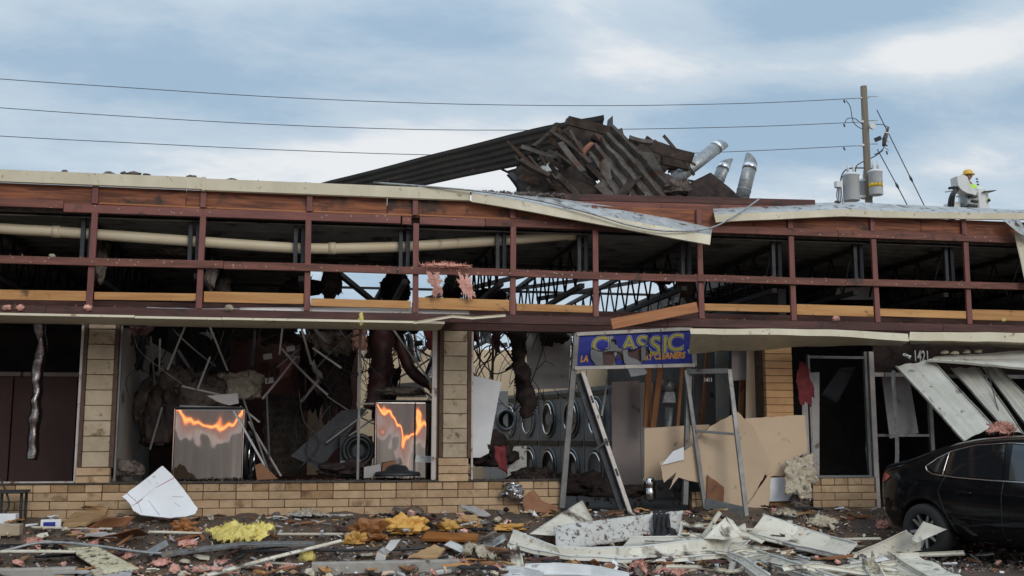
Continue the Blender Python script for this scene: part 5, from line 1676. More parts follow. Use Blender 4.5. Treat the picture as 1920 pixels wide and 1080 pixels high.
wirething(W((250, 620, .5), (260, 655, .5), (300, 690, .5), (350, 726, .5)), .005, 'galv')
for k in range(100):
    px = rnd.choice((rnd.uniform(230, 680), rnd.uniform(560, 830), rnd.uniform(885, 1070)))
    Y = rnd.uniform(.5, 4)
    p = at(px, rnd.uniform(596, 625), Y)
    pts = [p]
    dx = rnd.uniform(-.12, .12)
    for s in range(rnd.randrange(3, 6)):
        p = p + V((dx + rnd.uniform(-.18, .18), rnd.uniform(-.1, .1), -rnd.uniform(.1, .42)))
        pts.append(p)
    if rnd.random() < .4:
        pts += [pts[-1] + V((.12, 0, .12)), pts[-1] + V((.25, 0, .05))]
    pts = [V((q.x, q.y, max(q.z, FLOOR + .05))) for q in pts]
    wirething(pts, rnd.choice((.004, .005, .006, .006, .010)))
for pts in ([(600, 650), (640, 690), (665, 700), (690, 695), (720, 690), (745, 670)], [(420, 620), (400, 680), (370, 720)], [(560, 730), (570, 790), (600, 830), (560, 880)], [(620, 760), (590, 800), (575, 850), (610, 870)], [(885, 640), (905, 680), (940, 660), (970, 640)], [(905, 620), (895, 660), (925, 700), (960, 690)], [(940, 640), (925, 680), (918, 712)]):
    wirething([at(x, y, .9) for x, y in pts], .010)
# torn strips and rods hanging or fallen in the laundry
for k in range(62):
    px, py = rnd.choice(((rnd.uniform(235, 690), rnd.uniform(612, 800)), (rnd.uniform(560, 825), rnd.uniform(610, 740)), (rnd.uniform(890, 1060), rnd.uniform(612, 700))))
    Y = rnd.uniform(.7, 3.2)
    an = rnd.choice((rnd.gauss(-1.5, .25), rnd.gauss(-.9, .5), rnd.uniform(-3, 0)))
    L_ = rnd.uniform(.12, .5)
    c = at(px, py, Y)
    d = V((cos(an), rnd.gauss(0, .2), sin(an))) * L_
    tag(beam('torn_strip', c - d, c + d, rnd.uniform(.012, .05), rnd.uniform(.004, .015), rnd.choice(('blacksteel', 'alu', 'charred', 'greyboard', 'browntrim', 'pinkboard')), up=(rnd.random(), -1, rnd.random()), bow=rnd.uniform(-.05, .05)), 'thin torn strip hanging in the wrecked laundry', 'strip', 'torn strips in the laundry')
for k in range(26):
    px, py = rnd.choice(((rnd.uniform(240, 690), rnd.uniform(610, 780)), (rnd.uniform(560, 825), rnd.uniform(610, 720)), (rnd.uniform(890, 1060), rnd.uniform(620, 700))))
    c = at(px, py, rnd.uniform(1.2, 3.4))
    a, b = V((rnd.uniform(.08, .22), rnd.gauss(0, .08), rnd.gauss(0, .08))), V((rnd.gauss(0, .06), rnd.gauss(0, .1), rnd.uniform(.10, .34)))
    tag(sheet('torn_panel_piece', [c, c + a, c + a * rnd.uniform(.5, 1.1) + b, c + b], rnd.choice(('charred', 'greyboard', 'maroonwall', 'greywool', 'brownwall', 'drywall')), .008, 7, 7, .03, freq=4, jag=.05), 'torn panel piece hanging in the wrecked laundry', 'panel', 'torn panel pieces in the laundry')
# small boxes and dangling fixtures
for k, (px, py, Y) in enumerate(((502, 670, 1.0), (505, 715, 1.0), (545, 655, 1.6), (785, 645, 1.8), (945, 648, 4))):
    p = at(px, py, Y)
    tag(beam('junction_box', p - V((.06, 0, 0)), p + V((.06, 0, .02)), .05, .08, 'greyboard' if k != 3 else 'blackplastic', bevel=.006), 'small grey junction box dangling among the wires', 'electrical box', 'junction boxes dangling in the laundry')
tag(lathe('hat_shaped_lid', [(.30, 0), (.31, .02), (.29, .05), (.16, .07), (.12, .13), (.02, .16)], 'blacksteel', c=at(745, 892, .28), n=26), 'round dark lid lying on the sill under the second stainless dryer', 'lid')
bd('rusty_bucket_side', [(718, 868), (742, 864), (744, 884), (716, 884)], .35, 'hardboard', 'rusty brown scrap on top of the round dark lid', .05)
bd('brown_sill_board', [(478, 872), (490, 868), (522, 898), (482, 900)], .35, 'hardboard', 'brown board corner on the sill beside the fallen bars', .02)
bd('grey_round_block', [(638, 864), (675, 862), (678, 892), (634, 894)], .55, 'signgrey', 'grey block on the sill left of the mullion', .2)
bd('pale_tray', [(682, 876), (712, 870), (716, 894), (682, 896)], .4, 'greyboard', 'pale tray on the sill right of the mullion', .1)
bd('pale_tray', [(780, 852), (812, 856), (812, 868), (778, 866)], .42, 'enamel', 'white sheet lying before the second stainless dryer', .02)
# dark stool frame on the pavement at the far left
st = empty('black_bench_frame', on(25, 985), 'black metal bench frame at the far left before the brick wall', 'bench')
s0 = at(-60, 923, -.35); s1 = at(52, 921, -.35)
beam('top_bar', s0, s1, .28, .03, 'blacksteel', st)
for px in (4, 41, 50):
    p = at(px, 922, -.35 if px != 50 else -.15)
    beam('leg', V((p.x, p.y, gz(-.3))), p, .03, .03, 'blacksteel', st, up=(0, 1, 0))
beam('foot_bar', at(40, 976, -.45), at(-60, 978, -.45), .03, .03, 'blacksteel', st)
tag(tube('black_hose', W((-10, 885, -.4), (4, 905, -.4), (14, 930, -.42), (17, 948, -.42), (10, 962, -.42), (4, 975, -.42)), .012, 'blackplastic', n=6, curve=5), 'black hose looped over the bench frame at the far left', 'hose')
# sill line crumbs
vs, fs, mi_ = [], [], []
for k in range(700):
    px = rnd.uniform(210, 1050)
    p = at(px, 900, rnd.uniform(.0, .3)); p.z = .878 + abs(rnd.gauss(0, .008))
    if rnd.random() < .45:
        p = V((rnd.uniform(-2.4, 6.4), rnd.uniform(.3, 4), FLOOR + abs(rnd.gauss(0, .06))))
    v, f = boxv((-1, -.7, -.4), (1, .7, .4))
    R_ = Euler((rnd.random() * 6, rnd.random() * 6, rnd.random() * 6)).to_matrix()
    s = rnd.uniform(.003, .009) if p.z > .8 else rnd.uniform(.008, .03)
    fs += [tuple(i + len(vs) for i in q) for q in f]
    vs += [p + R_ @ V(x) * s for x in v]
    mi_ += [rnd.choice((0, 0, 0, 1, 2, 3))] * 6
tag(mk('sill_rubble', vs, fs, None, mats=['ledge', 'greywool', 'charred', 'hardboard'], mi=mi_), 'dark crumbs of rubble along the window sill and floor', 'rubble', None, 'stuff')

# ------------------------------------------------------------------ rubble in front
def wheelstop(x0, x1, Y, z, label):
    prof = [(-.085, 0), (-.065, .12), (-.05, .135), (.05, .135), (.065, .12), (.085, 0)]
    n = int((x1 - x0) / .12)
    vs = []
    for i in range(n + 1):
        x = x0 + (x1 - x0) * i / n
        for a, b in prof:
            q = V((x, Y + a, z + b))
            vs.append(q + V((0, noise.noise(q * 7) * .006, noise.noise(q * 6 + V((4, 0, 0))) * .006 if b else -.05)))
    k = len(prof)
    fs = [(i * k + j, (i + 1) * k + j, (i + 1) * k + j + 1, i * k + j + 1) for i in range(n) for j in range(k - 1)] + [tuple(range(k)), tuple(n * k + j for j in range(k))[::-1]]
    tag(mk('wheel_stop', vs, fs, 'concrete'), label, 'wheel stop', 'concrete wheel stops')


a = on(852, 1062); b = on(585, 1062)
wheelstop(b.x, a.x, -2.42, gz(-2.42) - .01, 'concrete wheel stop under the white bent strip at the centre')
wheelstop(on(0, 1066).x - 1.0, on(168, 1066).x, -2.42, gz(-2.42) - .01, 'concrete wheel stop at the far left beside the mouldy board')

# named boards and papers
def flat(name, pp, m, label, h=.03, th=.012, rough=0.0, cat='board', lift=None):
    """board lying among the rubble; lift = extra height for each corner"""
    pts = []
    for i, (x, y) in enumerate(pp):
        hh = h + (lift[i] if lift else 0)
        pts.append(on(x, y, hh))
    return tag(slab(name, pts, m, th, None, rough), label, cat)


wb = pxslab('white_foil_board', [(229, 932), (268, 903), (305, 874), (327, 896), (350, 926), (371, 954), (366, 964), (345, 970), (318, 972), (290, 969), (264, 966), (250, 958), (244, 946), (237, 938)], -.62, 'whiteboard', .02, None, .006, .42)
tag(wb, 'white foil-faced board leaning on the brick wall under the big window', 'board')
def onwb(px, py):
    return at(px, py, -.62 + .42 * (972 - py) / (972 - 874) - .013)
for nm, a, b, ww, mm in (('printed_line', (250, 948), (289, 917), .008, 'crease'), ('printed_line', (292, 915), (327, 896), .016, 'stain'), ('printed_line', (256, 945), (268, 936), .014, 'stain'), ('fold_line', (238, 925), (256, 941), .008, 'crease'), ('fold_line', (278, 938), (299, 966), .007, 'crease'), ('fold_line', (322, 931), (344, 932), .007, 'crease'), ('fold_line', (326, 942), (338, 950), .006, 'crease'), ('fold_line', (259, 943), (266, 963), .006, 'crease'), ('fold_line', (276, 899), (290, 914), .004, 'crease')):
    beam(nm, onwb(*a), onwb(*b), .003, ww, mm, wb, bevel=0)
tag(sheet('mouldy_ceiling_board', [on(122, 1025, .05), on(176, 1022, .1), on(262, 1068, .06), on(194, 1077, .03)], 'ceilingtile', .018, 12, 8, .008, jag=.006), 'cream board spotted with mould lying against the left wheel stop', 'board')
tag(sheet('brown_curved_sheet', [on(177, 1012, .03), on(258, 992, .28), on(280, 1003, .05), on(215, 1015, .02)], 'hardboard', .008, 12, 8, .02), 'shiny brown curved sheet propped up at the left', 'board')
tag(sheet('dark_brown_sheet', [on(160, 990, .05), on(195, 972, .20), on(255, 972, .14), on(235, 990, .04)], 'hardboard', .008, 10, 8, .05), 'dark brown crumpled sheet behind the curved one', 'board')
flat('tan_cardboard', [(118, 985), (160, 985), (200, 965), (140, 962)], 'card', 'tan cardboard sheet by the wall at the left', .1, .03, .01, 'cardboard')
flat('tan_cardboard', [(132, 965), (195, 968), (205, 950), (160, 948)], 'card', 'upper tan cardboard flap at the foot of the brick wall', .06, .02, .01, 'cardboard')
for nm, px, py, rx, ry, h, mm, lb, rot in (('kraft_paper', 690, 1008, .26, .2, .26, 'kraft', 'crumpled dark brown kraft paper in front of the big window', .2), ('golden_paper', 762, 996, .27, .22, .24, 'gold', 'crumpled golden packing paper in the middle of the rubble', -.1), ('kraft_paper', 347, 992, .18, .12, .16, 'kraft', 'orange-brown folded paper left of the yellow insulation', .3),
                                          ('golden_paper', 840, 990, .16, .14, .12, 'gold', 'small golden paper beside the big one', .5), ('golden_paper', 875, 985, .22, .16, .16, 'card', 'tan crumpled paper at the right of the golden ones', -.3), ('kraft_paper', 670, 1015, .14, .12, .16, 'gold', 'ochre paper fold left of the kraft paper', .7),
                                          ('golden_paper', 1080, 965, .12, .1, .12, 'gold', 'yellow paper scrap on the entrance floor', .2), ('kraft_paper', 955, 990, .2, .15, .1, 'gold', 'ochre paper behind the long white pan', .1), ('golden_paper', 700, 985, .2, .15, .12, 'kraft', 'dark brown paper behind the kraft paper', .9), ('golden_paper', 165, 1003, .2, .1, .08, 'card', 'tan paper beside the brown sheet at the left', .1)):
    tag(crumple(nm, on(px, py + 4), (rx * .95, ry * .8, h * .62), mm), lb, 'paper')
flat('brown_plank', [(790, 1012), (895, 1015), (897, 1003), (800, 998)], 'kraft', 'dark brown plank lying across the middle of the rubble', .08, .03, 0, 'plank')
flat('tan_fibreboard', [(765, 1045), (815, 1022), (835, 1030), (820, 1046)], 'card', 'tan fibreboard piece on the central wheel stop', .12, .02, .008)
heapmat('yellow_insulation_heap', on(440, 1018), .36, .26, .115, 'yellow', 'bright yellow insulation heap in front of the big window', 1500, 36)
heapmat('yellow_insulation_heap', on(482, 1012), .22, .18, .10, 'yellow', 'right lobe of bright yellow insulation beside the heap', 900, 28)
tag(tuft('yellow_insulation_tuft', on(575, 1050), (.09, .08, .09), 'yellow', sub=3, rag=.6), 'small yellow tuft at the left end of the central wheel stop', 'insulation')
heapmat('grey_insulation_lump', on(768, 968), .24, .18, .07, 'greywool', 'grey fluffy lump at the foot of the brick wall in the middle', 700, 30)
heapmat('grey_insulation_lump', on(580, 972), .3, .18, .05, 'wool', 'pale fluffy lump at the foot of the wall left of the middle', 700, 30)
heapmat('white_insulation_heap', on(900, 1054), .2, .18, .11, 'wool', 'white insulation heap right of the central wheel stop', 700, 30)
heapmat('pink_insulation_heap', on(858, 1070), .14, .12, .075, 'pink', 'pink insulation ball before the right end of the wheel stop', 700, 30)
heapmat('white_insulation_heap', on(1542, 988), .22, .16, .07, 'wool', 'white insulation tuft before the low wall at the right', 700, 30)
heapmat('white_insulation_heap', on(1473, 968), .18, .14, .05, 'wool', 'white fluff below the insulation bundle', 700, 30)
tag(tuft('pink_insulation_heap', on(1655, 990), (.1, .08, .07), 'pink', sub=3, rag=.6), 'pink lump beside the car tyre', 'insulation')
heapmat('pink_insulation_heap', on(1195, 1080), .14, .12, .075, 'pink', 'pink insulation tuft at the bottom edge in the middle', 700, 30)
heapmat('pink_insulation_heap', on(1258, 1082), .16, .12, .055, 'pink', 'second pink tuft at the bottom edge right of the middle', 700, 30)
pk = ((165, 1005, .12), (60, 1022, .12), (40, 1008, .13), (25, 1000, .11), (150, 1000, .1), (335, 1010, .15), (350, 1022, .12), (235, 1048, .1), (270, 1058, .11), (300, 1062, .12), (385, 1078, .2), (450, 1078, .14), (175, 1025, .08), (70, 1028, .1), (500, 1022, .1), (545, 1070, .12), (650, 1068, .1), (970, 1052, .07), (1030, 1055, .09), (930, 1068, .09), (252, 1072, .12), (420, 1062, .12), (470, 1068, .1), (290, 1040, .1))
ORD = 'first second third fourth fifth sixth seventh eighth ninth tenth eleventh twelfth thirteenth fourteenth fifteenth sixteenth seventeenth eighteenth'.split()
for k, (px, py, r_) in enumerate(sorted(pk[::3] + pk[1::3])):
    r_ *= .9
    heapmat('pink_insulation_tuft', on(px, py), r_ * 1.15, r_ * .9, r_ * .32, 'pink', 'dirty pink insulation tuft in the rubble, ' + ORD[k] + ' counting from the left edge', 260, 18, 'insulation', 'pink tufts among the rubble', rnd.uniform(0, 3))
# crumpled foil
tag(paper('crumpled_foil', at(963, 930, -.14), .15, .10, .2, 'foil', n=12, drop=False), 'crumpled silver foil hanging over the end of the low brick wall', 'foil')
bpy.data.objects['crumpled_foil'].rotation_euler = (radians(62), radians(20), radians(10)); bpy.data.objects['crumpled_foil'].location = at(960, 926, -.06)
bd('orange_cardboard', [(976, 938), (1000, 918), (1015, 938), (1046, 950), (1040, 962), (985, 960)], -.12, 'hardboard', 'torn orange-brown cardboard at the end of the low brick wall', .01, .01, .1, 'cardboard')
# long pieces
def strip(name, pts, wdt, m, label, h=.03, prof=None, k=4, side=(0, 1, .3)):
    pp = [on(x, y, h + (hh if hh else 0)) for x, y, hh in pts]
    return tag(channel(name, pp, side, prof or [(-wdt / 2, .012), (-wdt / 2, 0), (wdt / 2, 0), (wdt / 2, .012)], m, k=k), label, 'metal strip')


strip('white_trim_strip', [(57, 989, .02), (210, 992, .02)], .03, 'panel', 'thin white strip lying by the wall at the left', k=0)
strip('white_trim_strip', [(278, 998, .03), (378, 1000, .03)], .035, 'panel', 'thin white strip left of the yellow insulation', k=0)
strip('white_trim_strip', [(520, 1002, .05), (660, 1002, .05)], .035, 'panel', 'thin white strip between yellow insulation and kraft paper', k=0)
strip('white_trim_strip', [(372, 1085, .02), (500, 1050, .08), (642, 1014, .1)], .05, 'panel', 'long white bar slanting across the front left of the rubble', k=0)
strip('white_trim_strip', [(480, 1054, .02), (560, 1060, .02)], .025, 'panel', 'short thin white strip below the slanting bar', k=0)
strip('white_trim_strip', [(0, 1035, .12), (60, 1034, .14), (140, 1035, .13)], .05, 'panel', 'white strip lying on the far left wheel stop', k=0)
tag(channel('white_bent_strip', [on(742, 1012, .22), on(728, 1030, .22), on(716, 1038, .18), on(709, 1066, .02), on(700, 1070, .01)], (1, .15, .1), [(-.055, 0), (.055, 0)], 'enamel', k=4, wob=.01), 'white bent metal strip folded over the central wheel stop', 'metal strip')
tag(channel('white_short_strip', [on(838, 1018, .12), on(878, 1036, .12)], (.2, 1, .5), [(-.05, .01), (-.05, 0), (.05, 0), (.05, .01)], 'enamel', k=0), 'short white strip right of the golden paper', 'metal strip')
tag(tube('curved_conduit', [on(-30, 1042, .05), on(20, 1030, .1), (on(75, 1018, .12)), on(150, 1020, .12), on(275, 1036, .08), on(335, 1038, .05)], .017, 'galv', n=8, curve=6), 'grey conduit curving through the rubble at the left', 'conduit')
strip('grey_metal_channel', [(303, 1042, .06), (430, 1026, .1), (485, 1022, .12), (590, 1022, .1)], .09, 'galv', 'long grey metal channel beneath the yellow insulation', k=3, prof=[(-.045, .03), (-.045, 0), (.045, 0), (.045, .03)])
flat('grey_sheet_piece', [(270, 1035), (312, 1012), (316, 1022), (282, 1042)], 'galv', 'grey sheet metal piece standing beside the pink tufts', .06, .006, 0, 'metal scrap', [0, .1, .08, 0])
strip('dark_long_bar', [(0, 1024, .02), (90, 1024, .02)], .05, 'blacksteel', 'dark bar lying at the far left', k=0)
tag(tube('dark_long_rod', [on(430, 1034, .06), on(600, 1032, .1), on(760, 1030, .12), on(830, 1022, .1)], .018, 'blacksteel', n=6, curve=4), 'long dark rod lying over the central wheel stop', 'rod')
tag(tube('black_cable', [on(400, 1068, .02), on(440, 1050, .05), on(480, 1030, .06), on(540, 1024, .08)], .016, 'wire', n=6, curve=5), 'black cable rising through the rubble under the yellow insulation', 'cable')
tag(beam('white_pvc_offcut', on(808, 1076, .03), on(845, 1070, .03), .05, .05, 'enamel', bevel=.012), 'short white pipe offcut at the bottom near the wheel stop', 'pipe')
bx_ = empty('small_carton', on(95, 992), 'small white and purple carton by the wall at the left', 'box')
p = on(95, 992)
beam('carton', p + V((-.11, 0, .06)), p + V((.11, .03, .06)), .12, .10, 'whiteboard', bx_); beam('carton_stripe', p + V((-.07, -.064, .06)), p + V((.06, -.05, .06)), .006, .05, 'signblue', bx_)
for px, py in ((15, 1005), (8, 985)):
    q = on(px, py)
    tag(beam('pale_block', q + V((-.14, 0, .07)), q + V((.14, 0, .07)), .16, .13, 'block' if py > 1000 else 'whiteboard', bevel=.008), 'pale broken block at the far left edge' if py > 1000 else 'white box at the far left edge under the bench', 'block')

# speckled board and crumpled white pans to the right
tag(sheet('long_speckled_board', W((1040, 986, -1.55), (1282, 957, -1.15), (1270, 998, -1.25), (1043, 1036, -1.75)), 'speckled', .02, 18, 6, .012, jag=.012), 'long grey speckled board propped on edge before the entrance', 'board')
tag(sheet('cream_triangle_panel', W((993, 1000, -1.4), (1092, 937, -.6), (1114, 978, -.9), (1040, 1004, -1.45)), 'ceilingtile' if 0 else 'panel', .006, 10, 8, .012), 'cream triangular panel standing behind the speckled board', 'metal panel')
# black cloth over the board
def cloth(name, top, rows, m, label):
    vs, n = [], len(rows[0])
    for r_ in rows:
        vs += r_
    fs = [(i * n + k, (i + 1) * n + k, (i + 1) * n + k + 1, i * n + k + 1) for i in range(len(rows) - 1) for k in range(n - 1)]
    return tag(mk(name, vs, fs, m, smooth=True, solid=.012), label, 'cloth')


rows = []
for j in range(15):
    v = j / 14
    row = []
    for i in range(15):
        u = i / 14
        x = 1224 + 30 * u + v * (2 + 24 * max(0, u - .3) * (1 if v > .6 else .2)) + (1 - abs(2 * u - 1)) * 0
        y = 960 + 48 * v + (3 if u > .6 else 0) * v
        p = at(x, y, -1.29 - .12 * v - .07 * abs(sin(u * 11 + v * 3)) + (.2 * (1 - v * 6) if v < .16 else 0))
        row.append(p)
    rows.append(row)
cloth('black_cloth', None, rows, 'blackcloth', 'black cloth hung over the right end of the speckled board')

PAN = lambda w_, h_=.05: [(-w_ / 2 - .015, h_ - .012), (-w_ / 2, h_), (-w_ / 2 + .012, .0), (-w_ * .12, .0), (-w_ * .08, .014), (-w_ * .04, .0), (w_ / 2 - .012, .0), (w_ / 2, h_), (w_ / 2 + .015, h_ - .012)]
def mpan(name, pts, w_, label, side=(0, 1, .35), m='panel', h_=.05, k=3, wob=.012):
    pp = [on(x, y, hh) for x, y, hh in pts]
    sd2 = side
    return tag(channel(name, pp, sd2, PAN(w_, h_), m, k=k, wob=wob), label, 'metal panel')


def trough(name, up_, lo_, label, m='panel', fl=.06, dip=.05, Yb=.16, h=.03, n=5):
    """flanged pan between an upper (far) and a lower (near) edge read off the photograph; the near edge lies on the ground"""
    L = [on(x, y, h) for x, y in lo_]
    U = [at(x, y, L[min(i, len(L) - 1)].y + Yb) for i, (x, y) in enumerate(up_)]
    L, U = lerpl(L, n), lerpl(U, n)
    k = len(L)
    rows = [[p + V((0, .05, -.02)) for p in U], [p + V((0, .03, .012)) for p in U], U]
    for t in (.33, .66):
        rows.append([u.lerp(l, t) + V((0, .05, -dip * .6)) for u, l in zip(U, L)])
    rows += [L, [p + V((0, -.012, .018)) for p in L], [p + V((0, -.03, -fl * .45)) for p in L], [p + V((0, -.012, -fl * .6)) for p in L]]
    vs = []
    for r in rows:
        vs += [p + V((0, noise.noise(p * 5), noise.noise(p * 4 + V((3, 0, 0))))) * .012 for p in r]
    fs = [(r * k + i, r * k + i + 1, (r + 1) * k + i + 1, (r + 1) * k + i) for r in range(len(rows) - 1) for i in range(k - 1)]
    o = tag(mk(name, vs, fs, m, solid=.004), label, 'metal panel')
    for r in (1, 6):
        v_, f_ = tubev([V(q) for q in vs[r * k:(r + 1) * k]], .011, 6)
        mk('rolled_edge', v_, f_, 'enamel' if m != 'panelgrey' else 'panel', o, True)
    return o


trough('long_white_pan', [(962, 996), (1000, 1010), (1045, 1028), (1180, 1030), (1290, 1017), (1345, 1010), (1398, 984)], [(952, 1020), (1000, 1034), (1070, 1046), (1190, 1050), (1300, 1046), (1375, 1040), (1412, 1010)], 'long white metal pan lying bowed in front of the speckled board', h=.07, Yb=.22)
mpan('upturned_pan_end', [(962, 1022, .2), (972, 1062, .03), (976, 1074, .02)], .10, 'short upturned white pan end left of the long pan', side=(1, .2, .2), h_=.03)
trough('rusty_white_pan', [(1432, 966), (1500, 990), (1560, 1008), (1608, 1020)], [(1405, 1000), (1470, 1019), (1530, 1034), (1585, 1044)], 'white pan with rust spots slanting toward the car', h=.10, Yb=.3)
tag(sheet('folded_white_panel', W((1582, 1046, -2.3), (1698, 994, -2.25), (1748, 1027, -2.2), (1640, 1046, -2.3)), 'panel', .005, 10, 8, .02, flange=.03), 'white panel folded upward in front of the car wheel', 'metal panel')
tag(sheet('folded_panel_tip', W((1708, 1012, -2.55), (1731, 978, -2.55), (1774, 993, -2.6), (1718, 1018, -2.6)), 'panelgrey', .005, 8, 6, .02, flange=.02), 'bent panel tip standing up against the car wheel', 'metal panel')
trough('white_pan', [(1412, 1030), (1470, 1050), (1545, 1075), (1600, 1092)], [(1400, 1044), (1455, 1064), (1530, 1088), (1570, 1100)], 'white pan at the bottom edge left of the asphalt gap', h=.05, Yb=.2)
trough('white_pan', [(1368, 1036), (1400, 1050), (1445, 1080)], [(1362, 1044), (1392, 1062), (1430, 1090)], 'narrow white pan lying end-on right of the long pan', h=.08, Yb=.1)
mpan('white_pan', [(1634, 1046, .2), (1636, 1066, .08), (1650, 1090, .03)], .12, 'white curled pan end rising at the bottom edge before the car', side=(1, .3, .3), h_=.06)
tag(sheet('wide_white_pan', [on(1648, 1046, .06), on(1724, 1044, .10), on(1830, 1100, .03), on(1668, 1104, .03)], 'panel', .005, 12, ribs=2, rdepth=.03, amp=.012, flange=.05), 'wide white pan running off the bottom edge before the car', 'metal panel')
mpan('white_pan', [(1664, 1040, .18), (1700, 1062, .12), (1748, 1092, .06)], .05, 'loose white edge trim lying across the wide pan', side=(.6, 1, .5), h_=.03)
trough('white_pan', [(985, 1062), (1040, 1058), (1110, 1064), (1180, 1078)], [(960, 1080), (1040, 1080), (1110, 1084), (1175, 1092)], 'white crumpled pan along the bottom edge left of the middle', m='enamel', h=.06, Yb=.2)
trough('white_pan', [(950, 1066), (985, 1068), (1020, 1076)], [(940, 1082), (975, 1086), (1010, 1092)], 'small white pan end at the bottom edge left of the middle', m='enamel', h=.05, Yb=.1)
tag(sheet('crumpled_white_panel', W((1318, 1010, -1.9), (1362, 967, -1.75), (1392, 1006, -1.8), (1350, 1014, -2.0)), 'panel', .005, 10, 8, .04, freq=3), 'crumpled white panel standing up right of the speckled board', 'metal panel')
tag(sheet('crumpled_white_panel', W((1362, 968, -1.75), (1374, 975, -1.72), (1398, 1008, -1.85), (1384, 1008, -1.8)), 'panel', .005, 8, 6, .02, freq=3), 'narrow white flange folded beside the crumpled white panel', 'metal panel')
trough('flat_white_pan', [(1180, 1010), (1270, 1008), (1340, 1012), (1390, 1004)], [(1160, 1030), (1270, 1030), (1340, 1026), (1400, 1016)], 'grey pan with rust drips lying behind the long white pan', m='panelgrey', h=.10, Yb=.25)
tag(beam('cream_batten', on(1316, 1010, .1), at(1350, 960, -1.5), .05, .05, 'panel'), 'cream batten leaning beside the crumpled white panel', 'batten')
strip('white_trim_strip', [(1548, 1012, .08), (1652, 1010, .1)], .05, 'panel', 'straight white bar lying before the car wheel', k=0)
strip('white_trim_strip', [(1345, 990, .05), (1440, 995, .05)], .05, 'panel', 'white strip behind the crumpled panel', k=0)
strip('white_trim_strip', [(1270, 1000, .04), (1345, 1006, .06)], .05, 'panel', 'white strip end right of the black cloth', k=0)
mpan('white_pan', [(1440, 1062, .04), (1500, 1075, .05), (1545, 1088, .05)], .08, 'thin white pan edge at the bottom left of the asphalt gap', h_=.02)
tag(sheet('grey_bent_scrap', [on(897, 1010, .05), on(905, 1000, .2), on(930, 985, .32), on(920, 1005, .06)], 'panelgrey', .005, 8, 6, .03), 'grey bent metal scrap standing beside the tan paper', 'metal scrap')
tag(sheet('grey_flat_scrap', [on(900, 1022, .03), on(945, 1000, .12), on(950, 1012, .08), on(925, 1026, .03)], 'galv', .005, 8, 6, .02), 'blue-grey metal scrap left of the long white pan', 'metal scrap')
for k, (px, py, an, ln, lb) in enumerate(((1520, 1068, .3, .3, 'brown wood block at the bottom edge near the asphalt gap'), (1530, 1075, .1, .22, 'second brown wood block beside it'), (1570, 972, .05, .45, 'brown lath at the foot of the low wall at the right'), (1600, 968, -.1, .4, 'thin brown lath near the car tail'))):
    q = on(px, py, .03)
    tag(beam('wood_offcut', q - V((cos(an), sin(an), 0)) * ln / 2, q + V((cos(an), sin(an), 0)) * ln / 2, .08, .035, 'hardboard'), lb, 'wood')
# bent strips tangled in front of the entrance
for k in range(22):
    px, py = rnd.uniform(1180, 1690), rnd.uniform(985, 1078)
    if px > 1600:
        py = rnd.uniform(1030, 1078)
    an, L_ = rnd.gauss(0, .35), rnd.uniform(.25, .75)
    p = on(px, py, .05)
    hgt_ = [rnd.uniform(0, .10) for _ in range(4)]
    pts = []
    for i in range(4):
        q = p + V((cos(an), sin(an), 0)) * L_ * (i / 3 - .5) * 2
        pts.append(V((q.x, q.y, gz(q.y) + .03 + hgt_[i])))
        an += rnd.gauss(0, .22)
    w_ = rnd.uniform(.03, .09)
    tag(channel('bent_trim_strip', pts, (sin(-an), cos(an), rnd.uniform(.2, .9)), [(-w_ / 2, .02), (-w_ / 2, 0), (w_ / 2, 0), (w_ / 2, .02)], rnd.choice(('panel', 'panel', 'enamel', 'panelgrey')), k=2), 'pale bent metal strip tangled in the rubble before the entrance', 'metal strip', 'bent strips before the entrance')
# larger loose boards: a few shapes, copied
bp = []
for k, mm in enumerate(('hardboard', 'card', 'darkred', 'greyboard', 'blacksteel', 'rawwood', 'speckled', 'browntrim')):
    L_, W_ = rnd.uniform(.18, .32), rnd.uniform(.03, .12)
    pts = [(-L_, -W_), (L_ * rnd.uniform(.7, 1), -W_ * rnd.uniform(.6, 1)), (L_, W_ * .2), (L_ * rnd.uniform(.6, 1), W_), (-L_ * rnd.uniform(.8, 1), W_ * rnd.uniform(.7, 1))]
    o = slab('broken_board', [V((x, y, 0)) for x, y in pts], mm, .016, None, .012)
    bp.append(tag(o, ('brown', 'tan', 'dark red', 'grey', 'black', 'yellow wood', 'speckled', 'dark brown')[k] + ' broken board lying loose in the rubble', 'board', ('brown', 'tan', 'dark red', 'grey', 'black', 'yellow', 'speckled', 'dark brown')[k] + ' broken boards in the rubble'))
for k in range(110):
    o = bp[k] if k < len(bp) else rnd.choice(bp).copy()
    if k >= len(bp):
        col.objects.link(o)
    y = -3.1 + 2.9 * rnd.random()
    x = rnd.uniform(-4.6, 6.9)
    s = rnd.uniform(.5, 1.05)
    o.scale = (s, s, 1)
    o.rotation_euler = (rnd.gauss(0, .16), rnd.gauss(0, .12), rnd.random() * 6.28)
    o.location = (x, y, gz(y) + .03 + abs(rnd.gauss(0, .03)))
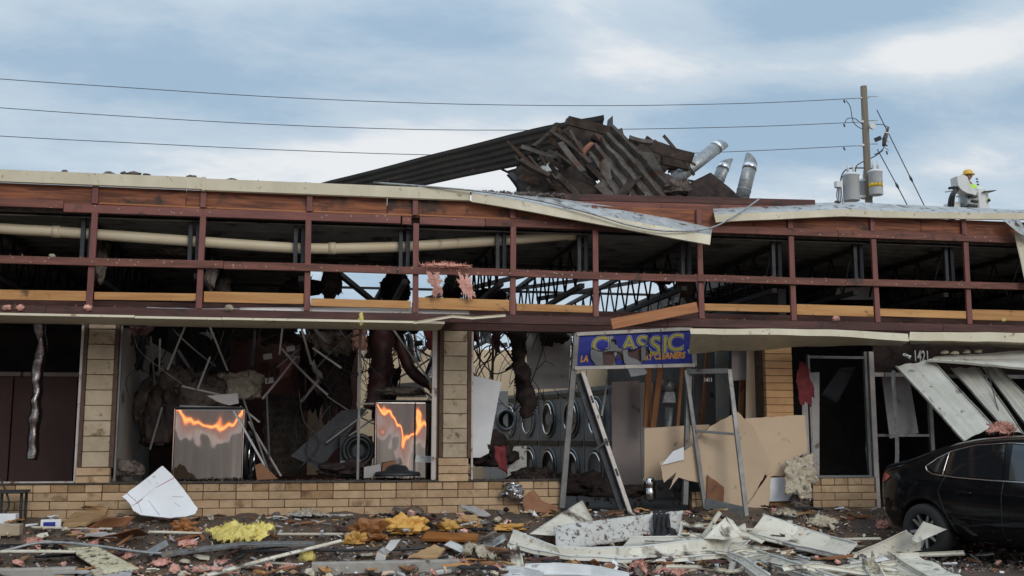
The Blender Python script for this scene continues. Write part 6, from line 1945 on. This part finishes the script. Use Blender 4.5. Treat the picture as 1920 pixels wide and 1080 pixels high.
# countable scraps: a few shapes, copied
protos = []
for k, (mm, nm, lb) in enumerate((('card', 'board_scrap', 'small tan board scrap among the rubble'), ('whiteboard', 'board_scrap', 'small white board scrap among the rubble'), ('hardboard', 'wood_splinter', 'small brown splinter among the rubble'), ('greyboard', 'board_scrap', 'small grey board scrap among the rubble'),
                                  ('drywall', 'board_scrap', 'small beige plaster scrap among the rubble'), ('pink', 'insulation_scrap', 'small pink insulation scrap among the rubble'), ('wool', 'insulation_scrap', 'small pale insulation scrap among the rubble'), ('charred', 'rubble_lump', 'small dark lump among the rubble'),
                                  ('panel', 'metal_scrap', 'small cream metal scrap among the rubble'), ('roofing', 'rubble_lump', 'brown roofing lump among the rubble'), ('galv', 'metal_scrap', 'small grey metal scrap among the rubble'))):
    for q in range(3):
        s = rnd.uniform(.8, 1.2)
        if nm == 'wood_splinter':
            v, f = boxv((-.14 * s, -.018, -.01), (.14 * s, .018, .01))
            v = [V(x) + V((rnd.uniform(-.03, .03), rnd.uniform(-.008, .008), 0)) for x in v]
        elif nm in ('insulation_scrap', 'rubble_lump'):
            v, f = tuftv((0, 0, 0), (.05 * s, .04, .03), 2 if nm == 'rubble_lump' else 3, .9)
        else:
            n_ = rnd.randrange(4, 7)
            an = sorted(rnd.uniform(0, 2 * pi) for _ in range(n_))
            top = [V((cos(x) * .085 * s * rnd.uniform(.5, 1.2), sin(x) * .06 * rnd.uniform(.6, 1.2), rnd.uniform(-.01, .01) + .007)) for x in an]
            v = top + [x - V((0, 0, .012)) for x in top]
            f = [tuple(range(n_)), tuple(range(2 * n_ - 1, n_ - 1, -1))] + [(i, n_ + i, n_ + (i + 1) % n_, (i + 1) % n_) for i in range(n_)]
        o = mk(nm, v, f, mm, smooth=nm == 'insulation_scrap')
        tag(o, lb, nm.split('_')[0] + ' scrap' if 'scrap' in nm else ('splinter' if 'splinter' in nm else 'rubble'), lb.replace('small ', '') + ' before the shops')
        protos.append(o)
cnt = 0
while cnt < 640:
    y = -3.3 + 3.2 * rnd.random()
    x = rnd.uniform(-4.6, 8.5)
    if x > 6.8 and y < -1.6 and rnd.random() < .8:
        continue
    src = rnd.choice(protos)
    if cnt < len(protos):
        o = protos[cnt]
    else:
        o = src.copy(); col.objects.link(o)
    sc_ = rnd.uniform(.4, 1.25)
    o.scale = (sc_, sc_, sc_)
    o.rotation_euler = (rnd.gauss(0, .35), rnd.gauss(0, .35), rnd.random() * 6.28)
    o.location = (x, y, gz(y) + .012 + abs(rnd.gauss(0, .025)))
    cnt += 1
# uncountable crumbs
vs, fs, mi_ = [], [], []
cm = ['mud', 'hardboard', 'card', 'greyboard', 'whiteboard', 'pink', 'charred', 'roofing']
for k in range(17000):
    x, y = rnd.uniform(-4.8, 9.5), -3.6 + 3.6 * rnd.random()
    z = gz(y) + abs(rnd.gauss(0, .008))
    v, f = boxv((-1, -rnd.uniform(.3, .9), -rnd.uniform(.1, .5)), (1, rnd.uniform(.3, .9), rnd.uniform(.1, .5)))
    R_ = Euler((rnd.gauss(0, .5), rnd.gauss(0, .5), rnd.random() * 6)).to_matrix()
    s = min(.032, .004 + rnd.expovariate(1 / .0065))
    fs += [tuple(i + len(vs) for i in q) for q in f]
    vs += [V((x, y, z)) + R_ @ V(q) * s for q in v]
    mi_ += [rnd.choices(range(8), (6, 3, 2, 2, 1.6, 1.4, 4, 4))[0]] * 6
tag(mk('rubble_crumbs', vs, fs, None, mats=cm, mi=mi_), 'fine crumbs of rubble littering the paving', 'rubble', None, 'stuff')
# low dirt drift along the foot of the wall
vs = []
nx, nyy = 220, 14
for i in range(nx + 1):
    for k in range(nyy + 1):
        x, y = -5 + 14.5 * i / nx, -1.1 + 1.12 * k / nyy
        h = .05 * (k / nyy) * (0.9 + 1.6 * noise.noise(V((x * 1.6, y * 2, 0)))) + .03 * noise.noise(V((x * 5, y * 6, 2))) + .015 * noise.noise(V((x * 13, y * 13, 5)))
        if 3.3 < x < 4.9:
            h -= .03
        vs.append((x, min(y, .01), gz(y) + h - .012))
fs = [(i * (nyy + 1) + k, (i + 1) * (nyy + 1) + k, (i + 1) * (nyy + 1) + k + 1, i * (nyy + 1) + k + 1) for i in range(nx) for k in range(nyy)]
tag(mk('dirt_drift', vs, fs, 'mud', smooth=True), 'low drift of wet dirt along the foot of the brick wall', 'dirt', None, 'stuff')

# ------------------------------------------------------------------ black sedan
def build_car():
    rw = on(1744, 1048)                     # where the near rear tyre stands
    ax = V((.300, -.954, 0)).normalized()   # heading
    rt = V((ax.y, -ax.x, 0))                # its right side, towards us
    org = V((rw.x, rw.y, gz(rw.y))) - rt * .80
    org.z = 0.0
    MW = Matrix(((ax.x, -rt.x, 0, org.x), (ax.y, -rt.y, 0, org.y), (0, 0, 1, org.z), (0, 0, 0, 1)))
    car = empty('parked_car', org, 'black sedan parked at the right edge, its tail toward the shops', 'car')
    car.location = (0, 0, 0)
    car.matrix_world = MW
    PINV[car.name] = Matrix.Identity(4)

    # local: x forward, y left, z up, origin under the rear axle
    #        x      bottom  sill   hw_sill hw_mid hw_sh  z_sh  hw_belt z_belt hw_up  z_up  hw_rf  z_rf  z_top
    S = [(-1.00, .36, .44, .40, .50, .52, .80, .48, .95, .40, 1.03, .26, 1.045, 1.045),
         (-.96, .29, .38, .54, .63, .65, .82, .60, 1.00, .52, 1.085, .36, 1.10, 1.10),
         (-.84, .25, .34, .68, .76, .76, .84, .71, 1.02, .62, 1.105, .45, 1.12, 1.125),
         (-.55, .24, .32, .81, .875, .87, .85, .79, 1.02, .69, 1.12, .52, 1.15, 1.16),
         (-.22, .22, .30, .84, .90, .895, .85, .82, 1.01, .70, 1.19, .55, 1.255, 1.28),
         (.15, .20, .29, .845, .90, .895, .84, .815, .995, .67, 1.28, .55, 1.375, 1.40),
         (.55, .19, .28, .85, .90, .89, .83, .81, .98, .65, 1.33, .54, 1.43, 1.46),
         (1.05, .19, .28, .85, .90, .89, .82, .81, .965, .645, 1.345, .55, 1.445, 1.48),
         (1.55, .19, .28, .85, .90, .89, .81, .81, .955, .65, 1.32, .54, 1.43, 1.465),
         (2.00, .19, .28, .85, .90, .89, .79, .81, .935, .68, 1.20, .53, 1.30, 1.34),
         (2.40, .19, .28, .85, .90, .89, .78, .80, .925, .72, 1.04, .56, 1.08, 1.10),
         (2.80, .20, .29, .84, .90, .88, .76, .78, .86, .68, .93, .45, .97, .985),
         (3.20, .22, .32, .80, .87, .84, .70, .74, .78, .62, .84, .40, .87, .885),
         (3.45, .26, .36, .66, .74, .72, .62, .62, .70, .50, .74, .30, .76, .77),
         (3.55, .32, .42, .44, .54, .52, .55, .46, .62, .36, .65, .2, .66, .665)]
    S = [((q[0] * .88 if q[0] < 0 else q[0]),) + q[1:] for q in S]
    vs, fs = [], []
    for x, zb, zs, hs, hm, hsh, zsh, hb, zbt, hu, zu, hr, zr, zt in S:
        half = [(hs * .6, zb), (hs, zs), (hm, (zs + zsh) * .5), (hsh, zsh), (hb, zbt), (hu, zu), (hr, zr)]
        ring_ = [(0, zb)] + half + [(0, zt)] + [(-a, b) for a, b in half[::-1]]
        vs += [(x, a, b) for a, b in ring_]
    n = 16
    for i in range(len(S) - 1):
        for k in range(n):
            fs.append((i * n + k, i * n + (k + 1) % n, (i + 1) * n + (k + 1) % n, (i + 1) * n + k))
    fs += [tuple(range(n))[::-1], tuple((len(S) - 1) * n + k for k in range(n))]
    me = bpy.data.meshes.new('body')
    me.from_pydata(vs, [], fs)
    o = bpy.data.objects.new('body_tmp', me)
    col.objects.link(o)
    ss = o.modifiers.new('s', 'SUBSURF'); ss.levels = ss.render_levels = 3
    bm = bmesh.new(); bm.from_mesh(me); bmesh.ops.recalc_face_normals(bm, faces=bm.faces[:]); bm.to_mesh(me); bm.free()
    cut = []
    for x in (0, 2.70):
        vs2, fs2 = tubev([(x, -1.2, .335), (x, 1.2, .335)], .375, 40)
        mc = bpy.data.meshes.new('c'); mc.from_pydata([tuple(v) for v in vs2], [], fs2)
        bm = bmesh.new(); bm.from_mesh(mc); bmesh.ops.recalc_face_normals(bm, faces=bm.faces[:]); bm.to_mesh(mc); bm.free()
        oc = bpy.data.objects.new('c', mc); col.objects.link(oc)
        bo = o.modifiers.new('b', 'BOOLEAN'); bo.object = oc; bo.operation = 'DIFFERENCE'; bo.solver = 'EXACT'
        cut.append(oc)
    dg = bpy.context.evaluated_depsgraph_get()
    dg.update()
    body = bpy.data.meshes.new_from_object(o.evaluated_get(dg))
    for c in cut + [o]:
        bpy.data.objects.remove(c)
    body.name = 'body'
    body.materials.clear(); body.materials.append(M['paint'])
    body.polygons.foreach_set('use_smooth', [True] * len(body.polygons))
    ob = bpy.data.objects.new('body', body)
    col.objects.link(ob); ob.parent = car
    bv = BVHTree.FromPolygons([v.co.copy() for v in body.vertices], [tuple(p.vertices) for p in body.polygons])
    def hit(x, z, side):
        r = bv.ray_cast(V((x, side * 2, z)), V((0, -side, 0)))
        return r[0] if r[0] else V((x, side * .8, z))
    def add(name, vs, fs, m, parent=None, smooth=True, solid=0):
        me2 = bpy.data.meshes.new(name); me2.from_pydata([tuple(v) for v in vs], [], fs)
        me2.materials.append(M[m])
        bm = bmesh.new(); bm.from_mesh(me2); bmesh.ops.recalc_face_normals(bm, faces=bm.faces[:]); bm.to_mesh(me2); bm.free()
        if smooth:
            me2.polygons.foreach_set('use_smooth', [True] * len(me2.polygons))
        o2 = bpy.data.objects.new(name, me2); col.objects.link(o2); o2.parent = parent or car
        if solid:
            s_ = o2.modifiers.new('t', 'SOLIDIFY'); s_.thickness = solid
        return o2
    def patch(name, top, bot, m, side, off=.006, nu=16, nv=8):
        """surface patch on the flank between two outlines (lists of x, z)"""
        def ev(L, t):
            f = t * (len(L) - 1); i = min(int(f), len(L) - 2); f -= i
            return L[i][0] * (1 - f) + L[i + 1][0] * f, L[i][1] * (1 - f) + L[i + 1][1] * f
        pts = []
        for i in range(nu + 1):
            a, b = ev(top, i / nu), ev(bot, i / nu)
            for k in range(nv + 1):
                v = k / nv
                p = hit(a[0] * (1 - v) + b[0] * v, a[1] * (1 - v) + b[1] * v, side)
                pts.append(p + V((0, side * off, off * .35)))
        return add(name, pts, [(i * (nv + 1) + k, (i + 1) * (nv + 1) + k, (i + 1) * (nv + 1) + k + 1, i * (nv + 1) + k + 1) for i in range(nu) for k in range(nv)], m)
    def line(name, xz, r, m, side, off=.003):
        o_ = []
        for i in range(len(xz) - 1):
            for k in range(5):
                o_.append((xz[i][0] + (xz[i + 1][0] - xz[i][0]) * k / 5, xz[i][1] + (xz[i + 1][1] - xz[i][1]) * k / 5))
        o_.append(xz[-1])
        v_, f_ = tubev([hit(x, z, side) + V((0, side * off, 0)) for x, z in o_], r, 6)
        return add(name, v_, f_, m)
    for side in (-1, 1):
        patch('quarter_window', [(.02, 1.09), (.14, 1.18), (.25, 1.24)], [(.03, 1.08), (.12, 1.03), (.25, 1.005)], 'darkglass', side)
        patch('rear_window', [(.275, 1.25), (.45, 1.31), (.75, 1.345), (1.0, 1.35)], [(.275, 1.0), (.5, .982), (.8, .972), (1.08, .965)], 'darkglass', side)
        patch('front_window', [(1.10, 1.35), (1.4, 1.335), (1.7, 1.29), (1.95, 1.19), (2.15, 1.09)], [(1.16, .962), (1.45, .955), (1.75, .95), (2.05, .945), (2.3, .945)], 'darkglass', side)
        line('window_trim', [(-.02, 1.085), (.02, 1.04), (.12, 1.0), (.5, .97), (1.1, .95), (1.7, .938), (2.34, .932)], .009, 'chrome', side)
        line('window_trim', [(-.02, 1.085), (.12, 1.19), (.3, 1.275), (.6, 1.345), (1.05, 1.372), (1.5, 1.345), (1.9, 1.245), (2.34, .96)], .007, 'chrome', side)
        line('window_trim', [(.262, 1.0), (.262, 1.25)], .007, 'chrome', side)
        line('door_seam', [(.30, .97), (.24, .80), (.34, .55), (.46, .32)], .004, 'blackplastic', side, .0)
        line('door_seam', [(1.10, .95), (1.10, .6), (1.08, .30)], .004, 'blackplastic', side, .0)
        line('door_seam', [(2.28, .92), (2.30, .6), (2.2, .30)], .004, 'blackplastic', side, .0)
        line('crease_line', [(-.7, .86), (.2, .83), (1.1, .80), (2.2, .77)], .005, 'paint', side, .0)
        for x in (.62, 1.55):
            line('door_handle', [(x - .1, .80), (x, .812), (x + .1, .80)], .016, 'paint', side, .02)
        tl = patch('tail_light', [(-.868, 1.0), (-.78, 1.01), (-.66, .985), (-.56, .955)], [(-.868, .875), (-.8, .86), (-.68, .875), (-.56, .94)], 'taillight', side, .010)
        patch('bumper_reflector', [(-.86, .50), (-.8, .50)], [(-.86, .46), (-.8, .46)], 'taillight', side, .008, 6, 3)
        # wing mirror
        h_ = hit(2.1, .98, side)
        v_, f_ = tuftv((2.12, h_.y + side * .1, 1.0), (.07, .1, .07), 3, .0, 1, False)
        add('wing_mirror', v_, f_, 'paint')
    # windscreens
    def glasspatch(name, xs_, zoff=.006):
        pts, nu, nv = [], 14, 10
        for i in range(nu + 1):
            x = xs_[0] + (xs_[1] - xs_[0]) * i / nu
            hw = xs_[2] + (xs_[3] - xs_[2]) * i / nu
            for k in range(nv + 1):
                y = -hw + 2 * hw * k / nv
                r = bv.ray_cast(V((x, y, 3)), V((0, 0, -1)))
                pts.append((r[0] if r[0] else V((x, y, 1))) + V((0, 0, zoff)))
        add(name, pts, [(i * (nv + 1) + k, (i + 1) * (nv + 1) + k, (i + 1) * (nv + 1) + k + 1, i * (nv + 1) + k + 1) for i in range(nu) for k in range(nv)], 'darkglass')
    glasspatch('rear_windscreen', (-.28, .36, .55, .46))
    glasspatch('windscreen', (1.75, 2.45, .48, .62))
    for y in (-.45, .45):
        v_, f_ = tuftv((3.33, y * 1.2, .66), (.13, .14, .06), 3, .0, 1, False)
        add('headlight', v_, f_, 'chrome')
    # wheels
    for x in (0, 2.70):
        for side in (-1, 1):
            y = side * .80
            w_ = bpy.data.objects.new('wheel', None); col.objects.link(w_); w_.parent = car; w_.location = (x, y, .325)
            prof = [(.215, -.10), (.25, -.108), (.30, -.10), (.322, -.075), (.325, 0), (.322, .075), (.30, .10), (.25, .108), (.215, .10)]
            n_ = 40
            v_ = [V((r * cos(2 * pi * k / n_), h, r * sin(2 * pi * k / n_))) for r, h in prof for k in range(n_)]
            f_ = [(i * n_ + k, i * n_ + (k + 1) % n_, (i + 1) * n_ + (k + 1) % n_, (i + 1) * n_ + k) for i in range(len(prof) - 1) for k in range(n_)]
            add('tyre', v_, f_, 'tyre', w_)
            prof = [(.217, .095), (.222, .102), (.20, .09), (.195, -.06), (.12, -.07), (0.001, -.07)]
            v_ = [V((r * cos(2 * pi * k / n_), side * h, r * sin(2 * pi * k / n_))) for r, h in prof for k in range(n_)]
            f_ = [(i * n_ + k, i * n_ + (k + 1) % n_, (i + 1) * n_ + (k + 1) % n_, (i + 1) * n_ + k) for i in range(len(prof) - 1) for k in range(n_)]
            add('rim', v_, f_, 'blacksteel', w_)
            for s in range(10):
                a = 2 * pi * s / 10 + (.09 if s % 2 else -.09)
                d_ = V((cos(a), 0, sin(a))); t_ = V((-sin(a), 0, cos(a)))
                v_ = []
                for r, hw, dp in ((.02, .03, .06), (.12, .020, .075), (.205, .013, .088)):
                    for q in (-1, 1):
                        v_ += [d_ * r + t_ * hw * q + V((0, side * dp, 0)), d_ * r + t_ * hw * q + V((0, side * (dp - .03), 0))]
                f_ = []
                for i in range(2):
                    b_ = i * 4
                    f_ += [(b_, b_ + 2, b_ + 6, b_ + 4), (b_ + 1, b_ + 5, b_ + 7, b_ + 3), (b_, b_ + 4, b_ + 5, b_ + 1), (b_ + 2, b_ + 3, b_ + 7, b_ + 6)]
                f_ += [(0, 1, 3, 2), (8, 10, 11, 9)]
                add('spoke', v_, f_, 'rim', w_, False)
            v_, f_ = tuftv((0, side * .068, 0), (.04, .015, .04), 2, 0, 1, False)
            add('hub_cap', v_, f_, 'rim', w_)
    # dark wheel wells
    return car


build_car()
matted('pink_roof_insulation', W((1836, 816, -2.3), (1912, 816, -2.3), (1908, 792, -2.15), (1842, 794, -2.15)), 'pink', 'pink insulation tuft lying on the roof of the black car', .03, 900, 30, .012, .5)

# ------------------------------------------------------------------ utility pole and lines beyond
PY = 26.0
pb = at(1637, 540, PY)
def pz(py):
    return at(1637, py, PY).z
def PP(px, py, dy=0.0):
    return at(px, py, PY + dy)


pole = empty('utility_pole', (pb.x, PY, 0), 'wooden utility pole with two grey transformers behind the roof', 'utility pole')
tube('pole_shaft', [(pb.x - .02, PY, 0), (pb.x + .0, PY, pz(163))], [.19, .135], 'polewood', pole, n=18)
for k, (px, py, ang, r_, ptop, pbot, warn) in enumerate(((1597, 0, 0, .345, 325, 377, False), (1643, 0, 0, .29, 319, 366, True), (1625, 0, 0, .27, 336, 372, False))):
    dy = (-.1, -.45, .35)[k]
    p0, p1 = PP(px, pbot, dy), PP(px, ptop, dy)
    h = p1.z - p0.z
    tr_ = lathe('transformer', [(r_ * .9, 0), (r_ * .97, .02), (r_ * .97, h * .88), (r_ * 1.04, h * .89), (r_ * 1.06, h * .94), (r_ * .9, h * .985), (r_ * .3, h * 1.01), (.01, h * 1.01)], 'greypaint', pole, 28, p0)
    for s in (-.4, .35):
        lathe('bushing', [(.06, 0), (.045, .08), (.065, .1), (.045, .14), (.06, .16), (.04, .22), (.03, .36), (.01, .38)], 'enamel', tr_, 10, (p0.x + s * r_, p0.y - .05, p0.z + h))
    beam('mounting_bracket', (p0.x, PY, p0.z + h * .8), (pb.x, PY, p0.z + h * .8), .08, .10, 'greypaint', pole); beam('mounting_bracket', (p0.x, PY, p0.z + h * .2), (pb.x, PY, p0.z + h * .2), .08, .10, 'greypaint', pole)
    if warn:
        lab = lathe('warning_label', [(r_ * .985, h * .30), (r_ * .985, h * .45)], 'warnyellow', tr_, 28, p0)
        text('warning_mark', 'II 25 II', .24, 'ltblack', tr_, (p0.x - .24, p0.y - r_ - .004, p0.z + h * .32), (1, 0, 0), (0, 0, 1), depth=.001, sx=.6)
        text('warning_mark', '?', .26, 'ltblack', tr_, (p0.x - .05, p0.y - r_ - .004, p0.z + h * .62), (1, 0, 0), (0, 0, 1), depth=.001, sx=.8) if 0 else None
box('junction_case', tuple(PP(1571, 346) - V((.12, .12, .14))), tuple(PP(1571, 346) + V((.12, .12, .14))), 'greypaint', pole, .02)
tube('service_wire', W((1576, 340, PY), (1580, 325, PY), (1592, 316, PY), (1620, 315, PY), (1634, 316, PY)), .03, 'wire', pole, 6, 5)
tube('service_wire', W((1604, 322, PY), (1607, 310, PY), (1625, 300, PY), (1640, 293, PY), (1655, 282, PY)), .025, 'wire', pole, 6, 5)
for k in range(4):
    tube('drop_wire', W((1571 + k * 2, 350, PY), (1569 + k * 3, 365, PY), (1571 + k * 3, 385, PY), (1571 + k * 3, 420, PY)), .022, 'wire', pole, 5, 4)
tube('service_wire', W((1640, 290, PY - .2), (1651, 284, PY - .2), (1658, 276, PY - .2)), .022, 'wire', pole, 5, 4)
for py in (183, 228, 272):
    beam('insulator_rod', PP(1630, py), PP(1603, py + 2), .03, .03, 'galv', pole)
    ax0, ax1 = PP(1625, py, -.02), PP(1612, py + 1, -.02)
    tube('line_insulator', [ax0, ax0.lerp(ax1, .2), ax0.lerp(ax1, .35), ax0.lerp(ax1, .5), ax0.lerp(ax1, .7), ax1], [.04, .07, .045, .075, .05, .03], 'greypaint', pole, 8)
    beam('clamp', PP(1582, py + 4), PP(1584, py + 10), .05, .05, 'blacksteel', pole)
    beam('through_bolt', PP(1628, py - 2), PP(1646, py - 2), .03, .03, 'galv', pole)
beam('cutout_arm', PP(1640, 263, -.1), PP(1652, 258, -.2), .12, .16, 'blacksteel', pole)
tube('fuse_cutout', [PP(1657, 274, -.2), PP(1659, 260, -.2), PP(1662, 250, -.2), PP(1666, 238, -.2)], [.07, .10, .07, .04], 'greywool', pole, 10)
for k in range(6):
    beam('cutout_fitting', PP(1658 + k % 3 * 2, 248 + k * 7, -.25), PP(1668 - k % 2 * 4, 250 + k * 8, -.25), .05, .04, 'blacksteel' if k % 2 else 'greypaint', pole)
tube('jumper_wire', W((1586, 188, PY), (1594, 200, PY), (1598, 222, PY), (1602, 232, PY), (1615, 241, PY), (1632, 240, PY)), .018, 'line', pole, 5, 6)
tube('jumper_wire', W((1584, 230, PY), (1590, 222, PY), (1604, 223, PY), (1616, 232, PY), (1632, 234, PY)), .018, 'line', pole, 5, 6)
tube('jumper_wire', W((1642, 233, PY), (1655, 234, PY), (1664, 238, PY)), .018, 'line', pole, 5, 5)
lathe('lamp_eye', [(.13, 0), (.13, .1), (.08, .12), (.06, .06), (.01, .05)], 'enamel', pole, 16, PP(1637, 236, -.3), 'y')
for lb, pts in (('topmost of the three power lines running left from the pole', [(-380, 118), (0, 148), (250, 165), (500, 181), (750, 192), (960, 197), (1150, 198), (1300, 196), (1450, 192), (1612, 184)]), ('middle one of the three power lines running left from the pole', [(-380, 172), (0, 202), (250, 219), (500, 233), (750, 242), (960, 244), (1150, 242.5), (1300, 240), (1450, 236), (1612, 229)]),
                ('lowest of the three power lines running left from the pole', [(-380, 230), (0, 255), (250, 268), (500, 280), (750, 289), (960, 292), (1150, 290), (1300, 287), (1450, 281), (1612, 273)])):
    tag(tube('power_line', [at(x, y, PY) for x, y in pts], .014, 'line', n=6, curve=6), lb, 'power line', 'power lines')
for lb, a, b, c in (('left guy wire slanting down from the utility pole', (1645, 280), (1682, 348), (1730, 440)), ('right guy wire slanting down from the utility pole', (1644, 206), (1708, 335), (1760, 440))):
    g = empty('guy_wire', PP(*b), lb, 'guy wire')
    tube('wire', [PP(*a), PP(*b), PP(*c)], .022, 'line', g, 5)
    q = PP(*b)
    dd = (PP(*c) - PP(*a)).normalized()
    tube('guy_insulator', [q - dd * .16, q, q + dd * .16], [.025, .06, .025], 'line', g, 8)

# ------------------------------------------------------------------ aerial lift and worker
LY = 11.5
def LP(px, py, dy=0.0):
    return at(px, py, LY + dy)


lf = empty('aerial_lift', (LP(1810, 390).x, LY, 0), 'white aerial lift bucket and arm rising behind the roof at the right', 'lift')
def rbox(name, a, b, dy0, dy1, m, parent, bev=.03):
    p, q = LP(*a), LP(*b)
    return box(name, (min(p.x, q.x), LY + dy0, min(p.z, q.z)), (max(p.x, q.x), LY + dy1, max(p.z, q.z)), m, parent, bev)


rbox('bucket', (1808, 362), (1843, 410), -.35, .35, 'fibreglass', lf, .05)
rbox('bucket_lip', (1806, 361), (1844, 366), -.37, .37, 'fibreglass', lf, .015)
hood = slab('arm_hood', [LP(1788, 333, -.5), LP(1800, 330, -.5), LP(1807, 334, -.5), LP(1814, 352, -.5), LP(1826, 362, -.5), LP(1822, 368, -.5), LP(1806, 364, -.5), LP(1796, 358, -.5), LP(1790, 350, -.5)], 'fibreglass', .32, lf)
for k, (px, py) in enumerate(((1802, 345), (1803, 350), (1804, 355))):
    rbox('hood_vent', (px, py), (px + 4, py + 3), -.675, -.655, 'blackplastic', lf, .004)
rbox('valve_block', (1790, 364), (1815, 395), -.5, -.2, 'galv', lf, .03)
rbox('arm_casting', (1812, 358), (1832, 400), -.48, -.2, 'fibreglass', lf, .04)
for a, b in (((1816, 370), (1832, 368)), ((1822, 376), (1834, 378)), ((1815, 384), (1832, 386))):
    beam('arm_bracket', LP(*a, -.52), LP(*b, -.52), .05, .05, 'blackplastic', lf)
rbox('lower_arm', (1792, 394), (1830, 470), -.4, -.1, 'fibreglass', lf, .03)
beam('boom', LP(1812, 460, -.2), V((LP(1840, 460).x, LY + 1, .3)), .3, .3, 'fibreglass', lf, up=(0, 1, 0))
for k in range(3):
    tube('hydraulic_hose', [LP(1794 + k * 3, 350, -.55), LP(1785 + k * 3, 362, -.58), LP(1780 + k * 4, 375, -.56), LP(1779 + k * 4, 395, -.5), LP(1782 + k * 4, 420, -.4)], .03, 'blackplastic', lf, 6, 5)
tube('control_rod', [LP(1779, 353, -.5), LP(1792, 351, -.5)], .035, 'blacksteel', lf, 8)
beam('control_lever', LP(1772, 360, -.5), LP(1784, 358, -.5), .03, .03, 'galv', lf)
rbox('bucket_step', (1772, 382), (1790, 396), -.3, .1, 'fibreglass', lf, .02)

# the worker: one skinned figure, hat and vest bands as children
feet = LP(1818, 408)
hx = LP(1815, 331)
pr = empty('person', (feet.x, LY + .02, feet.z), 'worker in yellow hard hat and lime hi-vis top standing in the lift bucket', 'person')
def skinfig(name, joints, edges_, m, sub=2):
    me = bpy.data.meshes.new(name)
    me.from_pydata([j[0] for j in joints], edges_, [])
    o = bpy.data.objects.new(name + '_tmp', me); col.objects.link(o)
    sm = o.modifiers.new('skin', 'SKIN'); sm.use_smooth_shade = True
    for i, j in enumerate(joints):
        me.skin_vertices[0].data[i].radius = j[1] if isinstance(j[1], tuple) else (j[1], j[1])
    me.skin_vertices[0].data[0].use_root = True
    s2 = o.modifiers.new('s', 'SUBSURF'); s2.levels = s2.render_levels = sub
    dg = bpy.context.evaluated_depsgraph_get()
    r = bpy.data.meshes.new_from_object(o.evaluated_get(dg))
    bpy.data.objects.remove(o)
    return [v.co.copy() for v in r.vertices], [tuple(p.vertices) for p in r.polygons]


z0 = feet.z
X0, Y0 = LP(1822, 370).x, LY
hz = LP(1815, 331).z          # eye level of the head
sh = hz - .30
J = [((X0, Y0, sh - .52), (.17, .13)), ((X0, Y0, sh - .25), (.17, .12)), ((X0 - .02, Y0, sh - .04), (.18, .12)), ((X0 - .05, Y0 - .01, sh + .10), .06), ((X0 - .07, Y0 - .02, sh + .17), .062),
     ((X0 - .20, Y0 - .08, sh - .05), .075), ((X0 - .18, Y0 - .30, sh - .26), .055), ((X0 + .02, Y0 - .42, sh - .28), .045), ((X0 + .10, Y0 - .44, sh - .27), .035),
     ((X0 + .18, Y0 - .04, sh - .05), .075), ((X0 + .30, Y0 - .16, sh - .30), .056), ((X0 + .26, Y0 - .36, sh - .42), .045), ((X0 + .22, Y0 - .44, sh - .46), .035),
     ((X0 - .09, Y0, sh - .62), .10), ((X0 - .10, Y0, sh - 1.0), .075), ((X0 - .10, Y0, z0 + .03), .055), ((X0 + .09, Y0, sh - .62), .10), ((X0 + .10, Y0, sh - 1.0), .075), ((X0 + .10, Y0, z0 + .03), .055)]
E_ = [(0, 1), (1, 2), (2, 3), (3, 4), (2, 5), (5, 6), (6, 7), (7, 8), (2, 9), (9, 10), (10, 11), (11, 12), (0, 13), (13, 14), (14, 15), (0, 16), (16, 17), (17, 18)]
v_, f_ = skinfig('body', J, E_, None)
mi_ = []
for f in f_:
    c = sum((v_[i] for i in f), V()) / len(f)
    if c.z > sh + .07:
        mi_.append(1)
    elif c.z < sh - .55:
        mi_.append(2)
    elif c.y < Y0 - .385:
        mi_.append(3)
    else:
        mi_.append(0)
mk('body', v_, f_, None, pr, True, mats=['hivis', 'skin', 'denim', 'blackplastic'], mi=mi_)
hc = V((X0 - .09, Y0 - .03, sh + .29))
v_, f_ = icov(4)
hv = []
for p in v_:
    q = V((p.x * .085, p.y * .10, p.z * .125))
    if p.y < -.2:
        q.y -= .012 * exp(-((p.x / .25) ** 2)) * exp(-(((p.z + .1) / .22) ** 2)) * 1.8          # nose
        q.y += .010 * (exp(-(((abs(p.x) - .38) / .2) ** 2)) * exp(-(((p.z - .08) / .15) ** 2)))  # eye sockets
    if p.z < -.4:
        q.x *= .86
    hv.append(hc + Matrix.Rotation(radians(-30), 3, 'Z') @ q)
mk('head', hv, f_, 'skin', pr, True)
for s in (-1, 1):
    v2, f2 = tuftv(hc + Matrix.Rotation(radians(-30), 3, 'Z') @ V((s * .088, .005, 0)), (.014, .026, .036), 2, 0, 1, False)
    mk('ear', v2, f2, 'skin', pr, True)
hat = lathe('hard_hat', [(.175, .045), (.178, .055), (.125, .062), (.128, .10), (.115, .15), (.08, .185), (.035, .20), (.005, .203)], 'hardhat', pr, 26, hc)
tube('reflective_band', [(X0 - .0, Y0 - .001, sh - .36), (X0, Y0 - .001, sh - .30)], .215, 'hivisgrey', pr, 20, cap=False) if 0 else None
for s in (-.10, .10):
    beam('reflective_band', (X0 + s - .02, Y0 - .165, sh - .45), (X0 + s - .02, Y0 - .14, sh - .02), .04, .012, 'hivisgrey', pr, up=(0, 1, 0))
tb = tag(beam('clipboard', (X0 - .02, Y0 - .50, sh - .24), (X0 + .34, Y0 - .50, sh - .20), .22, .015, 'signgrey'), 'grey flat tool case held by the worker in the bucket', 'tool')
